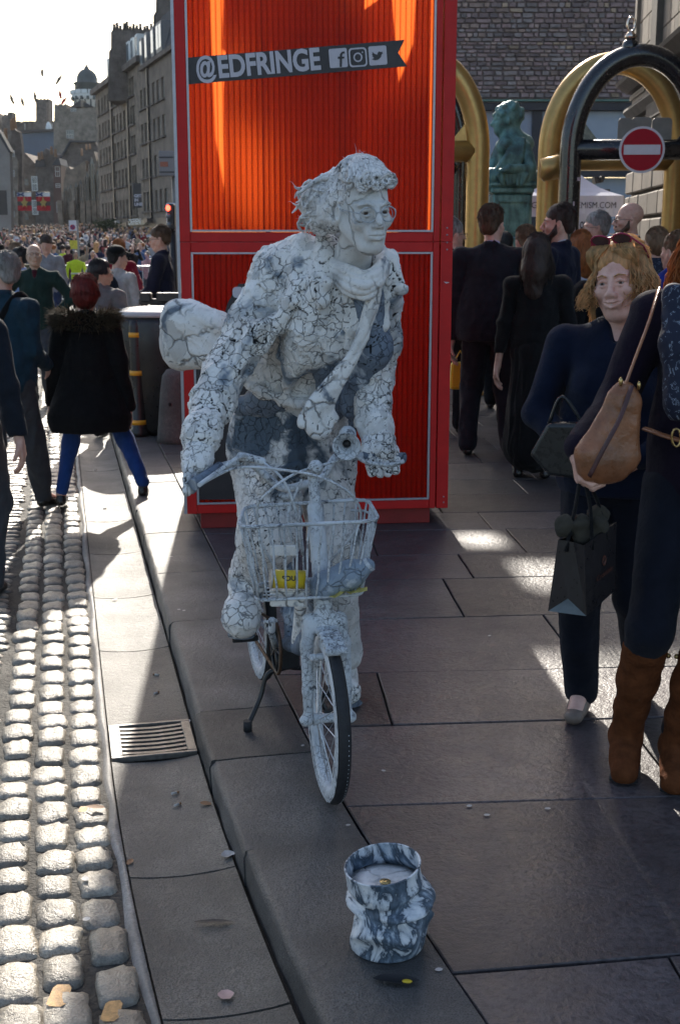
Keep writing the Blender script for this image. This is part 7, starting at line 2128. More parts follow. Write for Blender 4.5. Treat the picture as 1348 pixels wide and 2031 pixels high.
mb.add(vs, fs); mb.build('tin_wall', bu)
mb = MB().mat(M_clays); mb.lathe([(.0, .166), (.05, .168), (.083, .164)], (.0, 0, 0), 40, jitter=lambda a, z: 1 + .02 * math.sin(3 * a)); mb.build('plaster_fill', bu)
rimp = [(r0 * 1.0 * math.cos(2 * math.pi * k / 48) + .010 * math.sin(Hb * 22), r0 * math.sin(2 * math.pi * k / 48), Hb + .012 * math.cos(2 * math.pi * k / 48 - .6)) for k in range(48)]
MB().mat(M_bucket).tube(rimp, .0028, 6, closed=True).build('rim', bu)
M_cg = mat('coin_gold', (.45, .33, .14), .3, metal=.9); M_cs = mat('coin_silver', (.55, .54, .5), .3, metal=.9)
for i, (dx, dy, o_, lab) in enumerate(((-.032, -.048, 1, 'two coloured coin lowest in the bucket, at its front'), (-.004, -.020, 0, 'dull brass coin in the middle of the bucket'), (.045, -.032, 1, 'two coloured coin at the right side of the bucket'))):
    cn = empty('coin', bu.location + Vector((dx, dy, .1685 + .003 * (i == 1))), i, lab, 'coin', 'coins in the bucket')
    MB().mat(M_cg).lathe([(.0128, 0), (.0135, .0012), (.0128, .0024)], (0, 0, 0), 24).build('coin_ring', cn)
    MB().mat(M_cs if o_ else M_cg).lathe([(.0088, .0022), (.0085, .0029)], (0, 0, 0), 20).build('coin_core', cn)
# large black round street bin and its bollard, seen behind the walking woman
M_binb = mat('black_bin_plastic', (.014, .013, .013), .35, var=.3, scale=5, bmp=.1); M_refl = mat('amber_reflective_band', (.75, .36, .02), .4, var=.05, bmp=0); M_binlid = mat('sunlit_bin_lid', (.42, .42, .42), .25, var=.05)  # sunlight on the bin lid put into its pale colour
bc = G(300, 868) + Vector((.05, .5, 0)); bn_ = empty('street_bin', bc, 0, 'large round black litter bin with a sunlit lid beside the red tower', 'litter bin')
MB().mat(M_binb).lathe([(.40, 0), (.43, .05), (.47, .7), (.47, .96), (.455, 1.0)], (0, 0, 0), 40).build('drum', bn_)
MB().mat(M_binlid).lathe([(.45, 1.001), (.47, 1.02), (.43, 1.05), (.2, 1.075), (0, 1.08)], (0, 0, 0), 40).build('lid', bn_)
mb = MB().mat(M_binb); mb.box((.05, .36, 1.10), (.6, .06, .05)); bevel(mb.build('hinge_bar', bn_), .008)
for x, w_ in ((-.18, .1), (.04, .25), (.30, .12)): mb = MB().mat(M_binb); mb.box((x, .32, 1.14), (w_, .12, .08)); bevel(mb.build('hinge_block', bn_), .01)
p_ = Vector((At(277, 860, 10.42).x, 10.42, 0)); bo = empty('bollard', p_, 0, 'slim black bollard with three amber bands in front of the round bin', 'bollard')
MB().mat(M_binb).lathe([(.088, 0), (.088, .04), (.066, .07), (.058, .5), (.06, .93), (.05, .98), (0, 1.0)], (0, 0, 0), 24).build('post', bo)
for z in (.12, .54, .86): MB().mat(M_refl).lathe([(.069 - z * .006, z - .02), (.069 - z * .006, z + .02)], (0, 0, 0), 24).build('band', bo)
p_ = G(343, 880) + Vector((.02, .1, 0)); cb = empty('stone_bollard', p_, 0, 'short tapering concrete bollard against the left side of the red tower', 'bollard')
M_conc = stone_mat('bollard_concrete', (.11, .10, .095), (.19, .175, .16), .8, 40, .5, .7, .3)
MB().mat(M_conc).lathe([(.165, 0), (.16, .05), (.125, .42), (.105, .55), (.07, .60), (0, .615)], (0, 0, 0), 28).build('concrete_body', cb)
mb = MB().mat(M_dark); mb.ball((-.03, -.138, .33), .014, 8, 6); mb.build('socket', cb)
# parked bicycle behind the bin
pb_ = empty('parked_bicycle', Vector((At(292, 600, 13.2).x, 13.2, -.1)), R(12), 'dark bicycle parked behind the round bin, only one wheel showing', 'bicycle')
for x in (0, 1.02):
    wq = MB().mat(M_tyre); wq.tube([(x + .33 * math.cos(t), 0, .34 + .33 * math.sin(t)) for t in [2 * math.pi * k / 32 for k in range(32)]], .018, 8, closed=True); wo = wq.build('tyre', pb_)
    for k in range(12): MB().mat(M_spoke).tube([(x, 0, .34), (x + .32 * math.cos(k * .5236), 0, .34 + .32 * math.sin(k * .5236))], .0025, 4).build('spoke', wo)
for nm, pts in (('fork', [(0, 0, .34), (.12, 0, .75), (.15, 0, .98)]), ('handlebar', [(.02, -.25, 1.02), (.13, -.2, 1.0), (.13, .2, 1.0), (.02, .25, 1.02)]), ('top_tube', [(.13, 0, .86), (.62, 0, .84)]), ('down_tube', [(.13, 0, .78), (.5, 0, .32)]), ('seat_tube', [(.5, 0, .32), (.66, 0, .95)]), ('chain_stay', [(.5, 0, .32), (1.02, 0, .34), (.63, 0, .82)])): MB().mat(M_blkm).tube([Vector(p) for p in pts], .014, 8).build(nm, pb_)
mb = MB().mat(M_blkm); mb.box((.68, 0, .97), (.25, .12, .05)); bevel(mb.build('saddle', pb_), .02)
# crowd barriers
M_galv = mat('galvanised_tube', (.45, .46, .48), .4, metal=.7, var=.15)
def barrier(px, Y, lab, rz=0):
    c_ = At(px, 560, Y); r_ = empty('crowd_barrier', (c_.x, Y, hz(Y)), rz, lab, 'barrier', 'metal barriers holding back the crowd')
    MB().mat(M_galv).tube([(-1.1, 0, .15), (-1.1, 0, 1.0), (-1.0, 0, 1.1), (1.0, 0, 1.1), (1.1, 0, 1.0), (1.1, 0, .15)], .022, 6).build('frame', r_)
    MB().mat(M_galv).tube([(-1.1, 0, .2), (1.1, 0, .2)], .018, 6).build('rail', r_)
    mb = None
    for k in range(14):
        if mb is None: mb = MB().mat(M_galv); mb.tube([(0, 0, .2), (0, 0, 1.09)], .008, 4); bm_ = mb.mesh('upright')
        link('upright', bm_, r_, (-1.0 + k * .154, 0, 0))
    for x in (-.8, .8): mb2 = MB().mat(M_galv); mb2.box((x, 0, .06), (.05, .5, .02)); mb2.build('foot', r_)
for px, Y, lab in ((20, 33, 'leftmost metal barrier of the near row'), (128, 34, 'metal barrier in front of the yellow jacketed steward'), (255, 33, 'metal barrier right of the man with a backpack'), (75, 45, 'left metal barrier of the rear row'), (205, 45, 'metal barrier behind the cardigan woman'), (320, 46, 'right metal barrier of the rear row, near the red tower')): barrier(px, Y, lab)
# litter on the ground
M_leafd = mat('dry_leaf', (.22, .11, .05), .7, var=.3, scale=80); M_paper = mat('paper_litter', (.5, .48, .46), .7, var=.15, scale=80)
def scrap(name, px, py, z, size, m, label, cat, asp=1.5, curl=.3):
    c_ = G(px, py, z); o = empty(name, c_, random.uniform(0, 3), label, cat); n = 6; vs = []
    for i in range(n + 1):
        u = -1 + 2 * i / n; w_ = (1 - u * u) ** .6 / asp + .04
        for q in (-1, 0, 1): vs.append((u * size, q * w_ * size * random.uniform(.8, 1.1), .003 + abs(q) * curl * size * .5 * (1 - u * u) + u * u * size * curl * .4))
    mb = MB().mat(m); mb.smooth = True; mb.add(vs, [(i * 3 + q, i * 3 + 3 + q, i * 3 + 4 + q, i * 3 + 1 + q) for i in range(n) for q in (0, 1)]); mb.build('blade', o)
    return o
def butt(px, py, z, lab, m=None):
    c_ = G(px, py, z); o = empty('cigarette_end', c_, random.uniform(0, 3), lab, 'litter', 'cigarette ends in the gutter'); MB().mat(M_paper).tube([(-.012, 0, .004), (.006, 0, .004)], .0038, 8).build('paper_tube', o); MB().mat(M_leafd).tube([(.006, 0, .004), (.014, 0, .004)], .0039, 8).build('filter', o)
for px, py, lab in ((310, 1340, 'white cigarette end just above the drain grate'), (310, 1376, 'second cigarette end nearest the drain grate'), (208, 1010, 'cigarette end far up the gutter behind the walking woman'), (347, 1575, 'cigarette end below the drain grate'), (190, 933, 'cigarette end farthest up the gutter'), (352, 1598, 'thin cigarette end under the one below the grate')): butt(px, py, -.106, lab)
scrap('leaf', 408, 1596, -.1, .02, M_leafd, 'small brown leaf in the gutter beside the kerb', 'leaf'); scrap('leaf', 190, 1604, -.092, .03, M_leafd, 'curled brown leaf on the setts near the gutter lip', 'leaf', 2.2); scrap('leaf', 258, 1712, -.098, .018, M_leafd, 'orange brown leaf scrap on the gutter edge', 'leaf', 2)
scrap('paper_scrap', 452, 1700, -.1, .022, M_paper, 'crumpled white paper scrap against the kerb face', 'litter', 1.2, .8); scrap('paper_scrap', 448, 1976, -.106, .02, mat('pink_paper', (.5, .33, .30), .7), 'torn pinkish paper scrap in the gutter foreground', 'litter', 1.1, .3); scrap('paper_scrap', 370, 1435, -.1, .02, M_paper, 'crumpled paper beside the drain grate at the kerb', 'litter', 1.3, .8)
scrap('paper_scrap', 170, 1745, -.095, .013, M_paper, 'small white paper scrap between two setts', 'litter', 1.3, .2); scrap('paper_scrap', 172, 1825, -.095, .011, M_paper, 'tiny white scrap between setts, lower one', 'litter', 1.3, .2); scrap('paper_scrap', 228, 1190, -.104, .016, M_paper, 'white scrap in the gutter at the shadow edge', 'litter', 2, .2)
o = scrap('feather', 424, 1832, -.104, .05, M_blk, 'curved black feather lying in the gutter', 'feather', 6, .15); o.rotation_euler.z = 0
o = scrap('peel', 785, 1950, .0, .052, M_blk, 'black curled strip with yellow spot in front of the bucket', 'litter', 3.2, .35); o.rotation_euler.z = R(-5)
mb = MB().mat(M_yellow); mb.ball((.025, -.006, .010), (.012, .008, .003), 8, 5); mb.build('yellow_spot', o)
for px, py in ((965, 1618), (1085, 1605), (760, 1530), (970, 1262), (1085, 1125), (930, 1600), (690, 1638), (640, 1120), (340, 1105), (355, 1210), (365, 1212), (600, 1480), (870, 1925)):
    scrap('speck', px, py, .0005, random.uniform(.006, .012), M_paper, 'tiny pale fleck of litter on the dark paving', 'litter', 1.5, .05)['group'] = 'pale flecks on the paving'
# orange paint remnants on individual setts
for px, py, a_, b_ in ((118, 1975, .024, .045), (222, 2005, .022, .04), (208, 1888, .018, .014), (165, 1605, .014, .02)):
    c_ = G(px, py, -.0975); mb = MB().mat(M_orange); mb.add([(a_ * u * random.uniform(.85, 1), b_ * w_ * random.uniform(.85, 1), .001) for u, w_ in ((-1, -.8), (-.6, -1), (.6, -1), (1, -.7), (1, .7), (.6, 1), (-.6, 1), (-1, .7))], [tuple(range(8))]); o = mb.build('paint_patch', road, c_)
# ------------------------------------------------------------------ passers-by, nearest first
def bagmat(n, c, r=.4): return mat(n, c, r, var=.3, scale=7, bmp=.15)
M_tan = mat('tan_leather', (.25, .10, .045), .34, var=.5, scale=11, bmp=.4, bdist=.006); M_suede = fabric('brown_suede', (.115, .038, .014), .3, 600, .9, .0, 26); M_purple = fabric('purple_black_wool', (.010, .006, .015)); M_navyk = fabric('navy_knit', (.006, .011, .030), knit=1400); M_blkb = bagmat('black_leather', (.014, .016, .018), .3); M_loafer = bagmat('pewter_loafer', (.22, .17, .14), .5); M_bagp = mat('black_card', (.016, .014, .016), .35, var=.2, scale=10, bmp=.05); M_brass = mat('brass', (.5, .35, .15), .3, metal=1, bmp=0)
# blond woman
bw, I = person('person', 'smiling blond woman in navy jumper with sunglasses on her head', (.93, 4.12, 0), R(-22), 1.60, .0062, skinm=SKINP, hsc=1.12, jaw=1.12, hair=('bob', HD), top=('jumper', M_navyk, .86), legs=('trousers', M_darkjean), shoes=M_loafer,
    feet=((-.07, -.10, 0), (.13, .12, 0)), hands=((-.10, -.22, 1.03), (.12, -.20, 1.02)), head=(3, -6, -10), width=1.12, belly=1.18, wr=.004, seed=3, epole=((-1, .5, -.2), (1, .4, -.2)), smile=1, female=True, neck_out=.02, handdir=((1, -.2, -.1), (-1, -.2, -.1)))
P = I['P']; pa = long_hair_paths(P, 640, .12, 3, curl=.03, flare=.022, wind=Vector((-.02, -.01, 0)))
strands('hair_strands', pa, .0030, HD, bw, 3)
fr = []
rs = random.Random(8)
for i in range(130):
    x = rs.uniform(-.07, .07); sg_ = 1 if x > -.01 else -1; fr.append([P(x, -.05, .125), P(x + sg_ * .012, -.072, .108), P(x * .6 + sg_ * .045, -.066, .084 + rs.uniform(-.006, .012)), P(sg_ * .078, -.040, .045), P(sg_ * .090, -.012, -.02), P(sg_ * (.092 + rs.uniform(0, .03)), -.0, -.09 - rs.uniform(0, .05))])
strands('fringe', fr, .0032, HD, bw, 3)
M_pinkg = mat('pink_glasses_frame', (.30, .02, .07), .25, bmp=0); M_lens = mat('dark_lens', (.08, .05, .07), .05, bmp=0, spec=1)
gl = MB().mat(M_pinkg)
for q in (-1, 1):
    c_ = [P(q * .036 + .030 * math.cos(t), -.062 - .02 * math.sin(t), .140 + .018 * math.sin(t)) for t in [2 * math.pi * k / 18 for k in range(18)]]
    gl.tube(c_, .0032, 6, closed=True); gl.tube([P(q * .066, -.06, .142), P(q * .088, -.01, .11), P(q * .09, .03, .07)], .003, 6)
    lm = MB().mat(M_lens); lm.add(c_, [tuple(range(18))]); lm.build('lens', bw)
gl.tube([P(-.008, -.064, .146), P(.008, -.064, .146)], .003, 6); gl.build('sunglasses', bw)
# her black handbag under the arm
hb_ = empty('handbag', At(1098, 890, 3.92), R(-20), 'black leather handbag under the arm of the blond woman', 'handbag')
mb = MB().mat(M_blkb); mb.plate([(-.075, -.03, -.02), (-.01, -.03, -.085), (.09, -.03, -.09), (.10, -.03, .09), (-.02, -.03, .085)], (0, .06, 0)); bevel(mb.build('pouch', hb_), .012, 3); MB().mat(M_blkb).tube(spline([(-.02, 0, .08), (.02, 0, .17), (.09, 0, .085)], 5), .006, 6).build('strap', hb_)
# booted woman at the right edge
rw, I2 = person('person', 'woman in dark purple jacket and tall brown suede boots at the right edge', (1.085, 3.56, 0), R(-14), 1.76, .0068, skinm=SKINP, hair=('long', HGI, .2), top=('jacket', M_purple, .84), legs=('slim', M_darkjean), shoes=None,
    barefoot=False, feet=((-.195, -.0, .03), (-.045, -.04, .03)), hands=((-.37, -.25, 1.045), (.15, -.2, .82)), head=(0, 0, -20), width=1.0, belly=1.05, wr=.005, seed=6, epole=((.2, 1, -.3), (.6, .8, 0)), female=True, curl=.9, handdir=((.15, -.1, -1), (0, -.2, -1)))
P = I2['P']; strands('hair_strands', long_hair_paths(P, 420, .30, 6, curl=.03, flare=.06), .0032, HGI, rw, 3)
for i, q in ((0, -1), (1, 1)):
    a = I2['ank'][i]; k = I2['knee'][i]; f = SDF(); up = (k - a).normalized(); s_ = 1.0
    f.chain([a + Vector((0, .01, -.02)), a + up * .10, a + up * .22, a + up * .36], [.048, .047, .058, .066], .03); f.cap(a + Vector((0, .015, -.035)), a + Vector((0, -.135, -.085)), .046, .036, .03); f.cap(a + Vector((0, -.05, -.06)), a + Vector((0, -.145, -.09)), .044, .036, .02, flat=(0, 0, 1), fr=.8)
    f.cap(a + up * .39, a + up * .46, .062, .066, .006, op=-1)
    zt_ = (a + up * .365).z
    sculpt('boot', f, .0055, M_suede, rw, .0035, 11, 4 + i, (1, 1, 1), cut=lambda X, Y, Z, zt_=zt_: np.maximum(.012 - Z, Z - zt_) + 0 * X + 0 * Y)
    mb = MB().mat(M_blkm); mb.tube([Vector((a.x, a.y + .035, .012)), Vector((a.x, a.y - .15, .010))], .044, 14, flat=.2, up=(0, 0, 1)); mb.build('boot_sole', rw)
    mb = MB().mat(M_blkm); mb.box((a.x, a.y + .03, .018), (.06, .05, .036)); mb.build('boot_heel', rw)
    mb = MB().mat(M_brass); mb.ball(a + up * .33 + Vector((.07 * -q, 0, 0)), .008, 8, 6); mb.build('boot_stud', rw)
S2 = lambda px, py, Y: Vector(to_local(rw, [At(px, py, Y)])[0])
mb = MB().mat(M_tan); mb.tube([S2(1278, 850, 3.42), S2(1310, 862, 3.38), S2(1352, 875, 3.37), S2(1400, 885, 3.4)], .016, 8, flat=.35); mb.build('belt', rw)
mb = MB().mat(M_brass); mb.tube([S2(1340 + 9 * math.cos(t), 868 + 18 * math.sin(t), 3.345) for t in [k * .5236 for k in range(12)]], .0035, 6, closed=True); mb.build('buckle', rw)
# patterned scarf showing at the frame edge
m, nt, b = new_mat('navy_paisley_cotton'); n1 = noise(nt, 28, 3, .5, coords(nt), 2.5); nt.links.new(ramp(nt, n1, [(.60, (.006, .010, .03)), (.63, (.25, .30, .38)), (.66, (.006, .010, .03))]), b.inputs['Base Color']); b.inputs['Roughness'].default_value = .8
f = SDF(); f.chain([S2(1335, 585, 3.42), S2(1345, 680, 3.38), S2(1352, 800, 3.36)], [.03, .045, .05], .03); sculpt('scarf', f, .006, m, rw, .005, 16, 9)
# tan shoulder bag
tb = empty('shoulder_bag', At(1205, 850, 3.36), 0, 'tan brown leather shoulder bag hanging in front of the booted woman', 'shoulder bag')
L = lambda px, py, Y=3.36: At(px, py, Y) - tb.location
f = SDF(); f.cap(L(1235, 790), L(1185, 905), .035, .062, .03, flat=(.1, 1, 0), fr=.6); f.cap(L(1240, 800), L(1225, 900), .035, .06, .03, flat=(.1, 1, 0), fr=.55); f.cap(L(1178, 915), L(1215, 925), .045, .04, .03, flat=(0, 1, 0), fr=.7); f.cap(L(1238, 770), L(1240, 800), .02, .03, .02)
sculpt('pouch', f, .005, M_tan, tb, .006, 12, 5)
MB().mat(mat('dark_zip', (.06, .02, .02), .5)).tube(spline([L(1252, 765, 3.325), L(1228, 830, 3.300), L(1196, 890, 3.290), L(1168, 945, 3.31)], 5), .0085, 8, flat=.4).build('zip', tb)
MB().mat(M_tan).tube(spline([L(1235, 775), L(1255, 720, 3.38), L(1285, 640, 3.40), L(1305, 575, 3.52)], 5), .0125, 8, flat=.35).build('strap', tb)
for px, py in ((1230, 757), (1266, 765)): mb = MB().mat(M_brass); mb.ball(L(px, py, 3.34), (.006, .006, .013), 8, 6); mb.build('buckle_ring', tb)
# glossy black carrier bag with tissue
cbg = empty('carrier_bag', At(1155, 1110, 3.36), R(24), 'black paper carrier bag with dark tissue held by the booted woman', 'carrier bag')
def cp(px, py, Y): return Vector(to_local(cbg, [At(px, py, Y)])[0])
A = [cp(1106, 1070, 3.36), cp(1158, 1082, 3.29), cp(1222, 1035, 3.42), cp(1172, 1050, 3.50)]; Bq = [cp(1086, 1212, 3.36), cp(1162, 1222, 3.29), cp(1218, 1172, 3.42), cp(1160, 1180, 3.50)]
for i, nm in enumerate(('gusset', 'front_panel', 'side_panel', 'back_panel')):
    j = (i + 1) % 4; nn = ((A[j] - A[i]).cross(Bq[i] - A[i])).normalized() * .002
    if i == 0:
        mid_t, mid_b = (A[0] + A[1]) / 2 + nn * 5, (Bq[0] + Bq[1]) / 2 + Vector((0, 0, .045)); mb = MB().mat(M_bagp); mb.add([A[0], mid_t, mid_b, Bq[0]], [(0, 1, 2, 3)]); mb.build('gusset', cbg); mb = MB().mat(M_bagp); mb.add([mid_t, A[1], Bq[1], mid_b], [(0, 1, 2, 3)]); mb.build('gusset', cbg)
        mb = MB().mat(mat('grey_card', (.12, .15, .17), .5)); mb.add([Bq[0], mid_b + nn, Bq[1]], [(0, 1, 2)]); mb.build('fold', cbg)
    else: mb = MB().mat(M_bagp); mb.plate([A[i], A[j], Bq[j], Bq[i]], nn); mb.build(nm, cbg)
mb = MB().mat(M_bagp); mb.add(Bq, [(0, 1, 2, 3)]); mb.build('bottom', cbg)
M_copperink = mat('copper_ink', (.12, .04, .025), .4, bmp=0)
u_ = (A[2] - A[1]); v_ = (Bq[1] - A[1]); nn = u_.cross(v_).normalized(); nn = nn if nn.y < 0 else -nn
me = text_mesh('lettering', 'Crombie', 1, M_copperink, depth=0); me.name = 'lettering'; xs = [v.co.x for v in me.vertices]
for v in me.vertices: v.co = A[1] + u_ * (.30 + .5 * v.co.x / max(xs)) + v_ * (.62 - .11 * v.co.y) + nn * .004
link('lettering', me, cbg)
MB().mat(M_copperink).tube([A[1] + u_ * (.55 + .05 * math.cos(t)) + v_ * (.40 + .07 * math.sin(t)) + nn * .004 for t in [k * .5236 for k in range(12)]], .0012, 4, closed=True).build('emblem', cbg)
MB().mat(M_copperink).tube([A[1] + u_ * (.55 + .022 * math.sin(t * 2)) + v_ * (.34 + .12 * t / 6.28) + nn * .004 for t in [k * .5 for k in range(13)]], .0012, 4).build('emblem', cbg)
f = SDF()
for k in range(9): f.ell(A[0].lerp(A[2], .2 + .07 * k) + Vector((random.uniform(-.02, .02), random.uniform(-.02, .02), random.uniform(-.02, .03))), (random.uniform(.02, .035), .02, .03), k=.006)
sculpt('tissue', f, .006, fabric('dark_tissue', (.05, .045, .035)), cbg, .008, 26, 3)
hh = cp(1150, 945, 3.40)
for a, b_ in ((A[0] * .7 + A[1] * .3, hh), (A[1] * .75 + A[2] * .25, hh + Vector((.012, 0, 0))), (A[1] * .3 + A[2] * .7, hh + Vector((.02, .01, 0)))):
    MB().mat(M_blackf).tube(spline([a + Vector((0, 0, -.03)), a.lerp(b_, .5) + Vector((.006, 0, .0)), b_], 4), .009, 6, flat=.3).build('handle', cbg)

# suited group on the right
G1 = 'guests gathered beneath the arches'
for (lab, px, Y, rot, H, hair, top, legs, kw) in (
    ('broad man in dark suit seen from behind beside the red tower', 975, 9.45, 175, 1.87, ('short', HB), ('jacket', M_suit, .84), ('trousers', M_suit), dict(width=1.22, belly=1.2, head=(0, 0, -25), shirt=M_lilac, vox=.0105, feet=((-.16, .02, 0), (.14, 0, 0)))),
    ('woman with long dark hair and black pleated skirt seen from behind', 1068, 8.5, 170, 1.66, ('long', HDB, .30), ('blouse', M_blackf, .92), ('skirt', M_blackf, .25), dict(female=True, vox=.011, head=(0, 0, -15))),
    ('bearded dark haired man in navy suit looking left', 1108, 9.5, -128, 1.88, ('short', HDB), ('jacket', M_navy, .82), ('trousers', M_suit), dict(beard=HDB, shirt=M_shirt, head=(0, 0, 30), vox=.0105)),
    ('grey haired man with glasses in black suit', 1182, 11.4, -110, 1.87, ('short', HG), ('jacket', M_blackf, .82), ('trousers', M_blackf), dict(glasses=True, shirt=M_shirt, head=(0, 0, 22), vox=.012)),
    ('bald bearded man with glasses in dark suit nearest the sandstone building', 1247, 10.6, -110, 1.93, ('bald', HB), ('jacket', M_navy, .82), ('trousers', M_suit), dict(beard=HB, glasses=True, shirt=M_shirt, head=(0, 0, 22), vox=.012)),
    ('grey haired man in black jacket half hidden by the red tower', 897, 10.6, 165, 1.80, ('short', HG), ('jacket', M_blackf, .82), ('trousers', M_blackf), dict(vox=.014, glasses=True, head=(0, 0, -50))),
    ('black haired person low between the broad man and the bronze plinth', 1000, 12.2, 180, 1.70, ('short', HBL), ('jumper', M_blackf), ('trousers', M_blackf), dict(vox=.015)),
    ('man with thinning sandy hair behind the long haired woman', 1041, 10.9, 200, 1.74, ('short', HSB), ('jacket', M_suit), ('trousers', M_suit), dict(vox=.013)),
    ('ginger curly haired woman in white top behind the black arch leg', 1151, 10.6, -160, 1.70, ('long', HGI, .22), ('blouse', M_shirt), ('trousers', M_blackf), dict(vox=.013, female=True)),
    ('short haired woman in patterned top at the far right', 1300, 10.2, -150, 1.72, ('bob', HSB), ('blouse', m, .9), ('trousers', M_darkjean), dict(vox=.013, female=True)),
    ('grey haired person in bright blue top at the right edge', 1340, 8.2, 175, 1.67, ('short', HSB), ('shirt', fabric('royal_blue_cotton', (.015, .03, .22)), .9), ('trousers', M_darkjean), dict(vox=.012, head=(0, 0, 40))),
    ('dark suited guest standing behind the bearded man', 1130, 12.6, 160, 1.66, ('short', HBL), ('jacket', M_suit), ('trousers', M_suit), dict(vox=.016)),
    ('dark dressed guest half behind the blond woman', 1205, 8.9, 185, 1.60, ('bob', HDB), ('coat', M_blackf, .75), ('trousers', M_blackf), dict(vox=.015, female=True))):
    c_ = At(px, 480, Y); r_, I = person('person', lab, (c_.x, Y, 0), R(rot), H, hair=hair, top=top, legs=legs, group=G1, seed=int(px), **kw)
    if hair[0] == 'long': strands('hair_strands', long_hair_paths(I['P'], 200, hair[2], int(px), curl=.02, flare=.03), .004, hair[1], r_, 3)
    if hair[0] in ('short',) and Y < 11: pass
# yellow carrier behind the broad man
c_ = At(911, 745, 9.9); yb = empty('carrier_bag', (c_.x, 9.9, c_.z), 0, 'yellow carrier bag hanging beside the broad man in the suit', 'carrier bag')
mb = MB().mat(M_yellow); mb.box((0, 0, 0), (.16, .08, .22), taper=.9); bevel(mb.build('sack', yb), .02, 2); MB().mat(M_yellow).tube([(-.05, 0, .1), (0, 0, .2), (.05, 0, .1)], .008, 6).build('handle', yb)

# people on the left
M_teal = fabric('teal_jacket', (.012, .035, .055)); M_green = fabric('dark_green_jacket', (.012, .030, .026)); M_maroon = fabric('maroon_shirt', (.06, .010, .018)); M_blues = fabric('pale_blue_shirt', (.22, .28, .45)); M_greyh = fabric('grey_hoodie', (.22, .22, .235)); M_olive = fabric('olive_top', (.09, .085, .05)); M_redj = fabric('red_jumper', (.22, .012, .025)); M_cream = fabric('cream_shirt', (.42, .38, .36)); M_royalj = fabric('bright_blue_jeans', (.018, .055, .20)); M_coat = fabric('black_parka', (.007, .007, .008))
cw_ = At(178, 800, 8.0)
rh, I = person('person', 'woman with dyed red hair in black parka striding over the kerb', (cw_.x, 8.0, -.09), R(184), 1.475, .0085, hair=('bob', HR), top=('coat', M_coat, .60), legs=('slim', M_royalj), shoes=M_shoe, feet=((-.40, .10, .09), (.25, -.02, 0)), hands=((-.30, -.0, .76), (.30, -.05, .80)), hsc=1.1, width=.98, belly=1.25, wr=.009, seed=12, kpole=(0, -1, 0), head=(6, 0, 8))
f = SDF(); s_ = I['s']; f.cap(Vector((0, 0, 1.05)) * s_, Vector((0, .02, .72)) * s_, .17, .27, .06, flat=(0, 1, 0), fr=.62); sculpt('coat_skirt', f, .010, M_coat, rh, .008, 7, 13, (1, 1, .3), cut=lambda X, Y, Z: (.60 * s_ - Z) + 0 * X + 0 * Y)
rs = random.Random(3); fur = []
for i in range(2600):
    t = rs.uniform(-2.9, 2.9); rad = .135 + rs.uniform(-.025, .03); c_ = Vector((math.sin(t) * rad * 1.35, math.cos(t) * rad * .9 + .02, 1.45 + rs.uniform(-.05, .05))) * s_
    d_ = Vector((math.sin(t) + rs.gauss(0, .45), math.cos(t) + rs.gauss(0, .45), rs.gauss(.25, .5))).normalized() * rs.uniform(.05, .095); fur.append([c_, c_ + d_ * .6, c_ + d_ + Vector((0, 0, -.008))])
strands('fur_trim', fur, .0030, hairmat('dark_fur', (.10, .075, .045), .4), rh, 3)
f = SDF(); f.chain([Vector((math.sin(t) * .165, math.cos(t) * .11 + .02, 1.43)) * s_ for t in [-2.8 + k * .4 for k in range(15)]], [.05 * s_] * 15, .03); sculpt('hood', f, .010, M_coat, rh, .008, 14, 4)
G2 = 'pedestrians at the left of the tower'
def lp(lab, px, Y, rot, H, z0=-.1, **kw):
    c_ = At(px, 500, Y); return person('person', lab, (c_.x, Y, z0), R(rot), H, group=G2, seed=int(px + Y), **kw)
r_, I = lp('grey haired man in teal jacket walking at the left edge', 4, 7.8, 150, 1.64, vox=.009, hair=('short', HG), top=('jacket', M_teal, .86), legs=('trousers', M_greytr), feet=((-.02, -.28, 0), (.10, .38, .12)), hands=((-.12, -.25, 1.0), (.30, -.10, .90)), head=(0, 0, 75), width=1.12, belly=1.1, shirt=M_lilac)
sp = lambda x, y, z: Vector((x, y, z)) * I['s']
MB().mat(M_blackf).tube(spline([sp(-.15, -.15, 1.28), sp(-.13, -.03, 1.50), sp(-.10, .14, 1.35), sp(-.05, .15, 1.1)], 5), .022, 6, flat=.3).build('rucksack_strap', r_)
lp('man in dark sweatshirt cut off by the left frame edge, only an arm showing', -92, 5.9, 170, 1.62, vox=.010, hair=('short', HB), top=('jumper', fabric('charcoal_navy_knit', (.010, .014, .022)), .88), legs=('trousers', M_greytr), hands=((-.3, 0, .85), (.36, -.02, .86)), width=1.05)
lp('balding man with glasses in green jacket over a maroon shirt, hands on hips', 68, 13.2, 8, 1.69, vox=.011, skinm=SKINA, hair=('bald', HBL), top=('jacket', M_green, .84), legs=('trousers', M_greytr), hands=((-.20, -.02, .98), (.20, -.02, .98)), epole=((-1, .3, 0), (1, .3, 0)), shirt=M_maroon, glasses=True, width=1.1, head=(-12, 0, 10))
lp('dark haired man in pale blue shirt beside the balding man', 38, 15.2, -60, 1.64, vox=.013, skinm=SKINT, hair=('short', HBL), top=('shirt', M_blues, .9), legs=('trousers', M_greytr))
lp('young man in grey hoodie looking down', 93, 19, 5, 1.80, vox=.014, hair=('short', HDB), top=('jumper', M_greyh, .88), legs=('jeans', M_denim), head=(14, 0, 0))
r_, I = lp('woman with long brown hair in olive top seen from behind', 32, 16.6, 175, 1.70, vox=.014, hair=('long', HSB, .34), top=('blouse', M_olive, .9), legs=('jeans', M_denim), female=True)
lp('man in olive shirt cut off at the left edge', -2, 15.8, 150, 1.68, vox=.014, hair=('short', HBL), top=('shirt', M_olive, .88), legs=('trousers', M_greytr))
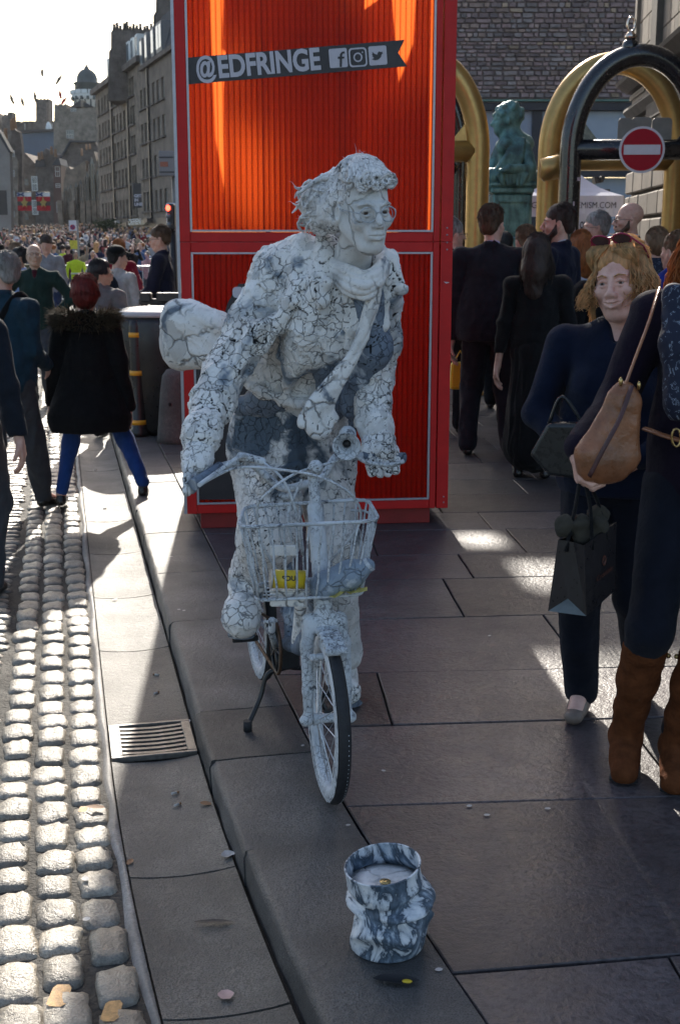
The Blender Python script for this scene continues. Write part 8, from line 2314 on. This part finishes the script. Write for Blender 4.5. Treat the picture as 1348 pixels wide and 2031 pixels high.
r_, I = lp('dark haired woman in grey knit behind the red haired woman', 199, 11.0, 160, 1.56, vox=.011, skinm=SKINT, hair=('bob', HBL), top=('jumper', fabric('grey_knit', (.13, .12, .12)), .88), legs=('jeans', M_denim), glasses=True, female=True, head=(0, 0, -70), width=1.05)
r_, I = lp('man in cream shirt and dark cap with a black backpack', 232, 13.6, 155, 1.66, vox=.011, hair=('short', HBL), top=('shirt', M_cream, .86), legs=('jeans', M_denim), head=(0, 0, -30))
s_ = I['s']; f = SDF(); f.cap(Vector((0, .19, 1.32)) * s_, Vector((0, .20, 1.08)) * s_, .12, .13, .04, flat=(0, 1, 0), fr=.6); sculpt('backpack', f, .012, fabric('navy_backpack', (.012, .014, .022)), r_, .006, 10, 3)
f = SDF(); f.ell(I['P'](0, .015, .085), (.088, .108, .065), k=.02); f.cap(I['P'](0, -.08, .07), I['P'](0, -.13, .06), .05, .04, .01, flat=(0, 0, 1), fr=.2); sculpt('cap', f, .008, M_blackf, r_)
lp('young man in red jumper leaning on the barrier', 236, 17.4, 30, 1.73, vox=.013, hair=('short', HGI), top=('jumper', M_redj, .88), legs=('jeans', M_denim), head=(25, 0, 10), hands=((-.1, -.35, 1.0), (.2, -.35, 1.0)))
lp('grey haired man with glasses in long navy coat in profile by the tower', 320, 14.3, -92, 1.88, vox=.0105, hair=('short', HB), top=('coat', M_navy, .86), legs=('jeans', M_denim), glasses=True, head=(8, 0, 4), hands=((-.16, -.28, 1.02), (.16, -.25, .95)), shirt=M_maroon, width=1.05, palm=((1, 0, 0), (-1, 0, 0)))

# ------------------------------------------------------------------ the crowd: simpler figures built once per look and copied
def crowd_mesh(sk, hr, tp, lg, seed, long=False, arms=0, hi=False):
    rs = random.Random(seed); mb = MB(); mb.smooth = True
    mb.mat(lg)
    for q in (-1, 1): mb.tube([(q * .09, rs.uniform(-.06, .06), 0), (q * .10, 0, .45), (q * .09, 0, .9)], [.055, .065, .09], 6)
    mb.mat(tp)
    sh_ = rs.uniform(.17, .22)
    pr = [(.15, .86), (.16, 1.0), (.15, 1.15), (.17, 1.32), (.165, 1.42), (.07, 1.48), (.05, 1.5)]
    n = 10; vs = [(r * math.cos(2 * math.pi * k / n) * (sh_ / .16 if 1.2 < z < 1.47 else 1), r * .62 * math.sin(2 * math.pi * k / n), z) for r, z in pr for k in range(n)]
    mb.add(vs, [(i * n + k, i * n + (k + 1) % n, (i + 1) * n + (k + 1) % n, (i + 1) * n + k) for i in range(len(pr) - 1) for k in range(n)])
    for q in (-1, 1):
        up = arms and rs.random() < .5
        pts = [(q * sh_, 0, 1.40), (q * (sh_ + .07), .02, 1.14), (q * (sh_ - .02), -.22, 1.2) if rs.random() < .5 else (q * (sh_ + .06), -.05, .92)]
        if up: pts = [(q * sh_, 0, 1.40), (q * (sh_ + .08), -.12, 1.3), (q * .12, -.2, 1.62)]
        mb.mat(tp); mb.tube(pts, [.06, .05, .038], 6); mb.mat(sk); mb.ball(pts[-1], .04, 6, 4)
    mb.mat(sk); mb.tube([(0, .01, 1.46), (0, 0, 1.56)], .05, 8); mb.ball((0, -.012, 1.63), (.070, .085, .105), 12, 8); mb.ball((0, -.105, 1.615), (.012, .014, .018), 6, 4)
    mb.mat(hr); mb.ball((0, .018, 1.665), (.083, .095, .085), 12, 8)
    if long: mb.ball((0, .06, 1.56), (.085, .05, .16), 10, 7)
    if hi: mb.mat(M_reflg); mb.tube([(0, 0, 1.05), (0, 0, 1.09)], .17, 10, flat=1)
    return mb.mesh('figure')
M_reflg = mat('reflective_tape', (.5, .52, .52), .3, bmp=0); M_hivis = fabric('high_visibility_yellow', (.50, .62, .03), .1)
CT = [fabric('crowd_%s' % n_, c) for n_, c in (('black', (.01, .01, .012)), ('navy', (.014, .02, .05)), ('grey', (.09, .09, .10)), ('white', (.42, .42, .43)), ('red', (.20, .02, .025)), ('beige', (.26, .20, .14)), ('blue', (.05, .10, .22)), ('green', (.04, .07, .04)), ('pink', (.40, .22, .24)), ('burgundy', (.06, .012, .02)))]
NM = 'black navy grey white red beige blue green pink burgundy'.split()
HH = [HB, HBL, HDB, HD, HG, HSB, HB, HDB, HGI, HB]; rs = random.Random(21); TM = []
for i in range(20):
    c = (0, 1, 2, 3, 4, 5, 6, 7, 8, 9, 0, 1, 2, 0, 1, 9, 3, 6, 0, 2)[i]; TM.append((c, crowd_mesh((SKIN, SKINP, SKINT)[i % 3], HH[(i * 3) % 10], CT[c], (M_denim, M_blackf, M_greytr)[i % 3], i, i % 3 == 1, i % 4 == 0)))
GC = 'spectators crowding the street'
def spect(px, Y, me, lab, H=1.68, rot=0):
    c_ = At(px, 500, Y); o = link('person', me, None, (c_.x, Y, hz(Y) + .004), (0, 0, rot)); o.scale = (H / 1.76,) * 3; return tag(o, lab, 'person', GC)
hv = crowd_mesh(SKINT, HBL, M_hivis, M_blackf, 5, True, 0, True); hv2 = crowd_mesh(SKIN, HDB, M_hivis, M_greytr, 6, False, 0, True)
for px, Y, me, H, rt, lab in ((150, 33, hv, 1.5, .3, 'steward in high visibility yellow coat with a long dark ponytail'), (126, 37, hv2, 1.66, 2.6, 'steward in yellow vest further back at the barrier'), (184, 34.5, TM[8][1], 1.5, 0, 'woman in pink striped cardigan leaning on the barrier'), (136, 36, TM[9][1], 1.66, 3, 'person in burgundy top behind the yellow stewards'), (172, 37, TM[5][1], 1.62, 3, 'person in mustard beige top right of the steward'), (193, 36, TM[1][1], 1.74, 2.8, 'man in navy jacket standing tall behind the barrier'), (211, 35, TM[3][1], 1.55, .4, 'white topped person at the barrier'), (292, 34, TM[8][1], 1.5, -.6, 'girl in pale pink beside the man in the navy coat'), (262, 36, TM[0][1], 1.66, .5, 'person in black at the barrier near the parked bicycle'), (108, 38, TM[6][1], 1.66, 2.9, 'person in blue left of the yellow stewards'), (55, 30, TM[2][1], 1.6, 2, 'person in grey at the left end of the barrier'), (222, 39, TM[4][1], 1.7, .3, 'person in red behind the man with a backpack'), (278, 38, TM[6][1], 1.7, .2, 'person in blue shirt left of the girl in pink')):
    spect(px, Y, me, lab, H, rt)
n_ = 0; cells = []
while n_ < 272:
    Y = 47 + (rs.random() ** 1.5) * 62; px = rs.uniform(-12, 352)
    if Y > 75 and px > 345 - (Y - 75) * 1.2: continue
    c_ = At(px, 500, Y)
    if any(abs(c_.x - a) < .42 and abs(Y - b_) < .42 for a, b_ in cells): continue
    cells.append((c_.x, Y)); c, me = rs.choice(TM); i = [t[1] for t in TM].index(me)
    hn = ('short', 'long')[i % 3 == 1]
    spect(px, Y, me, 'distant spectator with %s hair and %s top in the %s of the packed street' % (hn, NM[c], ('nearer', 'middle', 'far')[0 if Y < 55 else 1 if Y < 75 else 2] + (' left', ' centre', ' right')[int(min(2, max(0, px / 115)))]), rs.uniform(1.52, 1.86), rs.choice((0, math.pi)) + rs.gauss(0, .7)); n_ += 1
mb = MB(); lo = [crowd_mesh((SKIN, SKINT)[i % 2], HH[i], CT[i % 10], M_blackf, 40 + i) for i in range(6)]
for k in range(330):
    Y = rs.uniform(75, 128); px = rs.uniform(-5, 345 - max(0, Y - 75) * 2.6); c_ = At(px, 470, Y); me = lo[k % 6]; M = Matrix.Translation((c_.x, Y, hz(Y))) @ Matrix.Rotation(rs.uniform(0, 6), 4, 'Z') @ Matrix.Scale(rs.uniform(.86, 1.06), 4)
    base = len(mb.v); mb.v.extend([tuple(M @ v.co) for v in me.vertices])
    ix = []
    for mm in me.materials: mb.mat(mm); ix.append(mb.cur)
    for p in me.polygons: mb.f.append([base + j for j in p.vertices]); mb.m.append(ix[p.material_index]); mb.sm.append(True)
o = mb.build('distant_crowd'); tag(o, 'mass of far spectators filling the rising street below the castle', 'crowd', kind='stuff')
# ------------------------------------------------------------------ thin afternoon haze over the whole place
hm = bpy.data.materials.new('haze'); hm.use_nodes = True; hm.node_tree.nodes.clear()
o_ = hm.node_tree.nodes.new('ShaderNodeOutputMaterial'); pv = hm.node_tree.nodes.new('ShaderNodeVolumePrincipled'); pv.inputs['Density'].default_value = .0001; pv.inputs['Color'].default_value = (.95, .95, .96, 1); pv.inputs['Anisotropy'].default_value = .3
hm.node_tree.links.new(pv.outputs[0], o_.inputs['Volume'])
mb = MB().mat(hm); mb.box((0, 440, 29.5), (1500, 940, 62.6)); tag(mb.build('haze'), kind='stuff')
